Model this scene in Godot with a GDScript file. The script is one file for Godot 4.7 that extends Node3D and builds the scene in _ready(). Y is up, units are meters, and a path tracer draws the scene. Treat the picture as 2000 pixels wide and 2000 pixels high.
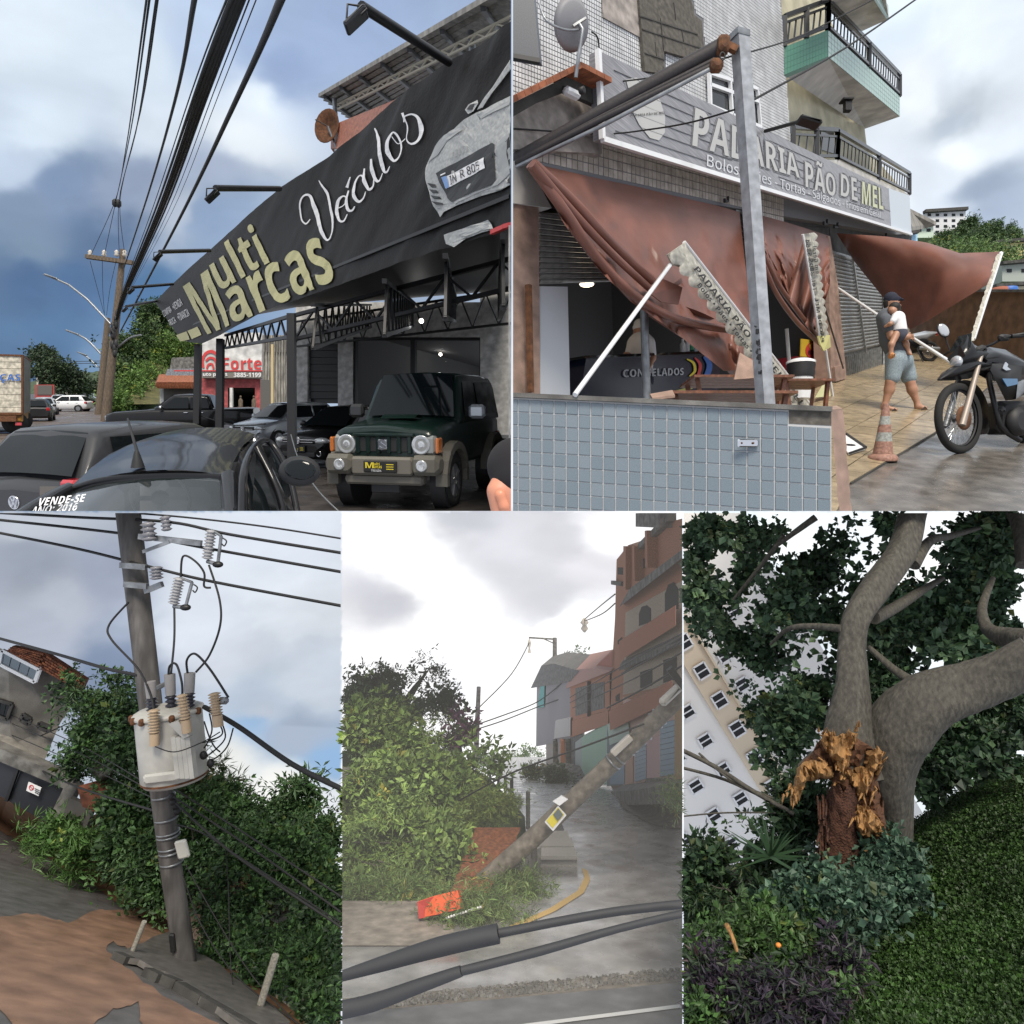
extends Node3D
# Five places side by side: a car lot under a storm sky, a bakery with a torn awning, a pole with a
# transformer, a leaning pole on a hill street, and a broken tree. y is up, metres.
const K := 1400.0
var ox := 0.0
var oy := 0.0
var eye_h := 1.85
var vh := 765.0
var clips: Array = []  # the side planes of the plot being built
var T := Transform3D()
var rng := RandomNumberGenerator.new()
var names := {}
var org := {}
var M := {}
var nz := FastNoiseLite.new()
var sgn := 1
class G:
	var v := PackedVector3Array()
	var s := PackedInt32Array()

func _ready() -> void:
	rng.seed = 7
	nz.seed = 3
	nz.frequency = 1.0
	var cam := Camera3D.new()
	cam.name = "camera"
	cam.fov = rad_to_deg(2.0 * atan(1000.0 / K))
	cam.near = 0.05
	cam.far = 4000.0
	add_child(cam)
	cam.current = true
	var env := Environment.new()
	env.background_mode = Environment.BG_SKY
	env.tonemap_mode = Environment.TONE_MAPPER_LINEAR
	env.tonemap_exposure = 1.14
	env.sdfgi_enabled = true
	env.ssao_enabled = true
	env.ssil_enabled = true
	env.sky_rotation = V(deg_to_rad(-27.0), 0, 0)
	env.sky = make_sky(deg_to_rad(-27.0))
	env.background_energy_multiplier = 1.0
	var we := WorldEnvironment.new()
	we.environment = env
	we.name = "world_environment"
	add_child(we)
	var sun := DirectionalLight3D.new()
	sun.name = "sun"
	sun.light_energy = 1.2
	sun.light_color = Color(1.0, 0.96, 0.9)
	sun.light_angular_distance = 22.0
	sun.shadow_enabled = true
	sun.transform = Transform3D().looking_at(V(-0.12, -1.1, -0.8), Vector3.UP)
	add_child(sun)
	materials()
	build_all()
# ---------------------------------------------------------------- sky

func sky_points() -> Array:
	return [
	[0, 60,60,203,216,228],[0,250,100,200,214,228],[0,450,60,168,186,212],[0,560,70,140,160,192],[0,700,30,140,160,194],[0,600,130,130,150,184],[0,530,180,208,219,230],
	[0,480,250,216,224,232],[0,300,250,202,214,227],[0,100,250,200,214,228],[0,50,320,175,190,210],[0,130,355,116,137,168],[0,250,385,138,153,180],[0,60,420,116,135,162],[0,400,330,158,172,196],
	[0,330,430,172,184,202],[0,420,430,128,150,180],[0,200,480,92,116,150],[0,60,495,118,140,166],[0,60,560,80,108,146],[0,150,560,80,110,150],[0,300,560,78,114,155],[0,100,650,86,119,158],[0,200,720,112,143,178],[0,20,680,90,122,160],
	[0,920,980,222,226,232],
	[1,1740,60,208,223,238],[1,1900,100,224,236,246],[1,1800,200,226,234,242],[1,1950,250,217,228,240],[1,1840,224,176,190,206],[1,1850,330,205,216,229],[1,1950,375,140,156,180],[1,1880,290,228,236,243],[1,1970,425,150,166,190],[1,1900,440,218,228,238],[1,1020,980,226,229,234],[1,1700,400,226,232,240],
	[2,60,1035,168,178,194],[2,60,1100,134,147,170],[2,190,1140,136,150,178],[2,120,1200,160,170,190],[2,400,1100,192,202,216],[2,550,1050,186,197,214],[2,600,1200,196,206,219],[2,400,1250,186,197,214],[2,225,1300,104,126,164],[2,100,1240,152,163,185],
	[2,500,1400,166,180,200],[2,575,1440,136,155,184],[2,650,1500,104,158,216],[2,490,1425,120,165,215],[2,450,1520,208,210,206],[2,560,1560,218,218,212],[2,640,1585,205,210,218],[2,600,1330,176,190,208],[2,420,1450,196,204,212],
	[3,700,1040,215,215,223],[3,760,1085,252,252,252],[3,900,1020,172,175,186],[3,1000,1090,190,192,201],[3,1100,1020,183,184,193],[3,1200,1030,228,228,231],[3,720,1175,188,190,201],[3,850,1200,248,248,249],[3,1050,1180,192,193,203],[3,1100,1245,247,248,248],
	[3,950,1300,252,252,252],[3,720,1275,228,228,231],[3,930,1320,214,215,222],[3,900,1430,251,249,245],[3,1000,1460,246,241,236],[3,1150,1100,204,204,212],[3,800,1140,240,240,242],
	[4,1400,1020,214,228,238],[4,1800,1100,243,247,250],[4,1550,1050,232,241,246],[4,1900,1200,224,234,240],[4,1400,1150,205,220,230]]

func make_sky(turn: float) -> Sky:
	var W := 3072
	var H := 1536
	var by := [[], [], [], [], []]
	for p in sky_points():
		by[p[0]].append(p)
	var n := FastNoiseLite.new()
	n.seed = 11
	n.frequency = 0.9
	n.fractal_octaves = 6
	n.fractal_gain = 0.55
	n.noise_type = FastNoiseLite.TYPE_SIMPLEX_SMOOTH
	var R := Basis(Vector3.RIGHT, turn)
	var base := V(218, 225, 234)
	var im := Image.create(768, 384, false, Image.FORMAT_RGB8)
	im.fill(Color8(218, 225, 234))
	for pass_no in 2:
		var w := W if pass_no else 768
		var h := H if pass_no else 384
		if pass_no:
			im.resize(W, H, Image.INTERPOLATE_BILINEAR)
		for j in h / 2:
			var el: float = PI * 0.5 - (j + 0.5) / h * PI
			for i in w:
				var az: float = (i + 0.5) / w * TAU
				if pass_no and az > 1.1 and az < TAU - 1.1:
					continue
				var d := R * V(sin(az) * cos(el), sin(el), -cos(az) * cos(el))
				var u := 1e6
				var t := 1e6
				if d.z < -0.15:
					u = 1000.0 + K * d.x / -d.z
					t = 1000.0 - K * d.y / -d.z
				var off := maxf(maxf(-u, u - 2000.0), maxf(-t, t - 2000.0))
				var inside := 1.0 - smoothstep(0.0, 500.0, off)
				if pass_no and (off > 20.0 or (t < 1000.0 and (t > 830.0 or u > 960.0 and u < 1640.0)) or t > 1660.0 or u > 1334.0 and t > 1450.0):
					continue
				var cl := n.get_noise_3d(d.x * 3.0 + n.get_noise_3d(d.x, d.y * 2.0, d.z) * 0.8, d.y * 5.0, d.z * 3.0)
				var c := base
				var gain := 1.0
				if inside > 0.0:
					var k := (0 if u < 1000.0 else 1) if t < 1000.0 else (2 if u < 667.0 else (3 if u < 1334.0 else 4))
					gain = [1.03, 1.03, 1.07, 1.1, 1.06][k]
					var uu := u + cl * 90.0
					var ww := t + n.get_noise_3d(d.x * 4.0 + 9.0, d.y * 6.0, d.z * 4.0) * 70.0
					var sum := Vector3.ZERO
					var tot := 0.0
					for p in by[k]:
						var dx: float = uu - p[1]
						var dy: float = (ww - p[2]) * 1.25
						var q2 := dx * dx + dy * dy + 300.0
						var wt := 1.0 / (q2 * q2)
						sum += V(p[3], p[4], p[5]) * wt
						tot += wt
					c = sum / tot
					var gy := (c.x + c.y + c.z) / 3.0
					c = base.lerp(c.lerp(V(gy, gy, gy), [0.1, 0.2, 0.4, 0.3, 0.2][k]), inside)
				var f := (1.0 + cl * 0.14) * lerpf(1.0, gain, inside)
				im.set_pixel(i, j, Color8(clampi(int(c.x * f), 0, 255), clampi(int(c.y * f), 0, 255), clampi(int(c.z * f), 0, 255)))
	var pm := PanoramaSkyMaterial.new()
	pm.panorama = ImageTexture.create_from_image(im)
	var s := Sky.new()
	s.sky_material = pm
	return s
# ---------------------------------------------------------------- placing

func P(u: float, v: float, d: float) -> Vector3:
	return V((u - 1000.0) / K * d, (1000.0 - v) / K * d, -d)

func q(x: float, y: float, d: float) -> Vector3:
	return P(ox + x * 0.5176, oy + y * 0.5176, d)

func ground_depth(y: float) -> float:
	return K * eye_h / maxf(oy + y * 0.5176 - vh, 0.5)

func gq(x: float, y: float) -> Vector3:
	return q(x, y, ground_depth(y))

func ground_at(X: float, D: float) -> Vector3:
	return V(X, (1000.0 - vh) / K * D - eye_h, -D)

func ray(x: float, y: float, n: Vector3, k := 1.0) -> Vector3:
	var d := q(x, y, 1.0)
	return d * (k / n.dot(d))

func add_u(u: float, keep: int) -> void:
	var n := V(K, 0, -(1000.0 - u))
	clips.append(Plane(n if keep < 0 else -n, 0.0))

func add_v(v: float, keep: int) -> void:
	var n := V(0, -K, -(1000.0 - v))
	clips.append(Plane(n if keep < 0 else -n, 0.0))

func out_by(p: Vector3) -> float:
	var w := -1e9
	for pl in clips:
		w = maxf(w, pl.normal.dot(p) / pl.normal.length())
	return w
# ---------------------------------------------------------------- geometry

func tri(g: G, a: Vector3, b: Vector3, c: Vector3, sg := 0) -> void:
	g.v.append(T * a); g.v.append(T * b); g.v.append(T * c)
	g.s.append(sg)

func quad(g: G, a: Vector3, b: Vector3, c: Vector3, d: Vector3, sg := 0) -> void:
	tri(g, a, b, c, sg)
	tri(g, a, c, d, sg)

func new_sg() -> int:
	sgn += 1
	return sgn

func box(g: G, c: Vector3, s: Vector3, b := Basis()) -> void:
	var h := s * 0.5
	var p := []
	for i in 8:
		p.append(c + b * V(h.x if i & 1 else -h.x, h.y if i & 2 else -h.y, h.z if i & 4 else -h.z))
	for f in [[4, 6, 7, 5], [1, 3, 2, 0], [0, 2, 6, 4], [5, 7, 3, 1], [2, 3, 7, 6], [0, 4, 5, 1]]:
		quad(g, p[f[0]], p[f[1]], p[f[2]], p[f[3]])

func rbox(g: G, c: Vector3, s: Vector3, r: float, b := Basis()) -> void:
	var h := s * 0.5
	var loops := []
	for k in [[-h.z, r], [-h.z + r, 0.0], [h.z - r, 0.0], [h.z, r]]:
		var i: float = k[1]
		var x := h.x - i
		var y := h.y - i
		loops.append([V(-x + r, -y, k[0]), V(x - r, -y, k[0]), V(x, -y + r, k[0]), V(x, y - r, k[0]), V(x - r, y, k[0]), V(-x + r, y, k[0]), V(-x, y - r, k[0]), V(-x, -y + r, k[0])])
	for l in loops:
		for i in l.size():
			l[i] = c + b * l[i]
	loft(g, loops, false, true)

func loft(g: G, loops: Array, smooth := true, caps := true, closed := true) -> void:
	var sg := new_sg() if smooth else 0
	for k in loops.size() - 1:
		var a: Array = loops[k]
		var b: Array = loops[k + 1]
		var n := a.size()
		for i in (n if closed else n - 1):
			var j := (i + 1) % n
			quad(g, a[i], a[j], b[j], b[i], sg)
	if caps:
		var f: Array = loops[0]
		for i in range(1, f.size() - 1):
			tri(g, f[0], f[i + 1], f[i])
		f = loops[-1]
		for i in range(1, f.size() - 1):
			tri(g, f[0], f[i], f[i + 1])

func ring(c: Vector3, x: Vector3, y: Vector3, n: int) -> Array:
	var l := []
	for i in n:
		var a := TAU * i / n
		l.append(c + x * cos(a) + y * sin(a))
	return l

func tube(g: G, pts: Array, r, sides := 8, caps := true) -> void:
	var loops := []
	var up := Vector3.UP
	var n := pts.size()
	for i in n:
		var d: Vector3 = pts[mini(i + 1, n - 1)] - pts[maxi(i - 1, 0)]
		d = d.normalized()
		var x := d.cross(up)
		if x.length() < 0.05:
			x = d.cross(Vector3.RIGHT)
		x = x.normalized()
		var y := x.cross(d).normalized()
		up = y
		var rr: float = r[i] if r is Array else r
		loops.append(ring(pts[i], x * rr, y * -rr, sides))
	loft(g, loops, true, caps)

func lathe(g: G, o: Vector3, axis: Vector3, prof: Array, sides := 20) -> void:
	var z := axis.normalized()
	var x := z.cross(Vector3.UP if absf(z.y) < 0.9 else Vector3.RIGHT).normalized()
	var y := z.cross(x)
	var loops := []
	for p in prof:
		loops.append(ring(o + z * p[1], x * p[0], y * p[0], sides))
	loft(g, loops, true, true)

func ball(g: G, c: Vector3, r: Vector3, b := Basis(), n := 12) -> void:
	var loops := []
	for k in range(0, n + 1):
		var a := PI * (clampf(float(k), 0.02, n - 0.02) / n) - PI * 0.5
		var l := []
		for i in n * 2:
			var t := TAU * i / (n * 2)
			l.append(c + b * (V(cos(t) * cos(a), sin(a), sin(t) * cos(a)) * r))
		loops.append(l)
	loft(g, loops, true, true)

func bar(g: G, a: Vector3, b: Vector3, w: float, h := -1.0, up := Vector3.UP) -> void:
	if h < 0.0:
		h = w
	var z := (b - a).normalized()
	var x := up.cross(z)
	if x.length() < 0.02:
		x = Vector3.RIGHT.cross(z)
	x = x.normalized()
	var y := z.cross(x)
	box(g, (a + b) * 0.5, V(w, h, a.distance_to(b)), Basis(x, y, z))

func poly(g: G, pts: Array, ext := Vector3.ZERO) -> void:
	var n := Vector3.ZERO
	for i in pts.size():
		n += (pts[i] - pts[0]).cross(pts[(i + 1) % pts.size()] - pts[0])
	n = n.normalized()
	var x: Vector3 = (pts[1] - pts[0]).normalized()
	var y := n.cross(x)
	var f := PackedVector2Array()
	for p in pts:
		f.append(Vector2((p - pts[0]).dot(x), (p - pts[0]).dot(y)))
	var t := Geometry2D.triangulate_polygon(f)
	for i in range(0, t.size(), 3):
		tri(g, pts[t[i]], pts[t[i + 1]], pts[t[i + 2]])
		if ext != Vector3.ZERO:
			tri(g, pts[t[i]] + ext, pts[t[i + 2]] + ext, pts[t[i + 1]] + ext)
	if ext != Vector3.ZERO:
		for i in pts.size():
			var j := (i + 1) % pts.size()
			quad(g, pts[i], pts[j], pts[j] + ext, pts[i] + ext)

func sheet(g: G, nu: int, nv: int, f: Callable, smooth := true) -> void:
	var sg := new_sg() if smooth else 0
	var prev := []
	for i in nu + 1:
		var row := []
		for j in nv + 1:
			row.append(f.call(float(i) / nu, float(j) / nv))
		if i > 0:
			for j in nv:
				quad(g, prev[j], row[j], row[j + 1], prev[j + 1], sg)
		prev = row

func curve(pts: Array, n: int) -> Array:
	var o := []
	for i in pts.size() - 1:
		var a: Vector3 = pts[maxi(i - 1, 0)]
		var b: Vector3 = pts[i]
		var c: Vector3 = pts[i + 1]
		var d: Vector3 = pts[mini(i + 2, pts.size() - 1)]
		for k in n:
			o.append(b.cubic_interpolate(c, a, d, float(k) / n))
	o.append(pts[-1])
	return o

func wire(g: G, pts: Array, r: float, n := 6, sides := 5) -> void:
	var w := []
	for p in pts:
		w.append(q(p[0], p[1], p[2]))
	tube(g, curve(w, n) if pts.size() > 2 else w, r, sides)

func text(g: G, words: String, f: Callable, font := "Droid Sans", weight := 700, most := 0.0) -> void:
	var tm := TextMesh.new()
	var sf := SystemFont.new()
	sf.font_names = PackedStringArray([font])
	sf.font_weight = weight
	tm.font = sf
	tm.font_size = 48
	tm.depth = 0.0
	tm.curve_step = 2.0
	tm.text = words
	var a := tm.get_mesh_arrays()
	var vs: PackedVector3Array = a[Mesh.ARRAY_VERTEX]
	var ns: PackedVector3Array = a[Mesh.ARRAY_NORMAL]
	var ix: PackedInt32Array = a[Mesh.ARRAY_INDEX] if a[Mesh.ARRAY_INDEX] != null else PackedInt32Array(range(vs.size()))
	if vs.is_empty():
		return
	var lo := Vector2(1e9, 1e9)
	var hi := Vector2(-1e9, -1e9)
	for p in vs:
		lo = lo.min(Vector2(p.x, p.y))
		hi = hi.max(Vector2(p.x, p.y))
	var sz := (hi - lo).max(Vector2(1e-5, 1e-5))
	for i in range(0, ix.size(), 3):
		if ns[ix[i]].z < 0.5:
			continue
		var t := []
		for k in 3:
			var p := vs[ix[i + k]]
			t.append(Vector2((p.x - lo.x) / sz.x, (p.y - lo.y) / sz.y))
		flat_tri(g, t, f, most, 0)

func flat_tri(g: G, t: Array, f: Callable, most: float, depth: int) -> void:
	if most > 0.0 and depth < 4:
		var e := maxf(t[0].distance_to(t[1]), maxf(t[1].distance_to(t[2]), t[2].distance_to(t[0])))
		if e > most:
			var a: Vector2 = (t[0] + t[1]) * 0.5
			var b: Vector2 = (t[1] + t[2]) * 0.5
			var c: Vector2 = (t[2] + t[0]) * 0.5
			for n in [[t[0], a, c], [a, t[1], b], [c, b, t[2]], [a, b, c]]:
				flat_tri(g, n, f, most, depth + 1)
			return
	tri(g, f.call(t[0].x, t[0].y), f.call(t[1].x, t[1].y), f.call(t[2].x, t[2].y))

func on_quad(a: Vector3, b: Vector3, c: Vector3, d: Vector3, lift := 0.004) -> Callable:
	var n := (b - a).cross(d - a).normalized()
	if n.dot(a) > 0.0:
		n = -n
	n *= lift
	return func(s: float, t: float) -> Vector3: return a.lerp(b, s).lerp(d.lerp(c, s), t) + n
# ---------------------------------------------------------------- nodes

func numbered(called: String) -> String:
	if not names.has(called):
		names[called] = 0
		return called
	names[called] += 1
	return "%s_%03d" % [called, names[called]]

func tag(o: Node, label: String, category: String, group := "", kind := "") -> Node:
	if label != "":
		o.set_meta("label", label)
	if category != "":
		o.set_meta("category", category)
	if group != "":
		o.set_meta("group", group)
	if kind != "":
		o.set_meta("kind", kind)
	return o

func thing(called: String, label: String, category: String, at: Vector3, group := "") -> Node3D:
	var o := Node3D.new()
	o.name = numbered(called)
	add_child(o)
	o.position = at
	org[o] = at
	return tag(o, label, category, group)

func clip_soup(g: G) -> void:
	if clips.is_empty() or g.v.is_empty():
		return
	var lo := g.v[0]
	var hi := g.v[0]
	for p in g.v:
		lo = lo.min(p)
		hi = hi.max(p)
	for pl in clips:
		var n: Vector3 = pl.normal
		var worst := V(hi.x if n.x > 0 else lo.x, hi.y if n.y > 0 else lo.y, hi.z if n.z > 0 else lo.z)
		if n.dot(worst) <= 0.0:
			continue
		var v := PackedVector3Array()
		var s := PackedInt32Array()
		for i in g.s.size():
			var p := [g.v[i * 3], g.v[i * 3 + 1], g.v[i * 3 + 2]]
			var d := [n.dot(p[0]), n.dot(p[1]), n.dot(p[2])]
			if d[0] <= 0.0 and d[1] <= 0.0 and d[2] <= 0.0:
				v.append_array(PackedVector3Array(p))
				s.append(g.s[i])
				continue
			if d[0] > 0.0 and d[1] > 0.0 and d[2] > 0.0:
				continue
			var o := []
			for k in 3:
				var m := (k + 1) % 3
				if d[k] <= 0.0:
					o.append(p[k])
				if (d[k] <= 0.0) != (d[m] <= 0.0):
					o.append(p[k].lerp(p[m], d[k] / (d[k] - d[m])))
			for k in range(1, o.size() - 1):
				v.append(o[0]); v.append(o[k]); v.append(o[k + 1])
				s.append(g.s[i])
		g.v = v
		g.s = s

func to_mesh(g: G, o: Vector3) -> ArrayMesh:
	var st := SurfaceTool.new()
	st.begin(Mesh.PRIMITIVE_TRIANGLES)
	var last := -2
	for i in g.s.size():
		var want := g.s[i] if g.s[i] > 0 else -1
		if want != last:
			st.set_smooth_group(want)
			last = want
		for k in 3:
			st.add_vertex(g.v[i * 3 + k] - o)
	st.generate_normals()
	return st.commit()

func obj(called: String, g: G, m: Material, parent: Node3D = null) -> MeshInstance3D:
	clip_soup(g)
	var o := MeshInstance3D.new()
	if g.v.is_empty():
		o.name = called
		org[o] = Vector3.ZERO
		return o
	var at := Vector3.ZERO
	if parent == null:
		var lo := g.v[0]
		var hi := g.v[0]
		for p in g.v:
			lo = lo.min(p)
			hi = hi.max(p)
		at = V((lo.x + hi.x) * 0.5, lo.y, (lo.z + hi.z) * 0.5)
		o.position = at
		o.name = numbered(called)
		add_child(o)
	else:
		at = org[parent]
		o.name = called
		parent.add_child(o, true)
	org[o] = at
	o.mesh = to_mesh(g, at)
	g.v = PackedVector3Array()
	g.s = PackedInt32Array()
	o.material_override = m
	return o

func struct(called: String, g: G, m: Material) -> MeshInstance3D:
	var o := obj(called, g, m)
	o.set_meta("kind", "structure")
	return o

func one(called: String, g: G, m: Material, label: String, category: String, group := "") -> MeshInstance3D:
	var o := obj(called, g, m)
	tag(o, label, category, group)
	return o

func figure(g: G, bones: Array, cell: float, k: float) -> void:
	var f := {}
	for b in bones:
		var r := maxf(b[2], b[3]) + cell * 3.0
		var lo := Vector3i(((b[0] as Vector3).min(b[1]) - Vector3.ONE * r) / cell) - Vector3i.ONE
		var hi := Vector3i(((b[0] as Vector3).max(b[1]) + Vector3.ONE * r) / cell) + Vector3i.ONE
		for i in range(lo.x, hi.x + 1):
			for j in range(lo.y, hi.y + 1):
				for l in range(lo.z, hi.z + 1):
					var key := Vector3i(i, j, l)
					if f.has(key):
						continue
					var p := Vector3(key) * cell
					if absf(limb(p, b)) > cell * 3.0:
						continue
					var d := 1e9
					for c in bones:
						var e := limb(p, c)
						var h := maxf(k - absf(d - e), 0.0) / k
						d = minf(d, e) - h * h * k * 0.25
					f[key] = d
	var vx := {}
	for key in f:
		var neg := 0
		var sum := Vector3.ZERO
		var n := 0
		var ok := true
		for c in 8:
			if not f.has(key + Vector3i(c & 1, (c >> 1) & 1, c >> 2)):
				ok = false
				break
		if not ok:
			continue
		for c in 8:
			var ca := Vector3i(c & 1, (c >> 1) & 1, c >> 2)
			var da: float = f[key + ca]
			if da < 0.0:
				neg += 1
			for ax in 3:
				if (c >> ax) & 1:
					continue
				var cb := ca
				cb[ax] = 1
				var db: float = f[key + cb]
				if (da < 0.0) != (db < 0.0):
					sum += Vector3(ca).lerp(Vector3(cb), da / (da - db))
					n += 1
		if n > 0:
			vx[key] = (Vector3(key) + sum / n) * cell
	var sg := new_sg()
	for key in f:
		for ax in 3:
			var st := Vector3i.ZERO
			st[ax] = 1
			if not f.has(key + st):
				continue
			var a: float = f[key]
			var b: float = f[key + st]
			if (a < 0.0) == (b < 0.0):
				continue
			var u := Vector3i.ZERO
			u[(ax + 1) % 3] = 1
			var w := Vector3i.ZERO
			w[(ax + 2) % 3] = 1
			if vx.has(key) and vx.has(key - u) and vx.has(key - w) and vx.has(key - u - w):
				if a < 0.0:
					quad(g, vx[key], vx[key - w], vx[key - u - w], vx[key - u], sg)
				else:
					quad(g, vx[key], vx[key - u], vx[key - u - w], vx[key - w], sg)

func limb(p: Vector3, b: Array) -> float:
	var ab: Vector3 = b[1] - b[0]
	var t := clampf((p - b[0]).dot(ab) / maxf(ab.length_squared(), 1e-9), 0.0, 1.0)
	return p.distance_to((b[0] as Vector3) + ab * t) - lerpf(b[2], b[3], t)
# ---------------------------------------------------------------- leaves

func leaf_mesh(kind: int) -> ArrayMesh:
	var g := G.new()
	var keep := T
	T = Transform3D()
	var r := RandomNumberGenerator.new()
	r.seed = 100 + kind
	var count: int = [7, 6, 9, 5][kind]
	for i in count:
		var d := V(r.randf_range(-1, 1), r.randf_range(-0.7, 1), r.randf_range(-1, 1)).normalized()
		var o := d * r.randf_range(0.05, 0.3)
		var L: float = [0.55, 0.8, 0.75, 0.6][kind] * r.randf_range(0.8, 1.2)
		var wd: float = L * [0.26, 0.14, 0.05, 0.42][kind]
		var side := d.cross(V(r.randf_range(-1, 1), r.randf_range(-1, 1), r.randf_range(-1, 1))).normalized() * wd
		var nn := d.cross(side).normalized() * wd * 0.35
		var tip := o + d * L + V(0, -0.12 * L, 0)
		var mid := o + d * L * 0.45
		quad(g, o, mid + side + nn, tip, mid)
		quad(g, o, mid, tip, mid - side + nn)
	T = keep
	return to_mesh(g, Vector3.ZERO)
var leaf_cache := {}

func crown(called: String, parent: Node3D, blobs: Array, count: int, size: float, m: Material, kind := 0, tints := [Color(1, 1, 1)], shell := 0.45, gap := -0.1) -> MultiMeshInstance3D:
	if not leaf_cache.has(kind):
		leaf_cache[kind] = leaf_mesh(kind)
	var vol := []
	var tot := 0.0
	for b in blobs:
		var r: Vector3 = b[1]
		tot += pow(r.x * r.y * r.z, 0.7)
		vol.append(tot)
	var xs := []
	var cs := []
	var at: Vector3 = org[parent] if parent else Vector3.ZERO
	for i in count:
		var z := rng.randf() * tot
		var k := 0
		while vol[k] < z:
			k += 1
		var d := V(rng.randfn(), rng.randfn(), rng.randfn()).normalized()
		var rr := pow(rng.randf(), shell)
		var p: Vector3 = blobs[k][0] + d * blobs[k][1] * rr
		p += V(rng.randfn(), rng.randfn(), rng.randfn()) * size * 0.9
		if nz.get_noise_3dv(p / size * 0.16 + V(3, 7, 0)) < gap:
			continue
		var s := size * rng.randf_range(0.5, 1.4)
		if out_by(p) > -s * 0.35:
			continue
		var b := Basis(V(rng.randf_range(-1, 1), rng.randf_range(-1, 1), rng.randf_range(-1, 1)).normalized(), rng.randf() * TAU).scaled(Vector3.ONE * s)
		xs.append(Transform3D(b, p - at))
		var tc: Color = tints[rng.randi() % tints.size()] * rng.randf_range(0.55, 1.4)
		cs.append(tc if rng.randf() > 0.03 else Color(tc.r * 1.8, tc.g * 1.15, tc.b * 0.8))
	return scatter(called, parent, leaf_cache[kind], xs, cs, m)

func scatter(called: String, parent: Node3D, mesh: Mesh, xs: Array, cs: Array, m: Material) -> MultiMeshInstance3D:
	var mm := MultiMesh.new()
	mm.transform_format = MultiMesh.TRANSFORM_3D
	mm.use_colors = not cs.is_empty()
	mm.mesh = mesh
	mm.instance_count = xs.size()
	for i in xs.size():
		mm.set_instance_transform(i, xs[i])
		if not cs.is_empty():
			mm.set_instance_color(i, cs[i])
	var o := MultiMeshInstance3D.new()
	o.multimesh = mm
	o.set_meta("kind", "stuff")
	o.material_override = m
	if parent:
		o.name = called
		parent.add_child(o, true)
		org[o] = org[parent]
	else:
		o.name = numbered(called)
		add_child(o)
		org[o] = Vector3.ZERO
	return o
# ---------------------------------------------------------------- materials

func ntex(freq: float, lo: float, hi: float, oct := 4, seed := 1, size := 512, kind := FastNoiseLite.TYPE_SIMPLEX_SMOOTH, mid := 0.5) -> NoiseTexture2D:
	var n := FastNoiseLite.new()
	n.seed = seed
	n.frequency = freq
	n.fractal_octaves = oct
	n.noise_type = kind
	var t := NoiseTexture2D.new()
	t.width = size
	t.height = size
	t.seamless = true
	t.noise = n
	var gr := Gradient.new()
	gr.offsets = PackedFloat32Array([0.0, mid, 1.0])
	gr.colors = PackedColorArray([Color(lo, lo, lo), Color((lo + hi) * 0.5, (lo + hi) * 0.5, (lo + hi) * 0.5), Color(hi, hi, hi)])
	t.color_ramp = gr
	return t

func mat(r: float, g: float, b: float, rough := 0.7, o := {}) -> StandardMaterial3D:
	var m := StandardMaterial3D.new()
	var c := Color(r, g, b).linear_to_srgb()
	c.a = o.get("alpha", 1.0)
	m.albedo_color = c
	m.roughness = rough
	m.metallic = o.get("metal", 0.0)
	m.metallic_specular = o.get("spec", 0.5)
	m.cull_mode = BaseMaterial3D.CULL_DISABLED
	if o.has("alpha"):
		m.transparency = BaseMaterial3D.TRANSPARENCY_ALPHA
	if o.has("tex"):
		m.albedo_texture = o.tex
		m.uv1_triplanar = true
		m.uv1_world_triplanar = true
		m.uv1_scale = Vector3.ONE * o.get("scale", 1.0) * (o.stretch if o.has("stretch") else Vector3.ONE)
	if o.has("rtex"):
		m.roughness_texture = o.rtex
		m.uv1_triplanar = true
		m.uv1_world_triplanar = true
		m.uv1_scale = Vector3.ONE * o.get("scale", 1.0)
	if o.has("detail"):
		m.detail_enabled = true
		m.detail_albedo = o.detail
		m.detail_blend_mode = BaseMaterial3D.BLEND_MODE_MUL
		m.detail_uv_layer = BaseMaterial3D.DETAIL_UV_2
		m.uv2_triplanar = true
		m.uv2_world_triplanar = true
		m.uv2_scale = Vector3.ONE * o.get("dscale", 0.2)
	if o.has("bump"):
		m.heightmap_enabled = true
		m.heightmap_texture = o.bump
		m.heightmap_scale = o.get("height", 0.5)
		m.uv1_triplanar = true
		m.uv1_world_triplanar = true
		m.uv1_scale = Vector3.ONE * o.get("scale", 1.0) * (o.stretch if o.has("stretch") else Vector3.ONE)
	if o.has("coat"):
		m.clearcoat_enabled = true
		m.clearcoat = o.coat
		m.clearcoat_roughness = 0.06
	if o.has("back"):
		m.backlight_enabled = true
		m.backlight = Color(o.back, o.back, o.back)
	if o.get("vc", false):
		m.vertex_color_use_as_albedo = true
	if o.has("glow"):
		m.emission_enabled = true
		m.emission = Color(1, 0.95, 0.88)
		m.emission_energy_multiplier = o.glow
	if o.has("rim"):
		m.rim_enabled = true
		m.rim = o.rim
	return m

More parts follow.
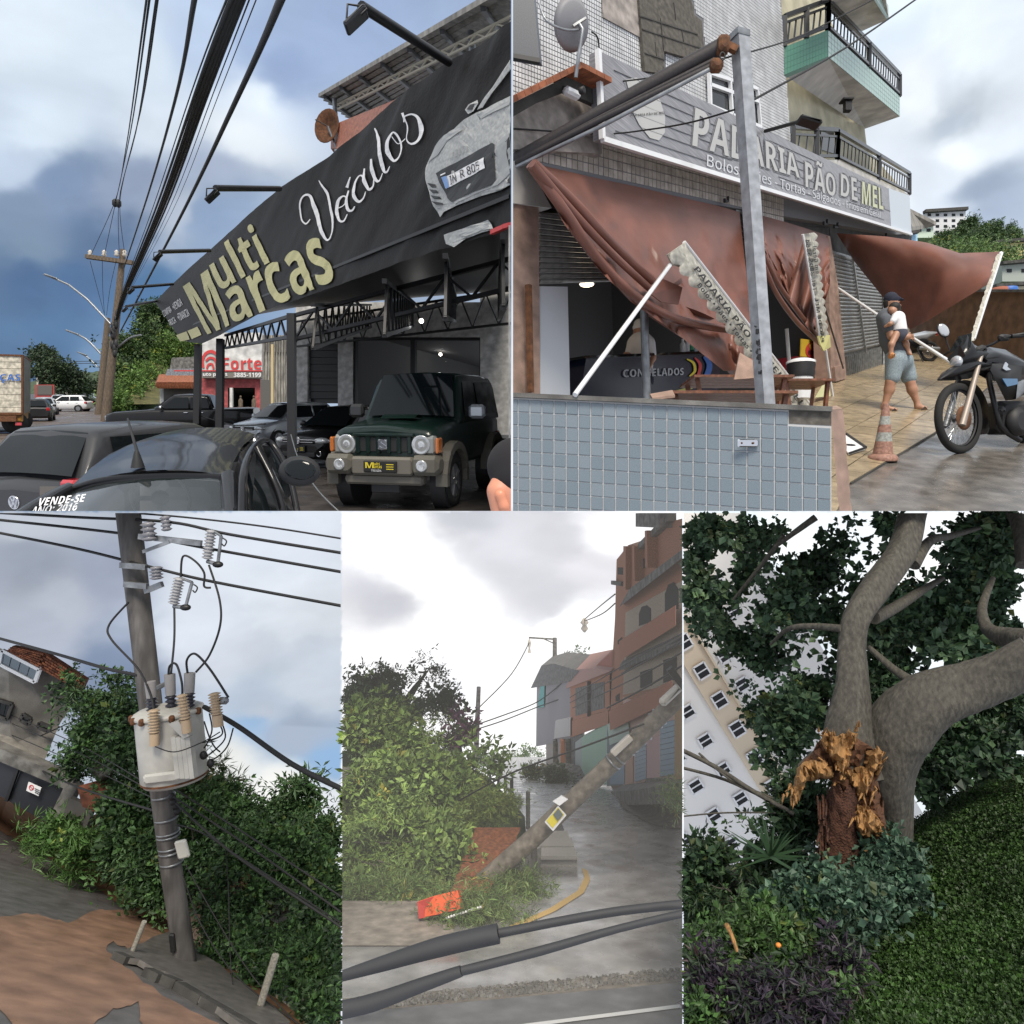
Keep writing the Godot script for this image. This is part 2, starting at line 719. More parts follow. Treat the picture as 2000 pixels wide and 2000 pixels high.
func materials() -> void:
	var fine := ntex(0.09, 0.72, 1.0, 3, 2)
	var stain := ntex(0.012, 0.5, 1.0, 5, 5)
	var cloud := ntex(0.02, 0.62, 1.0, 4, 9)
	var pud := ntex(0.009, 0.03, 0.85, 4, 21, 512, FastNoiseLite.TYPE_SIMPLEX_SMOOTH, 0.42)
	var bumpy := ntex(0.05, 0.0, 1.0, 5, 31)
	var weave := ntex(0.2, 0.8, 1.0, 2, 41)
	var t := {"fine": fine, "stain": stain, "cloud": cloud}
	M.fine = fine
	M.black_paint = mat(0.005, 0.005, 0.006, 0.4, {"coat": 0.45, "spec": 0.3})
	M.black_dusty = mat(0.012, 0.012, 0.013, 0.45, {"coat": 0.4, "tex": fine, "scale": 2.0})
	M.grey_paint = mat(0.028, 0.029, 0.032, 0.4, {"coat": 0.4, "spec": 0.35})
	M.silver_paint = mat(0.42, 0.45, 0.48, 0.35, {"metal": 0.5, "coat": 0.8})
	M.green_paint = mat(0.004, 0.014, 0.011, 0.4, {"coat": 0.5, "spec": 0.3})
	M.white_paint = mat(0.72, 0.73, 0.74, 0.35, {"coat": 0.8})
	M.red_paint = mat(0.3, 0.03, 0.02, 0.4, {"coat": 0.5})
	M.beige_plastic = mat(0.15, 0.14, 0.115, 0.55, {"tex": fine, "scale": 3.0})
	M.chrome = mat(0.65, 0.66, 0.68, 0.15, {"metal": 1.0})
	M.lamp_glass = mat(0.5, 0.52, 0.54, 0.1, {"metal": 0.4, "coat": 1.0})
	M.tail_red = mat(0.4, 0.01, 0.015, 0.2, {"coat": 1.0})
	M.amber = mat(0.5, 0.14, 0.02, 0.2, {"coat": 1.0})
	M.dark_glass = mat(0.006, 0.008, 0.009, 0.05, {"spec": 0.4})
	M.car_glass = mat(0.02, 0.03, 0.03, 0.03, {"alpha": 0.35})
	M.tyre = mat(0.012, 0.012, 0.012, 0.85)
	M.rim = mat(0.3, 0.3, 0.31, 0.35, {"metal": 0.8})
	M.black_plastic = mat(0.012, 0.012, 0.013, 0.6)
	M.black_iron = mat(0.008, 0.008, 0.009, 0.5)
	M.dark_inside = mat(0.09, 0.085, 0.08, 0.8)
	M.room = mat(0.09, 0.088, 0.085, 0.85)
	M.galv = mat(0.36, 0.38, 0.4, 0.4, {"metal": 0.6, "tex": cloud, "scale": 0.7})
	M.rust = mat(0.2, 0.08, 0.03, 0.85, {"tex": stain, "scale": 2.0})
	M.yellow_print = mat(0.62, 0.5, 0.03, 0.5)
	M.cream_print = mat(0.6, 0.57, 0.28, 0.55, {"tex": fine, "scale": 1.0})
	M.white_print = mat(0.68, 0.68, 0.69, 0.55)
	M.grey_print = mat(0.32, 0.33, 0.33, 0.55)
	M.dark_print = mat(0.025, 0.026, 0.027, 0.55)
	M.black_print = mat(0.01, 0.01, 0.01, 0.6)
	M.blue_print = mat(0.03, 0.12, 0.4, 0.5)
	M.red_print = mat(0.5, 0.04, 0.04, 0.5)
	M.banner = mat(0.012, 0.0105, 0.0105, 0.6, {"spec": 0.35, "tex": weave, "scale": 0.6, "bump": bumpy, "height": 0.4})
	M.wet_road = mat(0.17, 0.125, 0.1, 1.0, {"tex": cloud, "rtex": pud, "scale": 0.12, "detail": fine, "dscale": 1.5})
	M.lot_floor = mat(0.09, 0.075, 0.065, 1.0, {"tex": cloud, "rtex": pud, "scale": 0.2, "detail": fine, "dscale": 1.5})
	M.grass = mat(0.1, 0.17, 0.03, 0.9, {"tex": stain, "scale": 0.25, "detail": fine, "dscale": 1.0})
	M.dry_grass = mat(0.2, 0.19, 0.06, 0.9, {"tex": stain, "scale": 0.2, "detail": fine, "dscale": 1.0})
	M.earth = mat(0.28, 0.1, 0.04, 0.95, {"tex": stain, "scale": 0.5})
	M.far_hill = mat(0.07, 0.11, 0.05, 1.0, {"tex": stain, "scale": 0.05})
	M.concrete = mat(0.3, 0.29, 0.27, 0.85, {"tex": stain, "scale": 0.5, "detail": fine, "dscale": 2.0})
	M.dark_concrete = mat(0.12, 0.115, 0.105, 0.8, {"tex": stain, "scale": 0.6, "detail": fine, "dscale": 2.0})
	M.mid_concrete = mat(0.24, 0.23, 0.215, 0.85, {"tex": stain, "scale": 0.6})
	M.dim_pane = mat(0.02, 0.021, 0.023, 0.7, {"spec": 0.15})
	M.wiper = mat(0.03, 0.031, 0.034, 0.7)
	M.wood_pole = mat(0.2, 0.15, 0.105, 0.85, {"tex": stain, "scale": 1.5, "stretch": V(3, 0.3, 3)})
	M.wall_white = mat(0.8, 0.79, 0.76, 0.8, {"tex": cloud, "scale": 0.3})
	M.wall_bright = mat(0.78, 0.78, 0.76, 0.7, {"tex": cloud, "scale": 0.1})
	M.red_wall = mat(0.5, 0.1, 0.1, 0.7, {"tex": cloud, "scale": 0.3})
	M.tin = mat(0.38, 0.36, 0.32, 0.6, {"tex": stain, "scale": 0.4, "stretch": V(2, 0.4, 2)})
	M.tin_under = M.tin
	M.terracotta = mat(0.42, 0.14, 0.06, 0.8, {"tex": stain, "scale": 1.0})
	M.orange_tile = mat(0.55, 0.2, 0.12, 0.5, {"tex": cloud, "scale": 1.0})
	M.brick_raw = mat(0.34, 0.12, 0.065, 0.9, {"tex": stain, "scale": 0.6, "detail": fine, "dscale": 3.0})
	M.truck_box = mat(0.72, 0.67, 0.55, 0.6, {"tex": cloud, "scale": 0.4})
	M.truck_side = mat(0.2, 0.21, 0.2, 0.5, {"metal": 0.3, "tex": stain, "scale": 0.4})
	M.truck_yellow = mat(0.4, 0.2, 0.03, 0.6, {"tex": stain, "scale": 1.0})
	M.leaf = mat(1, 1, 1, 0.6, {"vc": true, "back": 0.35})
	M.bark = mat(0.13, 0.12, 0.095, 0.9, {"tex": stain, "scale": 1.2, "bump": bumpy, "height": 1.5})
	M.skin = mat(0.36, 0.19, 0.12, 0.5)
	M.hair = mat(0.012, 0.009, 0.007, 0.7)
	M.wire = mat(0.012, 0.012, 0.013, 0.7)
	M.bulb = mat(1, 1, 1, 0.5, {"glow": 6.0})
	M.ceramic = mat(0.5, 0.46, 0.4, 0.35)
# ================================================================ the car lot
const NB := Vector3(0.182, 0.0, -0.1219)

func line_at(pts: Array, x: float) -> float:
	for i in pts.size() - 1:
		if x <= pts[i + 1][0] or i == pts.size() - 2:
			var a = pts[i]
			var b = pts[i + 1]
			return lerpf(a[1], b[1], (x - a[0]) / (b[0] - a[0]))
	return 0.0

func bsurf(x: float, y: float, lift := 0.0) -> Vector3:
	var p := ray(x, y, NB)
	var n := V(-NB.x, 0, -NB.z).normalized()
	if n.dot(p) > 0.0:
		n = -n
	var w := nz.get_noise_2d(x * 0.006 + y * 0.003, y * 0.0012) * 0.07 + sin(x * 0.03 + y * 0.012 + nz.get_noise_2d(x * 0.003, y * 0.003) * 4.0) * 0.006 * smoothstep(1500.0, 900.0, x)
	return p + n * (w + lift)

func ribbon(g: G, pts: Array, w: Array, f: Callable) -> void:
	var c := []
	var ww := []
	for i in pts.size() - 1:
		var a: Vector2 = pts[maxi(i - 1, 0)]
		var b: Vector2 = pts[i]
		var d: Vector2 = pts[i + 1]
		var e: Vector2 = pts[mini(i + 2, pts.size() - 1)]
		for k in 6:
			c.append(b.cubic_interpolate(d, a, e, k / 6.0))
			ww.append(lerpf(w[mini(i, w.size() - 1)], w[mini(i + 1, w.size() - 1)], k / 6.0))
	c.append(pts[-1])
	ww.append(w[-1])
	var l := Vector2.ZERO
	var r := Vector2.ZERO
	for i in c.size():
		var d: Vector2 = (c[mini(i + 1, c.size() - 1)] - c[maxi(i - 1, 0)]).normalized().orthogonal() * ww[i] * 0.5
		if i > 0:
			quad(g, f.call(l.x, l.y), f.call(c[i].x + d.x, c[i].y + d.y), f.call(c[i].x - d.x, c[i].y - d.y), f.call(r.x, r.y))
		l = c[i] + d
		r = c[i] - d

func flat_poly(g: G, pts: Array, f: Callable, most := 40.0) -> void:
	var p := PackedVector2Array()
	for a in pts:
		p.append(Vector2(a[0], a[1]))
	var t := Geometry2D.triangulate_polygon(p)
	for i in range(0, t.size(), 3):
		flat_tri(g, [p[t[i]], p[t[i + 1]], p[t[i + 2]]], f, most, 0)

func car_frame(at: Vector3, fx: float, fz: float, k := 1.0) -> Transform3D:
	var s := (1000.0 - vh) / K
	var f := V(fx, -s * fz, fz).normalized()
	var up := V(0, 1, s).normalized()
	var r := f.cross(up).normalized()
	return Transform3D(Basis(f * k, r.cross(f) * k, r * k), at)

func car(called: String, label: String, cat: String, group: String, fr: Transform3D, p: Dictionary) -> Node3D:
	var o := thing(called, label, cat, fr.origin, group)
	T = fr
	var st: Array = p.st
	var paint: Material = p.paint
	var g := G.new()
	var loops := []
	for s in st:
		var x: float = s[0]
		var b: float = s[1]
		var t: float = s[2]
		var w: float = s[3]
		var cr: float = p.get("crown", 0.03)
		loops.append([V(x, b, -w * 0.86), V(x, b + 0.1, -w * 0.97), V(x, lerpf(b, t, 0.55), -w), V(x, t - 0.1, -w * 0.985), V(x, t - 0.03, -w * 0.94), V(x, t, -w * 0.84), V(x, t + cr, 0), V(x, t, w * 0.84), V(x, t - 0.03, w * 0.94), V(x, t - 0.1, w * 0.985), V(x, lerpf(b, t, 0.55), w), V(x, b + 0.1, w * 0.97), V(x, b, w * 0.86)])
	loft(g, loops)
	obj("body", g, paint, o)
	var belt: float = p.belt
	var H: float = p.H
	var wb: float = p.wb
	var wr: float = p.wr
	var ws: float = p.ws
	var rf: float = p.rf
	var rr: float = p.rr
	var rb: float = p.rb
	loops = []
	for s in [[rb, 0.0], [lerpf(rb, rr, 0.85), 0.86], [rr + 0.03, 0.96], [lerpf(rr, rf, 0.3), 1.0], [lerpf(rr, rf, 0.7), 1.0], [rf - 0.03, 0.965], [lerpf(ws, rf, 0.85), 0.86], [ws, 0.0]]:
		var h: float = lerpf(belt - 0.02, H, s[1])
		var z: float = lerpf(wb, wr, s[1])
		loops.append([V(s[0], belt - 0.05, -wb), V(s[0], lerpf(belt, h, 0.8), -lerpf(wb, wr, s[1] * 0.85)), V(s[0], h - 0.035 * s[1], -z * 0.93), V(s[0], h - 0.005, -z * 0.8), V(s[0], h + 0.02, 0), V(s[0], h - 0.005, z * 0.8), V(s[0], h - 0.035 * s[1], z * 0.93), V(s[0], lerpf(belt, h, 0.8), lerpf(wb, wr, s[1] * 0.85)), V(s[0], belt - 0.05, wb)])
	loft(g, loops)
	obj("cabin", g, p.get("roof_paint", paint), o)
	sheet(g, 4, 6, func(s: float, t: float): return V(lerpf(ws, rf, s) + 0.03, lerpf(belt + 0.03, H - 0.05, s) + 0.012 + 0.022 * (1.0 - pow(2.0 * t - 1.0, 2.0)), lerpf(-1, 1, t) * lerpf(wb * 0.9, wr * 0.86, s)))
	obj("windscreen", g, p.get("ws_glass", M.dark_glass), o)
	sheet(g, 4, 6, func(s: float, t: float): return V(lerpf(rb, rr, s) - 0.03, lerpf(belt + 0.05, H - 0.07, s) + 0.012 + 0.02 * (1.0 - pow(2.0 * t - 1.0, 2.0)), lerpf(-1, 1, t) * lerpf(wb * 0.86, wr * 0.82, s)))
	obj("rear_window", g, p.get("rear_glass", M.dark_glass), o)
	var bp: float = p.get("bp", lerpf(rr, rf, 0.55))
	for sd in [-1.0, 1.0]:
		var zz := func(y: float) -> float: return (lerpf(wb, lerpf(wb, wr, 0.85), clampf((y - belt) / ((H - belt) * 0.8), 0, 1.1)) + 0.012) * sd
		var y0 := belt + 0.04
		var y1 := lerpf(belt, H, 0.8)
		for w in [[ws - 0.28, rf - 0.06, bp + 0.04, bp + 0.04], [bp - 0.04, bp - 0.04, rr + 0.1, rb + p.get("rq", 0.45)]]:
			quad(g, V(w[0], y0, zz.call(y0)), V(w[1], y1, zz.call(y1)), V(w[2], y1, zz.call(y1)), V(w[3], y0, zz.call(y0)))
			obj("side_window", g, p.get("side_glass", M.dark_glass), o)
		if p.get("mirrors", true):
			ball(g, V(ws - 0.3, belt + 0.08, (wb + 0.14) * sd), V(0.07, 0.08, 0.11), Basis(), 6)
			obj("wing_mirror", g, p.get("mirror_paint", paint), o)
		if p.get("handles", true):
			for hx in [bp + 0.12, rr + 0.25]:
				rbox(g, V(hx, belt - 0.12, (st[st.size() / 2][3] + 0.012) * sd), V(0.16, 0.03, 0.03), 0.008)
				obj("door_handle", g, p.get("mirror_paint", paint), o)
	var wrad: float = p.get("wheel", 0.3)
	var hw: float = p.W * 0.5
	for wx in p.wx:
		for sd in [-1.0, 1.0]:
			var c := V(wx, wrad, sd * (hw - 0.09))
			lathe(g, c - V(0, 0, sd * 0.12), V(0, 0, sd), [[wrad * 1.16, 0.0], [wrad * 1.16, 0.205]], 24)
			obj("wheel_arch", g, p.get("arch", M.black_plastic), o)
			lathe(g, c - V(0, 0, sd * 0.1), V(0, 0, sd), [[wrad * 0.6, 0.0], [wrad * 0.93, 0.0], [wrad, 0.03], [wrad, 0.17], [wrad * 0.94, 0.21], [wrad * 0.66, 0.215], [wrad * 0.64, 0.19]], 24)
			var ty := obj("wheel", g, M.tyre, o)
			lathe(g, c - V(0, 0, sd * 0.1), V(0, 0, sd), [[wrad * 0.65, 0.2], [wrad * 0.62, 0.18], [wrad * 0.2, 0.17], [wrad * 0.18, 0.21]], 20)
			for k in 5:
				var a := TAU * k / 5
				bar(g, c + V(cos(a) * wrad * 0.15, sin(a) * wrad * 0.15, sd * 0.1), c + V(cos(a) * wrad * 0.6, sin(a) * wrad * 0.6, sd * 0.1), 0.05, 0.03, V(0, 0, 1))
			obj("rim", g, M.rim, ty)
	var xf: float = st[0][0]
	var xr: float = st[-1][0]
	var hy: float = p.get("lamp_y", 0.66)
	for sd in [-1.0, 1.0]:
		if p.get("lamps", true):
			ball(g, V(xf - 0.12, hy, sd * hw * 0.74), V(0.12, 0.085, 0.2), Basis(Vector3.UP, sd * -0.35), 6)
			obj("headlight", g, M.lamp_glass, o)
		rbox(g, V(xr + 0.09, p.get("tail_y", 0.8), sd * hw * 0.84), V(0.2, p.get("tail_h", 0.2), 0.2), 0.03)
		obj("tail_light", g, M.tail_red, o)
	rbox(g, V(xf - 0.02, p.get("plate_y", 0.45), 0), V(0.03, 0.13, 0.4), 0.01)
	obj("number_plate", g, p.get("plate", M.white_print), o)
	rbox(g, V(xr + 0.02, p.get("rear_plate_y", 0.45), 0), V(0.03, 0.13, 0.4), 0.01)
	obj("number_plate", g, M.white_print, o)
	T = Transform3D()
	return o

func hatch(paint: Material, o := {}) -> Dictionary:
	var d := {"paint": paint, "W": 1.66, "belt": 0.93, "H": 1.46, "wb": 0.76, "wr": 0.6, "ws": 0.95, "rf": 0.2, "rr": -1.4, "rb": -1.8, "wx": [1.22, -1.22],
		"st": [[1.93, 0.38, 0.55, 0.58], [1.88, 0.24, 0.68, 0.74], [1.7, 0.2, 0.78, 0.81], [1.3, 0.2, 0.86, 0.83], [0.9, 0.2, 0.93, 0.83], [0.0, 0.2, 0.95, 0.83], [-1.0, 0.2, 0.97, 0.83], [-1.6, 0.22, 0.97, 0.82], [-1.84, 0.26, 0.93, 0.79], [-1.93, 0.36, 0.82, 0.72]]}
	d.merge(o, true)
	return d

func badge(g: G, c: Vector3, r: float) -> void:
	lathe(g, c, V(1, 0, 0), [[r, 0.0], [r, 0.012], [r * 0.85, 0.014], [r * 0.85, 0.004]], 18)
	var y := V(0, r, 0)
	var z := V(0, 0, r)
	var e := c + V(0.012, 0, 0)
	for l in [[[-0.4, 0.75], [0.0, 0.1], [0.4, 0.75]], [[-0.75, 0.4], [-0.38, -0.7], [0.0, 0.1], [0.38, -0.7], [0.75, 0.4]]]:
		for i in l.size() - 1:
			bar(g, e + z * l[i][0] + y * l[i][1], e + z * l[i + 1][0] + y * l[i + 1][1], 0.012, r * 0.16, V(1, 0, 0).cross(V(0, l[i + 1][1] - l[i][1], l[i + 1][0] - l[i][0])))

func yellow_plate(o: Node3D, fr: Transform3D, x: float, y: float) -> void:
	T = fr
	var g := G.new()
	rbox(g, V(x, y, 0), V(0.03, 0.15, 0.46), 0.01)
	var p := obj("dealer_plate", g, M.black_print, o)
	var w := func(z0: float, z1: float, y0: float, y1: float) -> Callable: return func(s: float, t: float) -> Vector3: return V(x + 0.02, lerpf(y + y0, y + y1, t), lerpf(z1, z0, s))
	text(g, "M", w.call(0.08, 0.2, -0.02, 0.055))
	text(g, "ulti", w.call(0.0, 0.075, 0.02, 0.055))
	text(g, "arcas", w.call(-0.03, 0.075, -0.02, 0.014))
	for i in 3:
		box(g, V(x + 0.018, y + 0.03 - i * 0.03, -0.14), V(0.004, 0.01, 0.1))
	obj("lettering", g, M.yellow_print, p)
	text(g, "Veículos", w.call(-0.02, 0.12, -0.065, -0.03), "Droid Serif", 400)
	obj("lettering", g, M.white_print, p)
	T = Transform3D()

func build_lot() -> void:
	ox = 0.0; oy = 0.0; eye_h = 1.85; vh = 765.0
	clips = []
	add_u(998.0, -1)
	add_v(998.0, -1)
	var g := G.new()
	var s := (1000.0 - vh) / K
	quad(g, ground_at(-40, 8), ground_at(1, 8), ground_at(1, 36), ground_at(-40, 36))
	quad(g, ground_at(-40, 36), ground_at(-13, 36), ground_at(-250, 900), ground_at(-900, 900))
	struct("ground", g, M.lot_floor)
	var lift := V(0, 0.02, 0)
	quad(g, gq(-900, 1990) + lift, gq(330, 1990) + lift, gq(395, 1535) + lift, gq(-30, 1535) + lift)
	quad(g, gq(-30, 1535) + lift, gq(395, 1535) + lift, gq(318, 1490) + lift, gq(240, 1490) + lift)
	struct("road", g, M.wet_road)
	poly(g, [gq(330, 1545) + lift, gq(440, 1590) + lift, gq(900, 1560) + lift, gq(700, 1510) + lift, gq(350, 1500) + lift])
	struct("verge", g, M.grass)
	for r in [[M.far_hill, 600.0, [[-100, 1480], [100, 1440], [240, 1425], [310, 1408], [380, 1400], [440, 1412], [560, 1420], [640, 1485]]], [M.far_hill, 420.0, [[150, 1485], [250, 1455], [330, 1452], [400, 1462], [440, 1485]]]]:
		var pts: Array = r[2]
		var sgx := new_sg()
		for i in pts.size() - 1:
			for k in 8:
				var xa: float = lerpf(pts[i][0], pts[i + 1][0], k / 8.0)
				var xb: float = lerpf(pts[i][0], pts[i + 1][0], (k + 1) / 8.0)
				var ya: float = lerpf(pts[i][1], pts[i + 1][1], k / 8.0) + nz.get_noise_1d(xa * 0.1) * 4.0
				var yb: float = lerpf(pts[i][1], pts[i + 1][1], (k + 1) / 8.0) + nz.get_noise_1d(xb * 0.1) * 4.0
				quad(g, q(xa, 1500, r[1] - 60.0), q(xb, 1500, r[1] - 60.0), q(xb, yb, r[1]), q(xa, ya, r[1]), sgx)
				quad(g, q(xa, ya, r[1]), q(xb, yb, r[1]), q(xb, 1500, r[1] + 120.0), q(xa, 1500, r[1] + 120.0), sgx)
		struct("hills", g, r[0])
	lot_hill()
	lot_street()
	lot_buildings()
	lot_canopy()
	lot_banner()
	lot_wires()
	lot_cars()
	lot_man()

func lot_hill() -> void:
	var g := G.new()
	sheet(g, 14, 10, func(a: float, b: float):
		var x := lerpf(405, 980, a)
		var top := line_at([[405, 1530], [440, 1440], [500, 1300], [560, 1215], [640, 1180], [760, 1230], [980, 1300]], x)
		var yy := lerpf(1545, top, b)
		var d := lerpf(62, 95, b) + a * 12.0
		return q(x, yy, d) + V(nz.get_noise_2d(a * 4, b * 4), nz.get_noise_2d(a * 4 + 9, b * 4), 0) * 0.8)
	struct("hillside", g, M.grass)
	sheet(g, 5, 8, func(a: float, b: float): return q(lerpf(lerpf(470, 560, b), lerpf(600, 640, b), a), lerpf(1525, 1372, b), lerpf(61, 76, b) + a * 3.0))
	struct("grassy_path", g, M.dry_grass)
	var greens := [Color(0.035, 0.075, 0.02), Color(0.05, 0.1, 0.025), Color(0.075, 0.13, 0.03), Color(0.03, 0.055, 0.018)]
	var hill := [["dark green tree at the crest of the slope behind the red shop", 590, 1215, 84.0, 60, 70], ["rounded dark tree standing on the slope below the crest", 540, 1290, 80.0, 45, 55], ["leafy tree halfway down the slope above the utility pole", 505, 1345, 76.0, 38, 45], ["bushy tree at the slope's foot beside the utility pole", 462, 1440, 70.0, 32, 60], ["tree crowding the banner's end on the crest", 660, 1260, 86.0, 60, 60], ["pale green bushy tree under the banner's end", 690, 1330, 80.0, 50, 40]]
	for h in hill:
		var base := q(h[1], h[2] + h[5] * 0.9, h[3])
		var t := thing("tree", h[0], "tree", base, "trees on the slope behind the red shop")
		var c := q(h[1], h[2], h[3])
		var k: float = h[3] / K * 0.5176
		tube(g, [base - V(0, 1, 0), base.lerp(c, 0.5) + V(0.2, 0, 0), c], [0.25, 0.18, 0.06], 7)
		obj("trunk", g, M.bark, t)
		var bl := []
		for i in 9:
			bl.append([c + V(rng.randf_range(-0.7, 0.7) * h[4] * k, rng.randf_range(-0.75, 0.65) * h[5] * k, rng.randf_range(-1, 1.5)), V(h[4], h[5], h[4]) * k * rng.randf_range(0.3, 0.55)])
		crown("crown", t, bl, 2600, 0.62, M.leaf, 0, greens)
	var xs := []
	for i in 40:
		var f := rng.randf()
		xs.append([q(lerpf(430, 600, f) + rng.randf_range(-15, 15), lerpf(1525, 1330, f) + rng.randf_range(-10, 30), lerpf(60, 78, f)), V(1.0, 0.6, 1.0)])
	for i in 12:
		xs.append([q(rng.randf_range(590, 740), rng.randf_range(1290, 1370), 78), V(1.2, 0.9, 1.2)])
	var ug := crown("undergrowth", null, xs, 6500, 0.45, M.leaf, 0, [Color(0.09, 0.17, 0.03), Color(0.12, 0.2, 0.04), Color(0.06, 0.12, 0.02)])
	tag(ug, "bright green undergrowth covering the slope", "undergrowth", "", "stuff")
	for h in [["tall dark roadside tree behind the box truck", 172, 1400, 130.0, 30, 60], ["broad dark roadside tree beside the box truck", 235, 1420, 125.0, 52, 42], ["thin topped tree rising over the roadside trees", 165, 1360, 140.0, 14, 30], ["low dark tree at the road's far end", 330, 1462, 200.0, 50, 22]]:
		var c := q(h[1], h[2], h[3])
		var k: float = h[3] / K * 0.5176
		var base := q(h[1], 1500, h[3])
		var t := thing("tree", h[0], "tree", base, "roadside trees")
		tube(g, [base, c], [0.4, 0.15], 6)
		obj("trunk", g, M.bark, t)
		var bl := []
		for i in 10:
			bl.append([c + V(rng.randf_range(-0.7, 0.7) * h[4] * k, rng.randf_range(-0.7, 0.6) * h[5] * k, rng.randf_range(-2, 2)), V(h[4], h[5], h[4]) * k * rng.randf_range(0.3, 0.5)])
		crown("crown", t, bl, 1500, 1.0, M.leaf, 0, [Color(0.025, 0.05, 0.02), Color(0.04, 0.07, 0.025), Color(0.02, 0.04, 0.018)])

func lot_street() -> void:
	var g := G.new()
	var D := ground_depth(1640)
	var o := thing("box_truck", "cream box truck with blue lettering seen from behind on the wet road", "truck", gq(0, 1640))
	var f := V(-0.611, s_of(), -1.0).normalized()
	var bl := q(-115, 1562, D)
	var br := q(88, 1562, D)
	var tr := q(88, 1343, D)
	var tl := q(-115, 1338, D)
	poly(g, [bl, br, tr, tl], f * 6.0)
	obj("box", g, M.truck_side, o)
	var n := V(0, 0, 0.02)
	for i in 9:
		var a := i / 9.0
		var b := (i + 0.94) / 9.0
		poly(g, [bl.lerp(tl, a) + n, br.lerp(tr, a) + n, br.lerp(tr, b) + n, bl.lerp(tl, b) + n], V(0, 0, 0.03))
		obj("door_plank", g, M.truck_box, o)
	bar(g, br + n * 3, tr + n * 3, 0.07)
	bar(g, tl + n * 3, tr + n * 3, 0.07)
	bar(g, bl + n * 3, br + n * 3, 0.1)
	bar(g, tr + n * 3, tr + f * 6.0, 0.07)
	obj("frame", g, M.rust, o)
	text(g, "DANÇAS", on_quad(q(-95, 1445, D - 0.12), q(77, 1445, D - 0.12), q(77, 1412, D - 0.12), q(-95, 1412, D - 0.12)))
	obj("lettering", g, M.blue_print, o)
	poly(g, [q(-110, 1562, D), q(85, 1562, D), q(85, 1590, D), q(-110, 1590, D)], f * 5.8)
	obj("chassis", g, M.truck_yellow, o)
	box(g, q(10, 1580, D - 0.2), V(1.2, 0.25, 0.1))
	obj("bumper", g, M.rust, o)
	for sd in [0.0, 1.0]:
		for back in [0.6, 4.6]:
			var c: Vector3 = q(-85, 1615, D).lerp(q(60, 1615, D), sd) + f * back
			c.y = ground_at(c.x, -c.z).y + 0.48
			lathe(g, c - V(0.16, 0, 0), V(1, 0, 0.6), [[0.25, 0.0], [0.48, 0.02], [0.48, 0.3], [0.25, 0.32]], 18)
			obj("wheel", g, M.tyre, o)
	for x in [-95, 70]:
		box(g, q(x, 1600, D - 0.15), V(0.25, 0.12, 0.05))
		obj("tail_light", g, M.tail_red, o)
	for tk in [["truck", "red tipper truck ahead of the cream box truck", 168, 1530, 36, 42, M.red_paint, M.dark_inside], ["box_truck", "small pale box truck far down the road", 258, 1512, 33, 44, M.truck_box, M.truck_box], ["bus", "cream bus partly behind the roadside trucks", 172, 1500, 34, 50, M.truck_box, M.dark_glass]]:
		var d2 := ground_depth(tk[3])
		o = thing(tk[0], tk[1], "truck" if tk[0] != "bus" else "bus", gq(tk[2], tk[3]))
		var w: float = tk[4]
		var h: float = tk[5] * 1.4
		poly(g, [q(tk[2] - w, tk[3] - 22, d2), q(tk[2] + w, tk[3] - 22, d2), q(tk[2] + w, tk[3] - 20 - h, d2), q(tk[2] - w, tk[3] - 20 - h, d2)], f * 7.0)
		obj("body", g, tk[6], o)
		poly(g, [q(tk[2] - w * 0.8, tk[3] - 26 - h * 0.25, d2 - 0.1), q(tk[2] + w * 0.8, tk[3] - 26 - h * 0.25, d2 - 0.1), q(tk[2] + w * 0.8, tk[3] - 26 - h * 0.85, d2 - 0.1), q(tk[2] - w * 0.8, tk[3] - 26 - h * 0.85, d2 - 0.1)], V(0, 0, -0.05))
		obj("rear_panel", g, tk[7], o)
		for sd in [-0.7, 0.7]:
			lathe(g, q(tk[2] + w * sd, tk[3] - 11, d2), V(1, 0, 0.5), [[0.2, 0.0], [0.5, 0.0], [0.5, 0.35], [0.2, 0.35]], 12)
			obj("wheel", g, M.tyre, o)
	car("white_car", "white hatchback crossing the wet road side on", "car", "", car_frame(gq(258, 1553), -1.0, 0.12, 1.02), hatch(M.white_paint))
	car("parked_car", "silver car half behind the white hatchback", "car", "cars on the wet road", car_frame(gq(228, 1535), -0.5, -1.0), hatch(M.silver_paint))
	car("parked_car", "dark car in the queue right behind the cream truck's corner", "car", "cars on the wet road", car_frame(gq(148, 1588), -0.55, -1.0, 0.95), hatch(M.black_dusty))
	car("parked_car", "light grey car queuing ahead of the dark car", "car", "cars on the wet road", car_frame(gq(176, 1565), -0.58, -1.0, 0.95), hatch(M.silver_paint))
	for e in [[305, 1512, M.red_paint, "small red car far down the road"], [325, 1516, M.black_dusty, "small dark car far down the road"], [345, 1514, M.silver_paint, "small silver car far down the road"]]:
		car("distant_car", e[3], "car", "cars far down the road", car_frame(gq(e[0], e[1]), 0.3, 1.0), hatch(e[2], {"handles": false, "mirrors": false}))
	car("white_car", "white car parked at the foot of the grassy slope", "car", "", car_frame(gq(580, 1532), -0.5, 1.0), hatch(M.white_paint))
	o = thing("motorcycle", "small dark motorcycle with rider at the foot of the slope", "motorcycle", gq(516, 1540))
	var c0 := gq(516, 1540)
	for dz in [-0.6, 0.6]:
		lathe(g, c0 + V(-0.06, 0.32, dz), V(1, 0, 0.2), [[0.2, 0.0], [0.32, 0.0], [0.32, 0.12], [0.2, 0.12]], 14)
		obj("wheel", g, M.tyre, o)
	rbox(g, c0 + V(0, 0.7, 0), V(0.3, 0.4, 1.2), 0.08)
	bar(g, c0 + V(-0.35, 1.0, 0.4), c0 + V(0.35, 1.0, 0.4), 0.05)
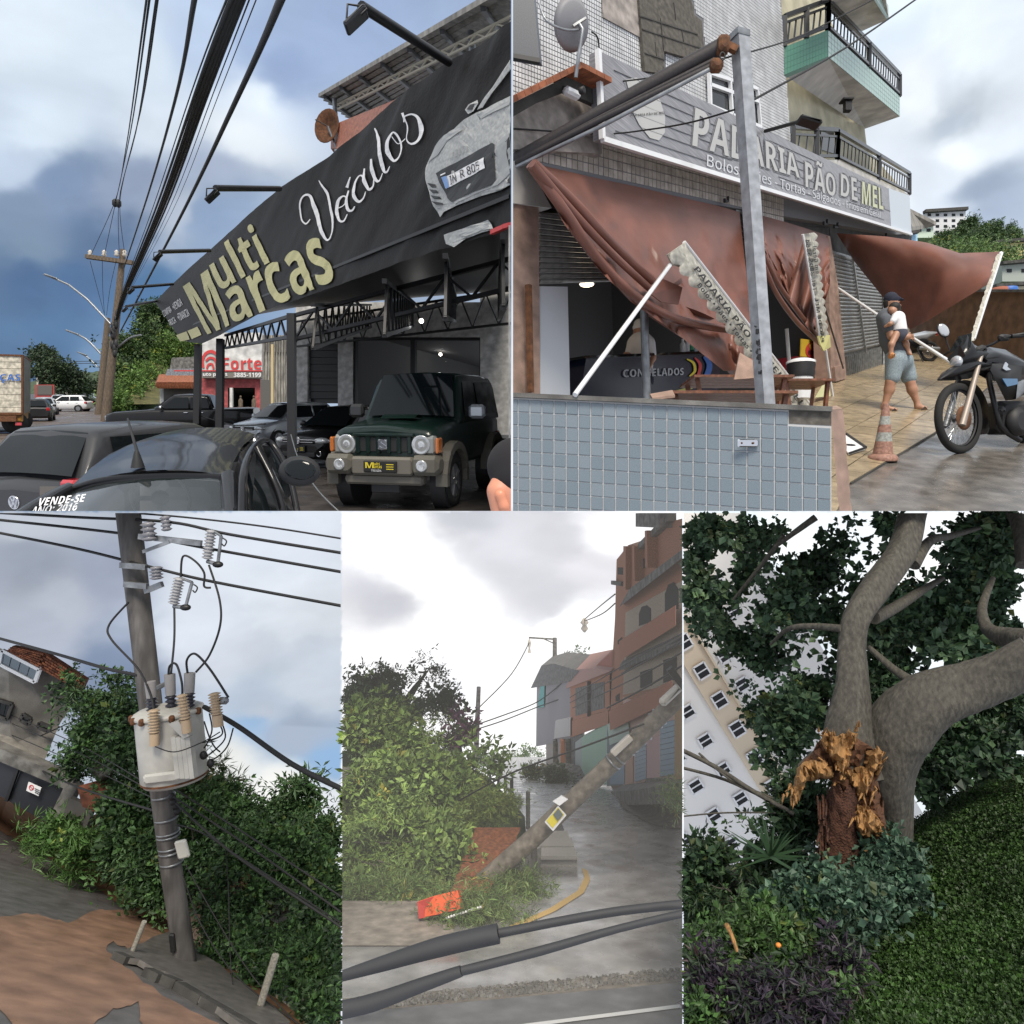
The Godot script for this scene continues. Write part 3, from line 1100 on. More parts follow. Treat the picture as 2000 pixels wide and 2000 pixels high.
	obj("frame", g, M.black_paint, o)
	tube(g, [c0 + V(0, 0.85, -0.1), c0 + V(0, 1.2, -0.05), c0 + V(0, 1.45, 0.05)], [0.2, 0.22, 0.12], 8)
	ball(g, c0 + V(0, 1.62, 0.08), V(0.14, 0.16, 0.14), Basis(), 6)
	var pr := obj("person", g, M.black_plastic)
	tag(pr, "rider in dark clothes and helmet sitting on the small motorcycle", "person")

func s_of() -> float:
	return (1000.0 - vh) / K

func lot_buildings() -> void:
	var g := G.new()
	var D := 46.0
	var o := thing("parts_shop", "red and white auto parts shop with a large roof sign", "shop", q(880, 1530, D))
	var back := V(-1.0, 0, -8.0)
	for r in [[760, 860, 1425, 1545], [962, 982, 1425, 1545], [860, 962, 1425, 1463]]:
		poly(g, [q(r[0], r[3], D), q(r[1], r[3], D), q(r[1], r[2], D), q(r[0], r[2], D)], back * 0.04)
		obj("wall", g, M.red_wall, o)
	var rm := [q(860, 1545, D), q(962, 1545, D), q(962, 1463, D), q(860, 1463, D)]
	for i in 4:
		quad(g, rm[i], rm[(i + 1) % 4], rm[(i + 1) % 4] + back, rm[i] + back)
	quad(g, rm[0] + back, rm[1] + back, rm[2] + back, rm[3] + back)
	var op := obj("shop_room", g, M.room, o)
	bar(g, q(874, 1545, D - 0.1), q(874, 1464, D - 0.1), 0.18)
	obj("door_post", g, M.wall_bright, op)
	poly(g, [q(763, 1426, D - 0.5), q(987, 1426, D - 0.5), q(987, 1402, D - 0.5), q(763, 1404, D - 0.5)], V(0, 0, -0.4))
	var st := obj("phone_strip", g, mat(0.16, 0.15, 0.13, 0.6), o)
	text(g, "uto peças", on_quad(q(766, 1423, D - 0.55), q(858, 1423, D - 0.55), q(858, 1406, D - 0.55), q(766, 1407, D - 0.55)))
	text(g, "3885-1199", on_quad(q(882, 1423, D - 0.55), q(985, 1423, D - 0.55), q(985, 1406, D - 0.55), q(882, 1406, D - 0.55)))
	obj("lettering", g, M.white_print, st)
	poly(g, [q(763, 1403, D - 0.5), q(987, 1401, D - 0.5), q(987, 1255, D - 0.5), q(763, 1255, D - 0.5)], V(0, 0, -0.3))
	var sg := obj("sign_board", g, M.wall_bright, o)
	text(g, "Forte", on_quad(q(840, 1395, D - 0.55), q(987, 1394, D - 0.55), q(987, 1349, D - 0.55), q(840, 1350, D - 0.55)))
	var on := func(x: float, y: float) -> Vector3: return q(x, y, D - 0.56)
	ribbon(g, [Vector2(768, 1388), Vector2(764, 1360), Vector2(775, 1335), Vector2(797, 1326), Vector2(818, 1338), Vector2(826, 1365), Vector2(826, 1392)], [9, 10, 11, 12, 11, 10, 9], on)
	ribbon(g, [Vector2(776, 1362), Vector2(792, 1350), Vector2(812, 1358), Vector2(818, 1390)], [8, 9, 9, 7], on)
	ribbon(g, [Vector2(780, 1392), Vector2(786, 1376), Vector2(800, 1374), Vector2(806, 1392)], [7, 8, 8, 7], on)
	box(g, q(874, 1399, D - 0.53), V(7.3, 0.08, 0.03))
	obj("lettering", g, M.red_print, sg)
	for e in [[908, 1512, "person sitting low inside the parts shop's dark doorway"], [958, 1512, "person standing at the parts shop's door"]]:
		var c := q(e[0], e[1], D - 0.6)
		tube(g, [c - V(0, 0.9, 0), c - V(0, 0.4, 0), c + V(0, 0.02, 0), c + V(0, 0.15, 0)], [0.1, 0.14, 0.14, 0.05], 8)
		ball(g, c + V(0, 0.24, 0), V(0.07, 0.09, 0.08), Basis(), 6)
		tag(obj("person", g, M.wood_pole), e[2], "person")
	D = 42.0
	o = thing("tin_shed", "pale corrugated tin building beside the parts shop", "building", q(1040, 1540, D))
	for i in 13:
		var x0 := 990 + i * 10
		poly(g, [q(x0, 1545, D), q(x0 + 10, 1545, D - 0.03), q(x0 + 10, 1265, D - 0.03), q(x0, 1265, D)], V(0, 0, -0.2))
		bar(g, q(x0 + 5, 1545, D - 0.04), q(x0 + 5, 1265, D - 0.04), 0.09)
		obj("tin_sheet", g, M.tin, o)
	for i in 9:
		bar(g, q(1000 + i * 10, 1330, D - 0.1), q(1000 + i * 10, 1285, D - 0.1), 0.12, 0.05)
	obj("louvre", g, M.dark_inside, o)
	poly(g, [q(984, 1545, D - 0.1), q(1026, 1545, D - 0.1), q(1026, 1435, D - 0.1), q(984, 1432, D - 0.1)], V(0, 0, 0.05))
	obj("gate", g, M.dark_inside, o)
	bar(g, q(1028, 1545, D - 0.15), q(1028, 1300, D - 0.15), 0.14)
	obj("drainpipe", g, mat(0.45, 0.36, 0.2, 0.6), o)
	D = 52.0
	o = thing("tiled_shed", "low white shed with an orange tiled roof beside the parts shop", "building", q(670, 1530, D))
	poly(g, [q(603, 1545, D), q(760, 1545, D), q(760, 1455, D), q(603, 1455, D)], V(0, 0, -5))
	obj("wall", g, M.wall_bright, o)
	poly(g, [q(618, 1545, D - 0.05), q(748, 1545, D - 0.05), q(748, 1462, D - 0.05), q(618, 1462, D - 0.05)], V(0, 0, 0.03))
	obj("painted_dark_opening", g, M.dark_inside, o)  # flat panel for the shed's opening, its inner shade put into the dark colour
	for i in 16:
		var x0 := 600 + i * 10.0
		tube(g, [q(x0, 1454, D - 1.2), q(x0 + 9, 1424, D + 1.5)], 0.26, 6)
		obj("tile", g, M.terracotta, o)
	poly(g, [q(622, 1424, D + 1), q(760, 1424, D + 1), q(760, 1390, D + 1), q(632, 1392, D + 1)], V(0, 0, -0.3))
	obj("awning_sheet", g, M.galv, o)
	poly(g, [q(640, 1392, D + 3), q(760, 1392, D + 3), q(760, 1345, D + 3), q(648, 1350, D + 3)], V(0, 0, -3))
	obj("upper_wall", g, M.concrete, o)
	o = thing("dealer_hall", "white dealer building with a dark open hall behind the cars", "building", q(1500, 1560, 27))
	var n := (q(1932, 1400, 24) - q(1115, 1400, 30)).cross(Vector3.UP)
	var kk := n.dot(q(1115, 1400, 30))
	var inn := V(n.x, 0, n.z).normalized()
	if inn.z > 0.0:
		inn = -inn
	var w := func(x: float, y: float) -> Vector3: return ray(x, y, n, kk)
	for r in [[1115, 1150, 1160, 1640], [1275, 1150, 1332, 1640], [1812, 1100, 1960, 1640], [1160, 1150, 1275, 1296], [1332, 1140, 1812, 1272]]:
		poly(g, [w.call(r[0], r[3]), w.call(r[2], r[3]), w.call(r[2], r[1]), w.call(r[0], r[1])], inn * 0.25)
		obj("wall", g, M.wall_white, o)
	poly(g, [P(997, 998, 7.4), P(997, 990, 18), P(997, 560, 18), P(997, 440, 7.4)], V(-0.02, 0, 0))
	obj("added_light_block", g, M.wall_white, o)  # unseen wall, added edge-on to keep light from the right off the jeep
	for i in 8:
		var y0 := 1296.0 + i * 26
		poly(g, [w.call(1160, y0 + 24) + inn * 0.1, w.call(1275, y0 + 24) + inn * 0.1, w.call(1275, y0) + inn * 0.1, w.call(1160, y0) + inn * 0.1], inn * 0.05)
		obj("shutter_slat", g, M.black_plastic, o)
	poly(g, [w.call(1160, 1520) + inn * 0.2, w.call(1275, 1520) + inn * 0.2, w.call(1275, 1290) + inn * 0.2, w.call(1160, 1290) + inn * 0.2])
	obj("shutter_back", g, M.black_iron, o)
	var a: Vector3 = w.call(1332, 1640)
	var b: Vector3 = w.call(1812, 1640)
	var c: Vector3 = w.call(1812, 1250)
	var d: Vector3 = w.call(1332, 1250)
	for f in [[a, b, b + inn * 9, a + inn * 9], [d, c, c + inn * 9, d + inn * 9], [a, d, d + inn * 9, a + inn * 9], [b, c, c + inn * 9, b + inn * 9], [a + inn * 9, b + inn * 9, c + inn * 9, d + inn * 9]]:
		quad(g, f[0], f[1], f[2], f[3])
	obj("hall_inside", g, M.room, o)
	for r in [[1332, 1272, 1340, 1600], [1545, 1280, 1562, 1600], [1806, 1272, 1812, 1600], [1332, 1272, 1812, 1282]]:
		poly(g, [w.call(r[0], r[3]) + inn * 0.05, w.call(r[2], r[3]) + inn * 0.05, w.call(r[2], r[1]) + inn * 0.05, w.call(r[0], r[1]) + inn * 0.05], inn * 0.12)
		obj("door_frame", g, M.black_iron, o)
	var k := 0
	for e in [[1662, 1337, 31.0], [1607, 1355, 32.0], [1678, 1363, 33.0], [1500, 1340, 31.0], [1590, 1211, 21.0], [1750, 1312, 32.0]]:
		k += 1
		var lp := q(e[0], e[1], e[2])
		ball(g, lp, Vector3.ONE * (0.07 if k < 6 else 0.04), Basis(), 6)
		var lm := obj("ceiling_lamp", g, M.bulb if k < 6 else mat(0.6, 0.02, 0.02, 0.5, {"glow": 0.4}))
		tag(lm, ["small white lamp, brightest of those glowing inside the dark hall", "small white lamp low inside the dark hall", "lowest small white lamp inside the dark hall", "dim small lamp behind the hall's middle post", "white lamp hanging under the canopy's lattice girder", "tiny red lamp inside the dark hall"][k - 1], "lamp")
		var ol := OmniLight3D.new()
		ol.name = "lamp_light_%03d" % k
		ol.light_energy = 0.12 if k < 6 else 0.02
		ol.light_size = 0.07
		ol.shadow_enabled = true
		ol.omni_range = 30.0
		ol.omni_attenuation = 2.0
		ol.position = lp + V(0, -0.12, 0)
		add_child(ol)
	o = thing("roof_terrace", "tiled terrace wall under a tin roof above the banner", "building", q(1300, 560, 17))
	var e1 := func(x, y, dd): return q(x, y, dd)
	poly(g, [q(1248, 560, 18), q(1248, 475, 18), q(1500, 372, 14.4), q(1500, 560, 14.4)], V(0.2, 0, -2))
	obj("wall", g, M.orange_tile, o)
	for i in 11:
		for j in 8:
			var x0 := 1262.0 + i * 19
			var yt := 505 - (x0 - 1262) * 0.41
			if i < 3 and j < 2 - i:
				continue
			var y0 := yt + j * 17
			var dd := lerpf(18, 14.4, (x0 - 1248) / 252.0) - 0.02
			quad(g, q(x0, y0 + 15, dd), q(x0 + 17, y0 + 8, dd - 0.26), q(x0 + 17, y0 - 7, dd - 0.26), q(x0, y0, dd))
	obj("tile_field", g, M.wall_bright, o).set_meta("kind", "stuff")
	var rf := func(x: float, y: float, s: float) -> Vector3: return q(x, y, s)
	for i in 9:
		var s0 := i / 9.0
		var s1 := (i + 0.97) / 9.0
		var la := q(1210, 362, 19).lerp(q(1350, 470, 23), s0)
		var ra := q(1990, -85, 9.5).lerp(q(2060, 62, 12.5), s0)
		var lb := q(1210, 362, 19).lerp(q(1350, 470, 23), s1)
		var rb := q(1990, -85, 9.5).lerp(q(2060, 62, 12.5), s1)
		poly(g, [la, ra, rb, lb], V(0, 0.03, 0))
		bar(g, la, ra, 0.12, 0.09)
		obj("tin_sheet", g, M.tin_under, o)
	for i in 8:
		var s0 := 0.04 + i * 0.14
		bar(g, q(1210, 366, 19).lerp(q(1990, -80, 9.5), s0) - V(0, 0.06, 0), q(1350, 476, 23).lerp(q(2060, 70, 12.5), s0) - V(0, 0.06, 0), 0.08)
		obj("purlin", g, M.black_iron, o)
	var ta := q(1262, 400, 19.4)
	var tb := q(2000, 25, 10.2)
	bar(g, ta, tb, 0.035)
	bar(g, ta - V(0, 0.13, 0), tb - V(0, 0.13, 0), 0.035)
	for i in 30:
		var p0 := ta.lerp(tb, i / 30.0)
		var p1 := ta.lerp(tb, (i + 1) / 30.0)
		bar(g, p0 if i % 2 else p0 - V(0, 0.13, 0), p1 - V(0, 0.13, 0) if i % 2 else p1, 0.025)
	obj("truss", g, mat(0.5, 0.46, 0.36, 0.6), o)
	for e in [[1262, 372, 1268, 480, 18.5], [1776, 120, 1783, 200, 12.0]]:
		tube(g, [q(e[0], e[1], e[4]), q(e[2], e[3], e[4])], 0.06, 8)
		obj("post", g, M.galv, o)
	var c2 := q(1237, 477, 17.6)
	lathe(g, c2, V(-0.55, -0.1, 1), [[0.03, -0.12], [0.25, -0.07], [0.4, 0.04], [0.39, 0.05], [0.24, -0.05], [0.02, -0.1]], 20)
	var ds := thing("satellite_dish", "small rusty satellite dish on the terrace corner above the banner", "dish", c2)
	obj("reflector", g, M.rust, ds)
	tube(g, [c2, c2 + V(0.2, -0.5, -0.1)], 0.03, 6)
	tube(g, [c2, c2 + V(-0.2, -0.05, 0.4)], 0.015, 5)
	obj("arm", g, M.galv, ds)

func lot_canopy() -> void:
	var o := thing("canopy", "black steel canopy on lattice girders over the parked cars", "canopy", q(1100, 1640, 15))
	var g := G.new()
	for e in [[748, 1300, 742, 1640, 25.0, 0.2], [832, 1280, 828, 1640, 22.5, 0.2], [1100, 1185, 1103, 1765, 14.2, 0.15]]:
		bar(g, q(e[0], e[1], e[4]), q(e[2], e[3], e[4]) - V(0, 0.6, 0), e[5])
		obj("post", g, M.black_iron, o)
	poly(g, [bsurf(700, 1270) + V(0, 0.3, 0), bsurf(1932, 850) + V(0, 0.3, 0), q(2100, 1080, 23), q(1115, 1160, 29.5)], V(0, 0.05, 0))
	obj("roof_sheet", g, M.black_iron, o)
	for t in [[850, 1266, 24, 1100, 1192, 14.5, 0.42], [1112, 1215, 29, 1990, 1085, 21, 1.0], [1112, 1190, 15, 1990, 960, 12, 0.5], [1180, 1150, 13.2, 1400, 1150, 26, 0.8], [1450, 1060, 10.6, 1560, 1140, 24, 0.8], [1680, 965, 9.2, 1720, 1120, 23, 0.8], [1900, 890, 8.1, 1880, 1110, 22, 0.8]]:
		var a := q(t[0], t[1], t[2])
		var b := q(t[3], t[4], t[5])
		var h := V(0, -t[6], 0)
		bar(g, a, b, 0.07)
		bar(g, a + h, b + h, 0.07)
		var n := int(a.distance_to(b) / 0.55)
		for i in n:
			var p0 := a.lerp(b, float(i) / n)
			var p1 := a.lerp(b, float(i + 1) / n)
			bar(g, p0 if i % 2 else p0 + h, p1 + h if i % 2 else p1, 0.04)
		obj("girder", g, M.black_iron, o)
	wire(g, [[760, 1570, 25], [860, 1600, 24], [930, 1606, 20], [1000, 1600, 16]], 0.02)
	one("chain", g, M.black_iron, "thin chain slung between the black canopy posts", "chain")
	wire(g, [[1098, 1640, 14.0], [1130, 1740, 12.5], [1200, 1850, 11], [1290, 1940, 10.6]], 0.012)
	one("chain", g, M.galv, "thin rope running from the front canopy post to the floor", "rope")

func lot_banner() -> void:
	var top := [[585, 1140], [650, 1075], [790, 945], [1060, 712], [1240, 590], [1480, 385], [1690, 240], [1990, 48]]
	var bot := [[585, 1141], [690, 1287], [760, 1297], [880, 1240], [1000, 1172], [1190, 1110], [1450, 1012], [1640, 945], [1990, 842]]
	var o := thing("shop_banner", "long black banner with cream and white lettering and a printed silver car", "banner", bsurf(1000, 1170))
	var g := G.new()
	sheet(g, 150, 26, func(a: float, b: float):
		var x := lerpf(585, 1990, pow(a, 0.8))
		return bsurf(x, lerpf(line_at(bot, x), line_at(top, x), b)))
	obj("fabric", g, M.banner, o)
	var on := func(x: float, y: float) -> Vector3: return bsurf(x, y, 0.03)
	var on2 := func(x: float, y: float) -> Vector3: return bsurf(x, y, 0.04)
	var on3 := func(x: float, y: float) -> Vector3: return bsurf(x, y, 0.05)
	var c4 := func(a: Array) -> Callable:
		var p := []
		for e in a:
			p.append(Vector2(579.6 + 0.4 * e[0], 772.8 + 0.4 * e[1]))
		return func(s: float, t: float) -> Vector3:
			var z: Vector2 = p[0].lerp(p[1], s).lerp(p[3].lerp(p[2], s), t)
			return bsurf(z.x, z.y, 0.035)
	text(g, "M", c4.call([[515, 1222], [738, 1140], [530, 610], [290, 775]]), "Droid Sans", 700, 0.08)
	text(g, "ulti", c4.call([[645, 815], [1115, 548], [950, 178], [505, 490]]), "Droid Sans", 700, 0.06)
	text(g, "arcas", c4.call([[770, 1125], [1755, 715], [1570, 285], [655, 830]]), "Droid Sans", 700, 0.05)
	for r in [[[225, 1232], [320, 1195], [345, 1270], [262, 1290]], [[328, 1190], [420, 1150], [462, 1228], [365, 1268]]]:
		flat_poly(g, r.map(func(e): return [579.6 + 0.4 * e[0], 772.8 + 0.4 * e[1]]), on)
	obj("lettering", g, M.cream_print, o)
	text(g, "COMPRA", c4.call([[105, 1060], [185, 1010], [165, 955], [88, 1005]]), "Droid Sans", 400, 0.2)
	text(g, "•VENDA", c4.call([[205, 1000], [290, 945], [262, 880], [182, 940]]), "Droid Sans", 400, 0.2)
	text(g, "TROCA", c4.call([[165, 1148], [232, 1110], [210, 1055], [148, 1095]]), "Droid Sans", 400, 0.2)
	text(g, "•FINANCIA", c4.call([[258, 1098], [360, 1045], [332, 980], [232, 1035]]), "Droid Sans", 400, 0.2)
	var bz := func(l: Array) -> Array: return l.map(func(e): return Vector2(1062.6 + e[0] * 0.5, e[1] * 0.5))
	for e in [
		[[[220, 1655], [188, 1690], [152, 1650], [140, 1560], [162, 1490], [205, 1472], [238, 1530], [275, 1640], [315, 1750], [352, 1812], [384, 1795], [396, 1710], [385, 1600], [345, 1460], [280, 1362]], [3, 6, 6, 5, 5, 9, 14, 16, 14, 8, 5, 6, 9, 10, 3]],
		[[[432, 1575], [485, 1545], [500, 1500], [470, 1482], [436, 1520], [424, 1600], [448, 1664], [485, 1672], [512, 1620]], [3, 4, 6, 5, 9, 13, 10, 6, 3]],
		[[[512, 1440], [500, 1520], [518, 1585], [545, 1592], [566, 1560]], [6, 13, 12, 6, 3]], [[[500, 1418], [528, 1338]], [10, 3]],
		[[[648, 1372], [632, 1338], [600, 1330], [568, 1380], [562, 1470], [592, 1525], [630, 1500], [648, 1450]], [7, 9, 4, 9, 14, 10, 5, 3]],
		[[[636, 1275], [642, 1370], [672, 1432], [704, 1410], [712, 1340]], [6, 13, 11, 5, 3]], [[[694, 1205], [704, 1310], [730, 1368], [756, 1362], [775, 1310]], [8, 14, 11, 5, 3]],
		[[[712, 970], [748, 1060], [765, 1180], [782, 1285], [806, 1302], [832, 1260]], [4, 13, 15, 12, 6, 3]],
		[[[868, 1008], [828, 1075], [824, 1160], [862, 1218], [905, 1180], [916, 1100], [890, 1020], [868, 1008]], [5, 12, 16, 9, 5, 6, 7, 5]], [[[862, 1040], [895, 1090], [945, 1050]], [3, 3, 3]],
		[[[940, 862], [950, 895], [945, 930]], [10, 7, 3]], [[[950, 890], [962, 960], [955, 1050], [985, 1088], [1030, 1060], [1055, 990], [1045, 900], [1000, 868], [950, 890]], [3, 4, 4, 7, 9, 15, 12, 6, 3]]]:
		ribbon(g, bz.call(e[0]), e[1], on)
	obj("lettering", g, M.white_print, o)
	var pp := func(l: Array) -> Array: return l.map(func(e): return [1062.6 + e[0] * 0.5, e[1] * 0.5])
	flat_poly(g, pp.call([[1110, 1270], [1125, 1200], [1170, 1110], [1250, 1030], [1330, 985], [1410, 915], [1500, 860], [1745, 730], [1745, 1400], [1640, 1440], [1480, 1500], [1330, 1560], [1230, 1600], [1200, 1640], [1160, 1560], [1130, 1440], [1112, 1340]]), on)
	flat_poly(g, pp.call([[1505, 840], [1560, 740], [1745, 455], [1745, 525], [1600, 720], [1540, 820]]), on)
	flat_poly(g, pp.call([[1415, 840], [1440, 800], [1500, 762], [1515, 790], [1480, 850], [1440, 872]]), on)
	flat_poly(g, pp.call([[1235, 1775], [1300, 1745], [1570, 1662], [1612, 1730], [1400, 1800], [1300, 1865], [1240, 1840]]), on)
	var pc := obj("printed_car", g, mat(0.5, 0.51, 0.5, 0.5, {"tex": M.fine, "scale": 0.4}), o)
	flat_poly(g, pp.call([[1195, 1318], [1620, 1088], [1642, 1102], [1630, 1370], [1600, 1402], [1300, 1530], [1268, 1500]]), on2)
	obj("printed_grille", g, M.dark_print, pc)
	for i in 4:
		flat_poly(g, pp.call([[1130 + i * 8, 1390 + i * 45], [1190 + i * 12, 1400 + i * 45], [1200 + i * 12, 1425 + i * 42], [1160 + i * 8, 1425 + i * 42]]), on2)
		obj("printed_slat", g, M.dark_print, pc)
	flat_poly(g, pp.call([[1705, 1100], [1745, 1040], [1745, 1390], [1690, 1385], [1730, 1330]]), on2)
	obj("printed_vent", g, M.dark_print, pc)
	flat_poly(g, pp.call([[1430, 840], [1455, 805], [1485, 790], [1470, 840]]), on2)
	obj("printed_mirror_glass", g, M.dark_print, pc)
	flat_poly(g, pp.call([[1180, 1120], [1260, 1045], [1400, 960], [1420, 985], [1280, 1080], [1210, 1180], [1130, 1240]]), on2)
	flat_poly(g, pp.call([[1500, 880], [1745, 770], [1745, 800], [1540, 905]]), on2)
	flat_poly(g, pp.call([[1745, 1290], [1640, 1400], [1330, 1545], [1320, 1530], [1600, 1410], [1650, 1340], [1660, 1090], [1745, 1010]]), on2)
	flat_poly(g, pp.call([[1310, 1770], [1560, 1690], [1590, 1725], [1400, 1785]]), on2)
	for i in 4:
		ribbon(g, range(9).map(func(k): return Vector2(1062.6 + (1345 + i * 24 + cos(k * TAU / 8) * 17) * 0.5, (1172 - i * 12 + sin(k * TAU / 8) * 22) * 0.5)), [2.2], on2)
	obj("printed_shading", g, M.grey_print, pc)
	flat_poly(g, pp.call([[1250, 1352], [1565, 1200], [1578, 1282], [1266, 1432]]), on3)
	flat_poly(g, pp.call([[1238, 1330], [1275, 1312], [1275, 1322], [1240, 1340]]), on3)
	obj("printed_plate", g, M.white_print, pc)
	flat_poly(g, pp.call([[1250, 1352], [1280, 1338], [1294, 1418], [1266, 1432]]), func(x: float, y: float): return bsurf(x, y, 0.06))
	obj("printed_strip", g, mat(0.18, 0.3, 0.55, 0.5), pc)
	var pl := func(a: Array) -> Callable:
		return func(s: float, t: float) -> Vector3:
			var z: Vector2 = Vector2(a[0][0], a[0][1]).lerp(Vector2(a[1][0], a[1][1]), s).lerp(Vector2(a[3][0], a[3][1]).lerp(Vector2(a[2][0], a[2][1]), s), t)
			return bsurf(1062.6 + z.x * 0.5, z.y * 0.5, 0.06)
	text(g, "IN", pl.call([[1305, 1405], [1355, 1380], [1345, 1315], [1298, 1340]]), "Droid Sans", 400, 0.3)
	text(g, "R 805", pl.call([[1392, 1362], [1542, 1290], [1530, 1228], [1382, 1300]]), "Droid Sans", 400, 0.2)
	obj("lettering", g, M.black_print, pc)
	for i in 12:
		var x := 1860.0 + i * 10
		bar(g, bsurf(x, line_at(bot, x) - 2, 0.02), bsurf(x + 10, line_at(bot, x + 10) - 2, 0.02), 0.05)
	obj("hem", g, M.red_print, o)
	var li := 0
	for e in [[1345, 35, 1695, 235, 7.6, 9.2, 0.055], [795, 722, 1056, 712, 11.4, 13.6, 0.05], [585, 962, 792, 945, 17.5, 19.5, 0.05], [482, 1096, 652, 1072, 23.5, 26.0, 0.05], [458, 1168, 592, 1135, 27.5, 31.5, 0.05]]:
		li += 1
		var a := q(e[0] + 18, e[1] - 12, e[4])
		var b := q(e[2], e[3], e[5])
		var t := thing("floodlight", ["black floodlight on the thickest slanting arm above the printed car", "black floodlight on a level arm above the banner's script word", "black floodlight on an arm above the cream M", "small floodlight on an arm beside the thick cable bundle", "small floodlight arm at the banner's far end by the pole"][li - 1], "floodlight", a, "floodlights along the banner's top")
		tube(g, [a, b], e[6], 8)
		obj("arm", g, M.black_iron, t)
		var k := 1.0 if li == 1 else 0.85
		rbox(g, a + V(-0.05, -0.16, 0.02) * k, V(0.3, 0.05, 0.2) * k, 0.015, Basis(V(0, 0, 1), 0.75))
		obj("lamp_head", g, M.grey_paint, t)
		tube(g, [a, a + V(0.08, -0.1, 0.1) * k, a + V(0.02, -0.16, 0.1) * k], 0.012, 5)
		tube(g, [a, a + V(-0.12, -0.05, 0.1) * k, a + V(-0.14, -0.24, 0.08) * k], 0.012, 5)
		obj("bracket", g, M.black_iron, t)

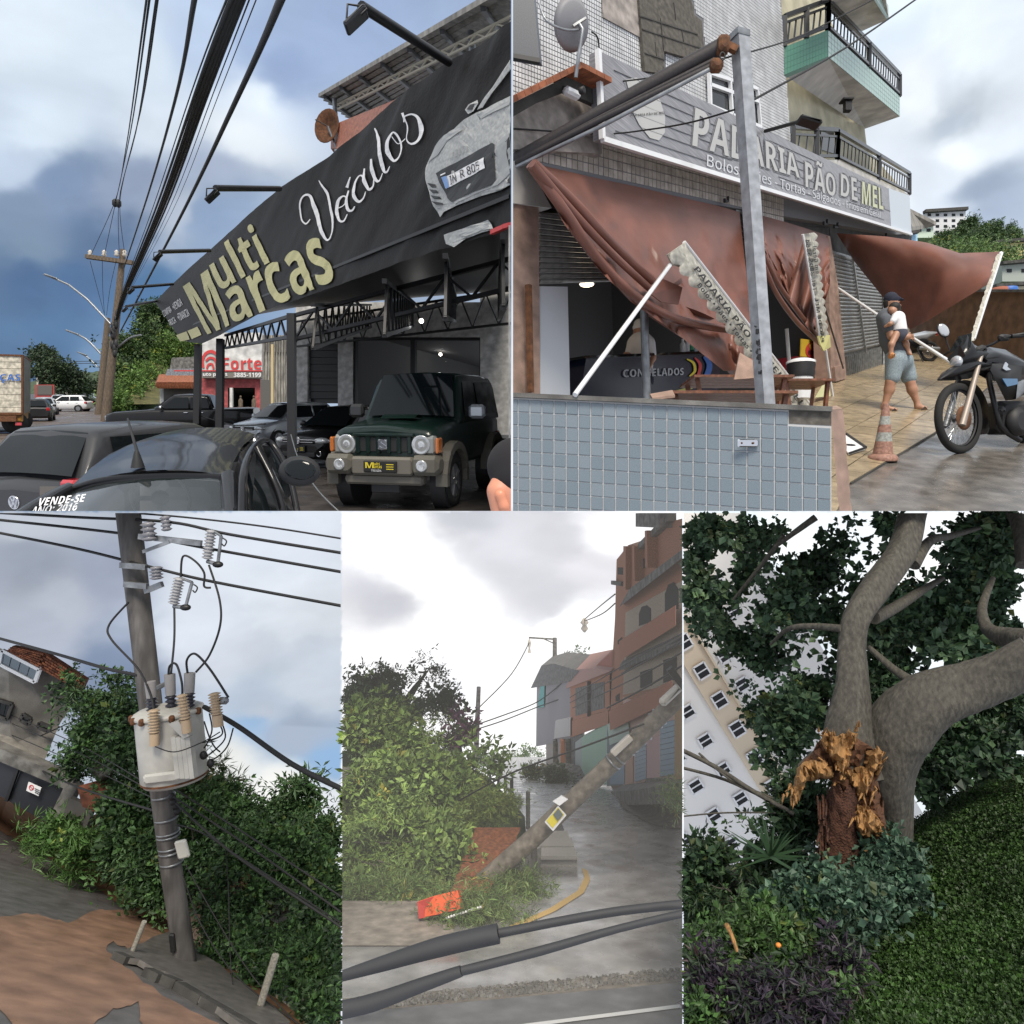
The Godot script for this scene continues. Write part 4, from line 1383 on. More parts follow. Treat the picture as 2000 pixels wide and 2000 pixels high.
func lot_wires() -> void:
	var g := G.new()
	var D := 45.0
	var o := thing("utility_pole", "weathered brown utility pole with a wooden crossarm beside the road", "pole", q(400, 1585, D))
	tube(g, [q(398, 1592, D), q(432, 1265, D), q(465, 942, D)], [0.28, 0.24, 0.17], 12)
	obj("pole", g, M.wood_pole, o)
	bar(g, q(325, 968, D - 0.3), q(502, 992, D - 0.3), 0.26, 0.24)
	obj("crossarm", g, M.wood_pole, o)
	for x in [340, 393, 440, 470]:
		lathe(g, q(x, 968, D - 0.3), Vector3.UP, [[0.05, 0.0], [0.16, 0.1], [0.08, 0.2], [0.14, 0.28], [0.05, 0.4]], 10)
		obj("insulator", g, M.ceramic, o)
	for i in 14:
		ball(g, q(432 + rng.randf_range(-14, 14), rng.randf_range(1180, 1340), D - 0.35), V(0.14, 0.3, 0.14), Basis(), 5)
	obj("cable_joints", g, M.black_plastic, o)
	tube(g, [q(418, 1222, D), q(330, 1130, D), q(260, 1075, D), q(172, 1036, D)], 0.07, 6)
	var arm := obj("lamp_arm", g, M.galv, o)
	rbox(g, q(193, 1045, D), V(0.9, 0.12, 0.28), 0.04, Basis(V(0, 0, 1), -0.35))
	obj("lamp_head", g, M.galv, arm)
	var pk := 0
	for e in [[372, 1570, 406, 1200, 58.0, [[380, 1335], [325, 1280], [262, 1250]]], [375, 1540, 396, 1310, 82.0, [[368, 1385], [335, 1352], [298, 1330]]]]:
		pk += 1
		o = thing("street_pole", ["thin dark pole with a lamp arm standing behind the utility pole", "farthest and shortest pole with a lamp arm behind the others"][pk - 1], "pole", q(e[0], e[1], e[4]))
		tube(g, [q(e[0], e[1], e[4]), q(e[2], e[3], e[4])], [0.32, 0.2], 9)
		obj("pole", g, M.wood_pole, o)
		tube(g, curve(e[5].map(func(p): return q(p[0], p[1], e[4])), 4), 0.08, 6)
		arm = obj("lamp_arm", g, M.galv, o)
		rbox(g, q(e[5][2][0] + 12, e[5][2][1] + 5, e[4]), V(1.1, 0.14, 0.3), 0.04, Basis(V(0, 0, 1), -0.35))
		obj("lamp_head", g, M.galv, arm)
	tube(g, curve([q(445, 1310, D), q(490, 1275, D), q(533, 1264, D)], 4), 0.06, 6)
	arm = one("street_lamp", g, M.galv, "short lamp arm reaching over the bushes from the utility pole", "lamp")
	var k := 0
	var labels := ["thin power line to the crossarm's tip", "thin power line to the crossarm's middle", "thin power line to the pole top", "thin power line doubling the pole-top line"]
	for e in [[[555, -20, 9], [475, 560, 24], [432, 765, 36], [342, 965, 44]], [[566, -20, 9], [492, 500, 22], [436, 765, 36], [394, 962, 44]], [[592, -20, 9], [512, 500, 22], [448, 765, 36], [450, 960, 44]], [[597, -20, 9], [530, 420, 19], [452, 765, 36], [470, 955, 44]]]:
		wire(g, e, 0.016, 5)
		one("power_line", g, M.wire, labels[k], "wire", "power lines over the road")
		k += 1
	for p in [[434, 766], [447, 768]]:
		lathe(g, q(p[0], p[1], 36), Vector3.UP, [[0.05, -0.2], [0.14, -0.1], [0.14, 0.1], [0.05, 0.2]], 8)
	one("line_spacer", g, M.wire, "small spacer clamping the thin power lines together", "spacer")
	for e in [[[340, 985, 44.5], [365, 1080, 50], [392, 1180, 58]], [[386, 985, 44.5], [388, 1100, 52], [395, 1190, 58]], [[438, 985, 44.5], [415, 1090, 52], [402, 1190, 58]]]:
		wire(g, e, 0.016, 4)
		one("power_line", g, M.wire, "thin power line running on from the crossarm to the next pole", "wire", "power lines running on from the crossarm")
	wire(g, [[736, -20, 8], [660, 380, 16], [560, 730, 28], [468, 1010, 44]], 0.034, 6)
	one("cable", g, M.wire, "single twisted cable between the thin lines and the thick bundle", "cable")
	wire(g, [[1068, -20, 6.5], [900, 360, 11], [660, 860, 22], [455, 1250, 44]], 0.04, 6)
	one("cable", g, M.wire, "lone thick cable passing nearest the banner", "cable")
	k = 0
	for e in [[862, 0.02], [880, 0.05], [895, 0.055], [905, 0.06], [915, 0.055], [926, 0.045], [948, 0.015], [974, 0.012]]:
		var x: float = e[0]
		var j := (k - 3) * 4.0
		wire(g, [[x, -20, 7.5], [760 + (x - 900) * 0.7 + j, 350, 13], [600 + (x - 900) * 0.45 + j, 800, 25], [470 + j, 1110, 40], [438 + j * 0.3, 1215, 45]], e[1] * 0.62, 6)
		one("cable", g, M.wire, ["thin cable on the pole side of the thick bundle", "cable in the thick black bundle over the lot", "cable in the thick black bundle over the lot", "cable in the thick black bundle over the lot", "cable in the thick black bundle over the lot", "cable in the thick black bundle over the lot", "thin cable just beside the thick bundle", "thin cable between the thick bundle and the lone cable"][k], "cable", "cables of the thick bundle")
		k += 1
	for y in [1362, 1370]:
		wire(g, [[-10, y - 8, 160], [200, y + 2, 160], [385, y, 120]], 0.06, 4)
	one("far_wires", g, M.wire, "pair of far wires crossing low over the road", "wire")

func lot_cars() -> void:
	var g := G.new()
	var fr := car_frame(gq(708, 1664), -1.0, 0.2, 0.93)
	var o := car("pickup_truck", "large black pickup truck parked side on behind the posts", "pickup truck", "", fr, {"paint": M.black_paint, "W": 1.95, "belt": 1.28, "H": 1.86, "wb": 0.86, "wr": 0.72, "ws": 0.95, "rf": 0.25, "rr": -1.05, "rb": -1.22, "rq": 0.1, "bp": -0.35, "wheel": 0.42, "wx": [1.75, -1.7], "lamp_y": 0.95, "tail_y": 1.0, "plate_y": 0.6, "ws_glass": mat(0.03, 0.04, 0.045, 0.03, {"coat": 1.0}), "mirror_paint": M.chrome,
		"st": [[2.72, 0.6, 0.95, 0.8], [2.65, 0.45, 1.1, 0.92], [2.4, 0.4, 1.18, 0.97], [1.0, 0.4, 1.28, 0.97], [0, 0.4, 1.28, 0.97], [-1.2, 0.42, 1.28, 0.97], [-1.25, 0.42, 1.3, 0.97], [-2.6, 0.45, 1.32, 0.96], [-2.72, 0.55, 1.3, 0.93]]})
	T = fr
	sheet(g, 3, 3, func(a: float, b: float): return V(lerpf(1.3, 2.5, a), 1.3 - a * 0.1, lerpf(-0.45, 0.45, b)))
	obj("hood_scoop", g, M.black_dusty, o)
	rbox(g, V(2.74, 0.85, 0), V(0.06, 0.4, 1.3), 0.02)
	obj("grille", g, M.chrome, o)
	T = Transform3D()
	for e in [["silver_car", "silver compact car with a yellow dealer plate behind the front post", M.silver_paint, 1090, 1678, -0.5, 0.9, 1.0, false], ["black_car", "black compact car with a bright round badge beside the green jeep", M.black_paint, 1315, 1740, -0.42, 0.92, 1.0, true]]:
		fr = car_frame(gq(e[3], e[4]), e[5], e[6], e[7])
		o = car(e[0], e[1], "car", "cars for sale under the canopy", fr, hatch(e[2], {"plate": M.black_print}))
		T = fr
		rbox(g, V(1.9, 0.66, 0), V(0.08, 0.09, 1.0), 0.02)
		rbox(g, V(1.93, 0.33, 0), V(0.06, 0.12, 1.0), 0.02)
		obj("grille", g, M.black_plastic, o)
		if e[8]:
			box(g, V(1.945, 0.69, 0), V(0.02, 0.018, 1.1))
		box(g, V(1.945, 0.63, 0), V(0.02, 0.014, 0.9))
		obj("trim", g, M.chrome, o)
		badge(g, V(1.95, 0.67, 0), 0.085)
		obj("badge", g, M.chrome, o)
		for sd in [-1, 1]:
			lathe(g, V(1.86, 0.36, sd * 0.58), V(1, 0, 0), [[0.075, 0.0], [0.075, 0.05], [0.055, 0.055], [0.05, 0.04]], 14)
			obj("fog_light", g, M.chrome, o)
		yellow_plate(o, fr, 1.965, 0.47)
	fr = car_frame(gq(1612, 1862), -0.22, 0.97, 1.17)
	var body := {"paint": M.green_paint, "W": 1.56, "belt": 1.17, "H": 1.84, "wb": 0.72, "wr": 0.62, "ws": 0.62, "rf": 0.28, "rr": -1.6, "rb": -1.72, "rq": 0.12, "bp": -0.4, "wheel": 0.36, "wx": [1.1, -1.15], "lamps": false, "crown": 0.04, "plate_y": 0.3, "plate": M.black_iron, "rear_plate_y": 0.7, "tail_y": 0.8, "handles": false, "mirrors": false,
		"st": [[1.66, 0.72, 1.02, 0.66], [1.63, 0.62, 1.07, 0.7], [1.4, 0.6, 1.11, 0.72], [0.65, 0.55, 1.18, 0.73], [0.0, 0.5, 1.19, 0.74], [-1.2, 0.5, 1.19, 0.74], [-1.68, 0.55, 1.17, 0.72], [-1.74, 0.62, 1.1, 0.69]]}
	o = car("jeep", "dark green jeep with beige bumper and round headlights under the canopy", "jeep", "cars for sale under the canopy", fr, body)
	T = fr
	for sd in [-1.0, 1.0]:
		rbox(g, V(1.6, 0.87, sd * 0.55), V(0.16, 0.26, 0.34), 0.04)
		var hs := obj("headlight_housing", g, mat(0.22, 0.23, 0.22, 0.2, {"coat": 1.0}), o)
		lathe(g, V(1.66, 0.88, sd * 0.52), V(1, 0, 0), [[0.125, 0.0], [0.125, 0.03], [0.11, 0.035], [0.07, 0.01], [0.03, 0.03]], 22)
		obj("headlight", g, M.lamp_glass, hs)
		rbox(g, V(1.6, 0.87, sd * 0.735), V(0.18, 0.2, 0.05), 0.015)
		obj("indicator", g, M.amber, hs)
		rbox(g, V(1.66, 0.62, sd * 0.6), V(0.3, 0.26, 0.38), 0.05)
		var bc := obj("bumper_corner", g, M.beige_plastic, o)
		lathe(g, V(1.8, 0.62, sd * 0.57), V(1, 0, 0), [[0.075, 0.0], [0.075, 0.025], [0.06, 0.03], [0.02, 0.015]], 16)
		obj("fog_light", g, M.lamp_glass, bc)
		for wx in [1.1, -1.15]:
			var pts := []
			for k in 11:
				var a := lerpf(-0.15, PI + 0.15, k / 10.0)
				pts.append(V(wx + cos(a) * 0.47, 0.4 + sin(a) * 0.45, sd * 0.77))
			for k in 10:
				bar(g, pts[k], pts[k + 1] + (pts[k + 1] - pts[k]) * 0.1, 0.1, 0.16, V(0, 0, 1))
			obj("wheel_flare", g, M.beige_plastic, o)
		rbox(g, V(0.42, 1.28, sd * 0.93), V(0.1, 0.2, 0.24), 0.04)
		obj("wing_mirror", g, M.grey_paint if sd > 0 else M.silver_paint, o)
	rbox(g, V(1.62, 0.88, 0), V(0.1, 0.22, 0.8), 0.02)
	var gr := obj("grille", g, M.black_plastic, o)
	for k in 6:
		rbox(g, V(1.675, 0.88, lerpf(-0.36, 0.36, k / 5.0)), V(0.03, 0.24, 0.06), 0.01)
		obj("grille_bar", g, M.green_paint, gr)
	rbox(g, V(1.67, 1.0, 0), V(0.06, 0.05, 0.86), 0.015)
	obj("grille_frame", g, M.green_paint, o)
	rbox(g, V(1.7, 0.88, 0), V(0.02, 0.13, 0.13), 0.01)
	for l in [[[-0.05, 0.03], [0.0, 0.06], [0.05, 0.03]], [[-0.05, 0.03], [0.05, -0.03]], [[-0.05, -0.03], [0.0, -0.06], [0.05, -0.03]]]:
		for i in l.size() - 1:
			bar(g, V(1.715, 0.88 + l[i][1], -l[i][0]), V(1.715, 0.88 + l[i + 1][1], -l[i + 1][0]), 0.012, 0.026, V(1, 0, 0).cross(V(0, l[i + 1][1] - l[i][1], -l[i + 1][0] + l[i][0])))
	obj("badge", g, M.chrome, o)
	rbox(g, V(1.68, 0.6, 0), V(0.2, 0.24, 0.86), 0.03)
	rbox(g, V(1.62, 0.42, 0), V(0.2, 0.14, 1.1), 0.03)
	obj("bumper", g, mat(0.13, 0.12, 0.1, 0.6), o)
	sheet(g, 4, 4, func(a: float, b: float): return V(lerpf(0.85, 1.15, a), 1.2 + 0.05 * sin(a * PI), lerpf(-0.25, 0.25, b)))
	obj("hood_scoop", g, M.green_paint, o)
	bar(g, V(0.6, 1.25, -0.5), V(0.5, 1.32, 0.3), 0.02)
	bar(g, V(0.62, 1.25, 0.0), V(0.5, 1.32, 0.6), 0.02)
	obj("wiper", g, M.black_plastic, o)
	rbox(g, V(0.3, 1.72, 0), V(0.03, 0.07, 0.25), 0.02)
	obj("inside_mirror", g, M.grey_paint, o)
	yellow_plate(o, fr, 1.8, 0.6)
	fr = car_frame(ground_at(-4.5, 9.2), 0.28, -0.96, 1.0)
	o = car("grey_hatchback", "dark grey hatchback seen from behind beside the wet road", "car", "", fr, hatch(M.grey_paint, {"tail_y": 0.86, "tail_h": 0.22, "rear_plate_y": 0.4}))
	T = fr
	T = fr * Transform3D(Basis(Vector3.UP, PI), Vector3.ZERO)
	badge(g, V(1.93, 0.72, 0), 0.07)
	obj("badge", g, M.chrome, o)
	rbox(g, V(1.9, 0.38, 0), V(0.14, 0.16, 1.5), 0.04)
	obj("bumper", g, M.black_plastic, o)
	text(g, "HBF", func(s: float, t: float) -> Vector3: return V(1.935, lerpf(0.36, 0.44, t), lerpf(0.16, 0.0, s)))
	obj("lettering", g, M.black_print, o)
	T = Transform3D()
	near_car()

func near_car() -> void:
	var o := thing("sale_car", "black car with a white for-sale notice on its windscreen", "car", q(520, 1932, 4.6))
	var g := G.new()
	var rl := func(t: float) -> Vector3: return q(lerpf(262, 560, t), line_at([[0, 1850], [0.25, 1770], [0.5, 1715], [0.75, 1678], [1, 1655]], t), lerpf(4.35, 6.0, t))
	var rr := func(t: float) -> Vector3: return q(line_at([[0, 865], [0.3, 880], [0.7, 920], [1, 965]], t), line_at([[0, 1802], [0.3, 1745], [0.6, 1690], [1, 1640]], t), lerpf(4.2, 6.0, t))
	sheet(g, 14, 14, func(t: float, s: float):
		var a: Vector3 = rl.call(t)
		var b: Vector3 = rr.call(t)
		return a.lerp(b, s) + V(0, 0.075, 0) * (1.0 - pow(absf(2.0 * s - 1.0), 2.4)) + V(0, 0, 0.05) * (1.0 - pow(2 * s - 1, 2)) * (1.0 - t))
	obj("roof", g, M.black_paint, o)
	var pil := func(pts: Array, r: float) -> G:
		var gg := G.new()
		tube(gg, curve(pts.map(func(p): return q(p[0], p[1], p[2])), 5), r, 8)
		return gg
	obj("pillar", pil.call([[262, 1850, 4.35], [160, 1905, 4.05], [60, 1970, 3.8]], 0.05), M.black_paint, o)
	obj("pillar", pil.call([[866, 1803, 4.2], [872, 1880, 4.0], [880, 1980, 3.75]], 0.055), M.black_paint, o)
	obj("windscreen_header", pil.call([[262, 1851, 4.34], [400, 1812, 4.28], [640, 1793, 4.24], [866, 1803, 4.2]], 0.025), M.black_paint, o)
	sheet(g, 8, 10, func(t: float, s: float):
		var a := q(lerpf(275, 70, t), lerpf(1850, 1985, t), lerpf(4.33, 3.8, t))
		var b := q(lerpf(855, 868, t), lerpf(1806, 1985, t), lerpf(4.19, 3.76, t))
		return a.lerp(b, s) + V(0, 0.03, 0.05) * (1.0 - pow(2 * s - 1, 2)))
	obj("windscreen", g, M.car_glass, o)
	var lt := func(x0, y0, x1, y1, x2, y2, x3, y3): return on_quad(q(x0, y0, 3.86), q(x1, y1, 3.86), q(x2, y2, 3.92), q(x3, y3, 3.92))
	text(g, "VENDE-SE", lt.call(140, 1912, 316, 1895, 326, 1866, 152, 1882), "Droid Sans", 700)
	text(g, "ANO: 2016", lt.call(112, 1945, 288, 1928, 300, 1898, 126, 1915), "Droid Sans", 700)
	obj("sale_lettering", g, M.white_paint, o)
	sheet(g, 3, 4, func(t: float, s: float): return q(lerpf(90, 860, s), lerpf(1945, 1990, t), lerpf(4.6, 3.9, t)))
	obj("dashboard", g, M.dark_inside, o)
	for e in [[400, 1900], [720, 1905]]:
		rbox(g, q(e[0], e[1] + 30, 5.3), V(0.48, 0.5, 0.16), 0.06)
		rbox(g, q(e[0], e[1] - 42, 5.3), V(0.24, 0.18, 0.12), 0.05)
		obj("seat", g, M.grey_paint, o)
	var c := q(605, 1880, 4.45)
	var prev := Vector3.ZERO
	for k in 25:
		var a := TAU * k / 24
		var p := c + V(cos(a) * 0.18, sin(a) * 0.17, sin(a) * 0.06)
		if k > 0:
			tube(g, [prev, p], 0.014, 6)
		prev = p
	ball(g, c, V(0.06, 0.05, 0.03), Basis(), 6)
	bar(g, c - V(0.17, 0, 0), c + V(0.17, 0, 0), 0.03)
	obj("steering_wheel", g, M.black_plastic, o)
	sheet(g, 2, 3, func(t: float, s: float): return q(lerpf(150, 860, s), lerpf(1835, 1990, t), 5.9))
	obj("cabin_back", g, M.dark_inside, o)
	sheet(g, 10, 4, func(t: float, s: float):
		var a := q(line_at([[0, 878], [0.5, 905], [1, 965]], t), line_at([[0, 1806], [0.5, 1712], [1, 1645]], t), lerpf(4.22, 6.0, t))
		var b := q(line_at([[0, 905], [0.5, 1150], [1, 1140]], t), lerpf(1990, 1975, t), lerpf(3.8, 5.6, t))
		return a.lerp(b, s))
	obj("body_side", g, M.black_paint, o)
	poly(g, [q(928, 1760, 4.05), q(968, 1700, 4.35), q(1052, 1890, 4.2), q(1068, 1990, 4.0), q(945, 1990, 3.7)], V(0, 0, -0.01))
	obj("side_window", g, M.dark_glass, o)
	poly(g, [q(985, 1680, 4.6), q(1015, 1682, 4.8), q(1070, 1760, 4.7), q(1100, 1850, 4.6), q(1080, 1880, 4.4)], V(0, 0, -0.01))
	obj("side_window", g, M.dark_glass, o)
	obj("window_frame", pil.call([[915, 1985, 3.62], [918, 1800, 3.9], [945, 1710, 4.2], [985, 1668, 4.5], [1030, 1680, 4.6], [1090, 1790, 4.5], [1130, 1985, 4.3]], 0.022), M.black_paint, o)
	obj("window_frame", pil.call([[968, 1690, 4.2], [1030, 1810, 4.15], [1062, 1900, 4.05], [1078, 1990, 3.95]], 0.02), M.black_paint, o)
	ball(g, q(1130, 1778, 3.9), V(0.115, 0.085, 0.07), Basis(), 8)
	var mi := obj("wing_mirror", g, M.black_plastic, o)
	ball(g, q(1132, 1772, 3.83), V(0.085, 0.055, 0.02), Basis(V(0, 0, 1), -0.1), 8)
	obj("mirror_glass", g, M.dark_glass, mi)
	tube(g, [q(1090, 1800, 3.95), q(1112, 1790, 3.95)], 0.03, 6)
	obj("mirror_arm", g, M.black_plastic, mi)
	var ab := q(520, 1752, 4.3)
	lathe(g, ab + V(0, -0.02, 0), V(0.0, 1, 0.15), [[0.04, 0.0], [0.03, 0.04], [0.016, 0.09], [0.012, 0.1]], 10)
	tube(g, [ab + V(0, 0.06, 0), q(482, 1580, 4.6)], [0.011, 0.006], 6)
	obj("aerial", g, M.black_plastic, o)

func lot_man() -> void:
	var g := G.new()
	var c := q(1945, 1790, 2.9)
	var o := thing("person", "man in a black cap seen from behind beside the jeep", "person", q(1945, 1990, 2.9))
	figure(g, [[c, c + V(0, -0.05, 0), 0.1, 0.095], [c + V(0.02, -0.08, 0.02), c + V(0.03, -0.24, 0), 0.07, 0.075], [c + V(0.03, -0.3, 0), c + V(0.3, -0.36, 0), 0.11, 0.1], [c + V(-0.07, -0.07, 0.06), c + V(-0.055, -0.16, 0.05), 0.045, 0.04]], 0.012, 0.04)
	obj("body", g, mat(0.55, 0.24, 0.15, 0.5), o)
	figure(g, [[c + V(-0.06, -0.085, 0.1), c + V(-0.045, -0.13, 0.095), 0.022, 0.017], [c + V(-0.045, -0.13, 0.095), c + V(-0.03, -0.155, 0.085), 0.017, 0.012]], 0.006, 0.02)
	obj("ear", g, mat(0.6, 0.24, 0.14, 0.45), o)
	figure(g, [[c + V(0.0, 0.035, 0), c + V(0.01, -0.0, 0.01), 0.115, 0.113]], 0.012, 0.02)
	obj("cap", g, mat(0.012, 0.011, 0.013, 0.95), o)
# ================================================================ the bakery
const NF := Vector3(1.0, 0.0, 0.83)

func fq(x: float, y: float, off := 0.0) -> Vector3:
	return ray(x, y, NF, -5.3 + off * 1.2996)

func fside() -> Vector3:
	return V(0.83, 0.31, -1.0).normalized()

func fout() -> Vector3:
	return NF / NF.length()

func panel(called: String, o: Node3D, pts: Array, off: float, thick: float, m: Material) -> MeshInstance3D:
	var g := G.new()
	poly(g, pts.map(func(e): return fq(e[0], e[1], off)), fout() * -thick)
	return obj(called, g, m, o)

func build_bakery() -> void:
	ox = 1000.0; oy = 0.0; eye_h = 1.78; vh = 565.0
	clips = []
	add_u(1002.0, 1)
	add_v(998.0, -1)
	bakery_mats()
	bakery_ground()
	bakery_building()
	bakery_sign()
	bakery_balconies()
	bakery_shopfront()
	bakery_awning()
	bakery_front_wall()
	bakery_hill()
	bakery_things()
	bakery_people()
	bakery_bike()

func bakery_mats() -> void:
	var st := ntex(0.02, 0.55, 1.0, 5, 71)
	var cl := ntex(0.012, 0.7, 1.0, 4, 72)
	var pud := ntex(0.01, 0.02, 0.5, 4, 73, 512, FastNoiseLite.TYPE_SIMPLEX_SMOOTH, 0.5)
	M.wet_asphalt = mat(0.3, 0.275, 0.25, 1.0, {"tex": st, "rtex": pud, "scale": 0.35, "detail": M.fine, "dscale": 4.0})
	for i in 4:
		M["floor_tile%d" % i] = mat(0.56 + 0.03 * i, 0.44 + 0.025 * i, 0.27 + 0.02 * i, 0.25, {"tex": cl, "scale": 0.6 + 0.1 * i, "detail": M.fine, "dscale": 2.0})
	M.floor_joint = mat(0.12, 0.09, 0.06, 0.8)
	for i in 4:
		M["blue_tile%d" % i] = mat(0.2 + 0.012 * i, 0.25 + 0.012 * i, 0.29 + 0.012 * i, 0.25, {"tex": M.fine, "scale": 3.0})
	M.tile_joint = mat(0.42, 0.42, 0.42, 0.8)
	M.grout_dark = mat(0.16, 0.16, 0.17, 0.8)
	M.mosaic = mat(0.8, 0.81, 0.82, 0.3, {"tex": cl, "scale": 0.6})
	for i in 3:
		M["band_tile%d" % i] = mat(0.6 - 0.04 * i, 0.53 - 0.04 * i, 0.47 - 0.04 * i, 0.35, {"tex": cl, "scale": 1.0})
	M.pink = mat(0.55, 0.37, 0.29, 0.8, {"tex": cl, "scale": 0.8, "detail": M.fine, "dscale": 3.0})
	M.plaster = mat(0.52, 0.46, 0.42, 0.85, {"tex": st, "scale": 0.6})
	M.cream_wall = mat(0.62, 0.58, 0.42, 0.8, {"tex": cl, "scale": 0.3})
	M.white_plaster = mat(0.68, 0.66, 0.62, 0.85, {"tex": cl, "scale": 0.3})
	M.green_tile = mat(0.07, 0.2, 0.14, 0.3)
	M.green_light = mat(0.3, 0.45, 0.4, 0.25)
	M.bare_block = mat(0.22, 0.2, 0.17, 0.95, {"tex": st, "scale": 1.2, "detail": M.fine, "dscale": 4.0})
	M.sign_print = mat(0.38, 0.38, 0.41, 0.35, {"tex": st, "scale": 0.5, "stretch": V(0.4, 8.0, 0.4)})
	M.sign_pale = mat(0.42, 0.42, 0.41, 0.4)
	M.sign_green = mat(0.5, 0.52, 0.32, 0.4)
	M.sign_white = mat(0.55, 0.57, 0.6, 0.4)
	M.sign_blank = mat(0.5, 0.56, 0.62, 0.4)
	M.slat = mat(0.42, 0.43, 0.42, 0.45, {"metal": 0.35, "tex": st, "scale": 0.8})
	M.slat_dark = M.slat
	M.awning = mat(0.33, 0.13, 0.09, 0.45, {"tex": cl, "scale": 0.25, "detail": M.fine, "dscale": 6.0})
	M.awning_top = M.awning
	M.valance = mat(0.62, 0.6, 0.52, 0.6, {"tex": st, "scale": 1.2})
	M.roller = mat(0.035, 0.028, 0.03, 0.6, {"tex": st, "scale": 3.0})
	M.post_metal = mat(0.45, 0.47, 0.5, 0.45, {"metal": 0.35, "tex": cl, "scale": 1.4})
	M.denim = mat(0.4, 0.5, 0.56, 0.85, {"tex": ntex(0.03, 0.55, 1.0, 4, 77), "scale": 3.0})
	M.grey_shirt = mat(0.09, 0.1, 0.115, 0.9)
	M.white_cloth = mat(0.66, 0.66, 0.68, 0.9)
	M.navy = mat(0.012, 0.014, 0.03, 0.85)
	M.wood_table = mat(0.26, 0.1, 0.05, 0.5, {"tex": st, "scale": 1.5})
	M.cone = mat(0.5, 0.27, 0.2, 0.7, {"tex": st, "scale": 2.5})
	M.cone_band = mat(0.5, 0.52, 0.48, 0.6, {"tex": st, "scale": 3.0})
	M.mural = mat(0.22, 0.13, 0.075, 0.8, {"tex": cl, "scale": 0.5})
	M.mural_line = mat(0.5, 0.4, 0.26, 0.8)

func bakery_ground() -> void:
	var g := G.new()
	quad(g, ground_at(1.7, 4), ground_at(30, 4), ground_at(60, 26), ground_at(10.5, 26))
	struct("pavement", g, M.wet_asphalt)
	var lift := V(0, 0.012, 0)
	var edge := [[1275, 1828], [1590, 1640], [1800, 1460], [1905, 1340]]
	var lay := []
	for e in edge:
		lay.append(gq(e[0], e[1]) + lift)
	for e in [[1500, 1330], [950, 1500], [950, 1800], [1200, 1990]]:
		lay.append(gq(e[0], e[1]) + lift)
	poly(g, lay, V(0, -0.03, 0))
	var fl := struct("tiled_floor", g, M.floor_joint)
	var a := fside()
	var n := V(0, 1, 0.31).normalized()
	var b := n.cross(a).normalized()
	var o0 := gq(1265, 1425) + n * 0.012
	var outline := PackedVector2Array()
	for p in lay:
		outline.append(Vector2((p - o0).dot(a), (p - o0).dot(b)))
	var s := 0.52
	for i in range(-24, 14):
		for j in range(-22, 14):
			var cell := PackedVector2Array([Vector2(i * s + 0.006, j * s + 0.006), Vector2((i + 1) * s - 0.006, j * s + 0.006), Vector2((i + 1) * s - 0.006, (j + 1) * s - 0.006), Vector2(i * s + 0.006, (j + 1) * s - 0.006)])
			for c in Geometry2D.intersect_polygons(cell, outline):
				var pts := []
				for v in c:
					pts.append(o0 + a * v.x + b * v.y + n * (0.006 + 0.003 * nz.get_noise_2d(i * 3.7, j * 5.1)))
				if pts.size() < 3 or pts.all(func(p): return out_by(p) > 0.0) or pts.all(func(p): return p.x / -p.z > 0.75 or -p.z < 3.0):
					continue
				poly(g, pts, n * -0.008)
				obj("tile", g, M["floor_tile%d" % (absi(i * 7 + j * 13) % 4)], fl)
	for i in edge.size() - 1:
		bar(g, gq(edge[i][0], edge[i][1]) + V(0, 0.0, 0), gq(edge[i + 1][0], edge[i + 1][1]), 0.03, 0.03)
	struct("kerb", g, M.dark_concrete)

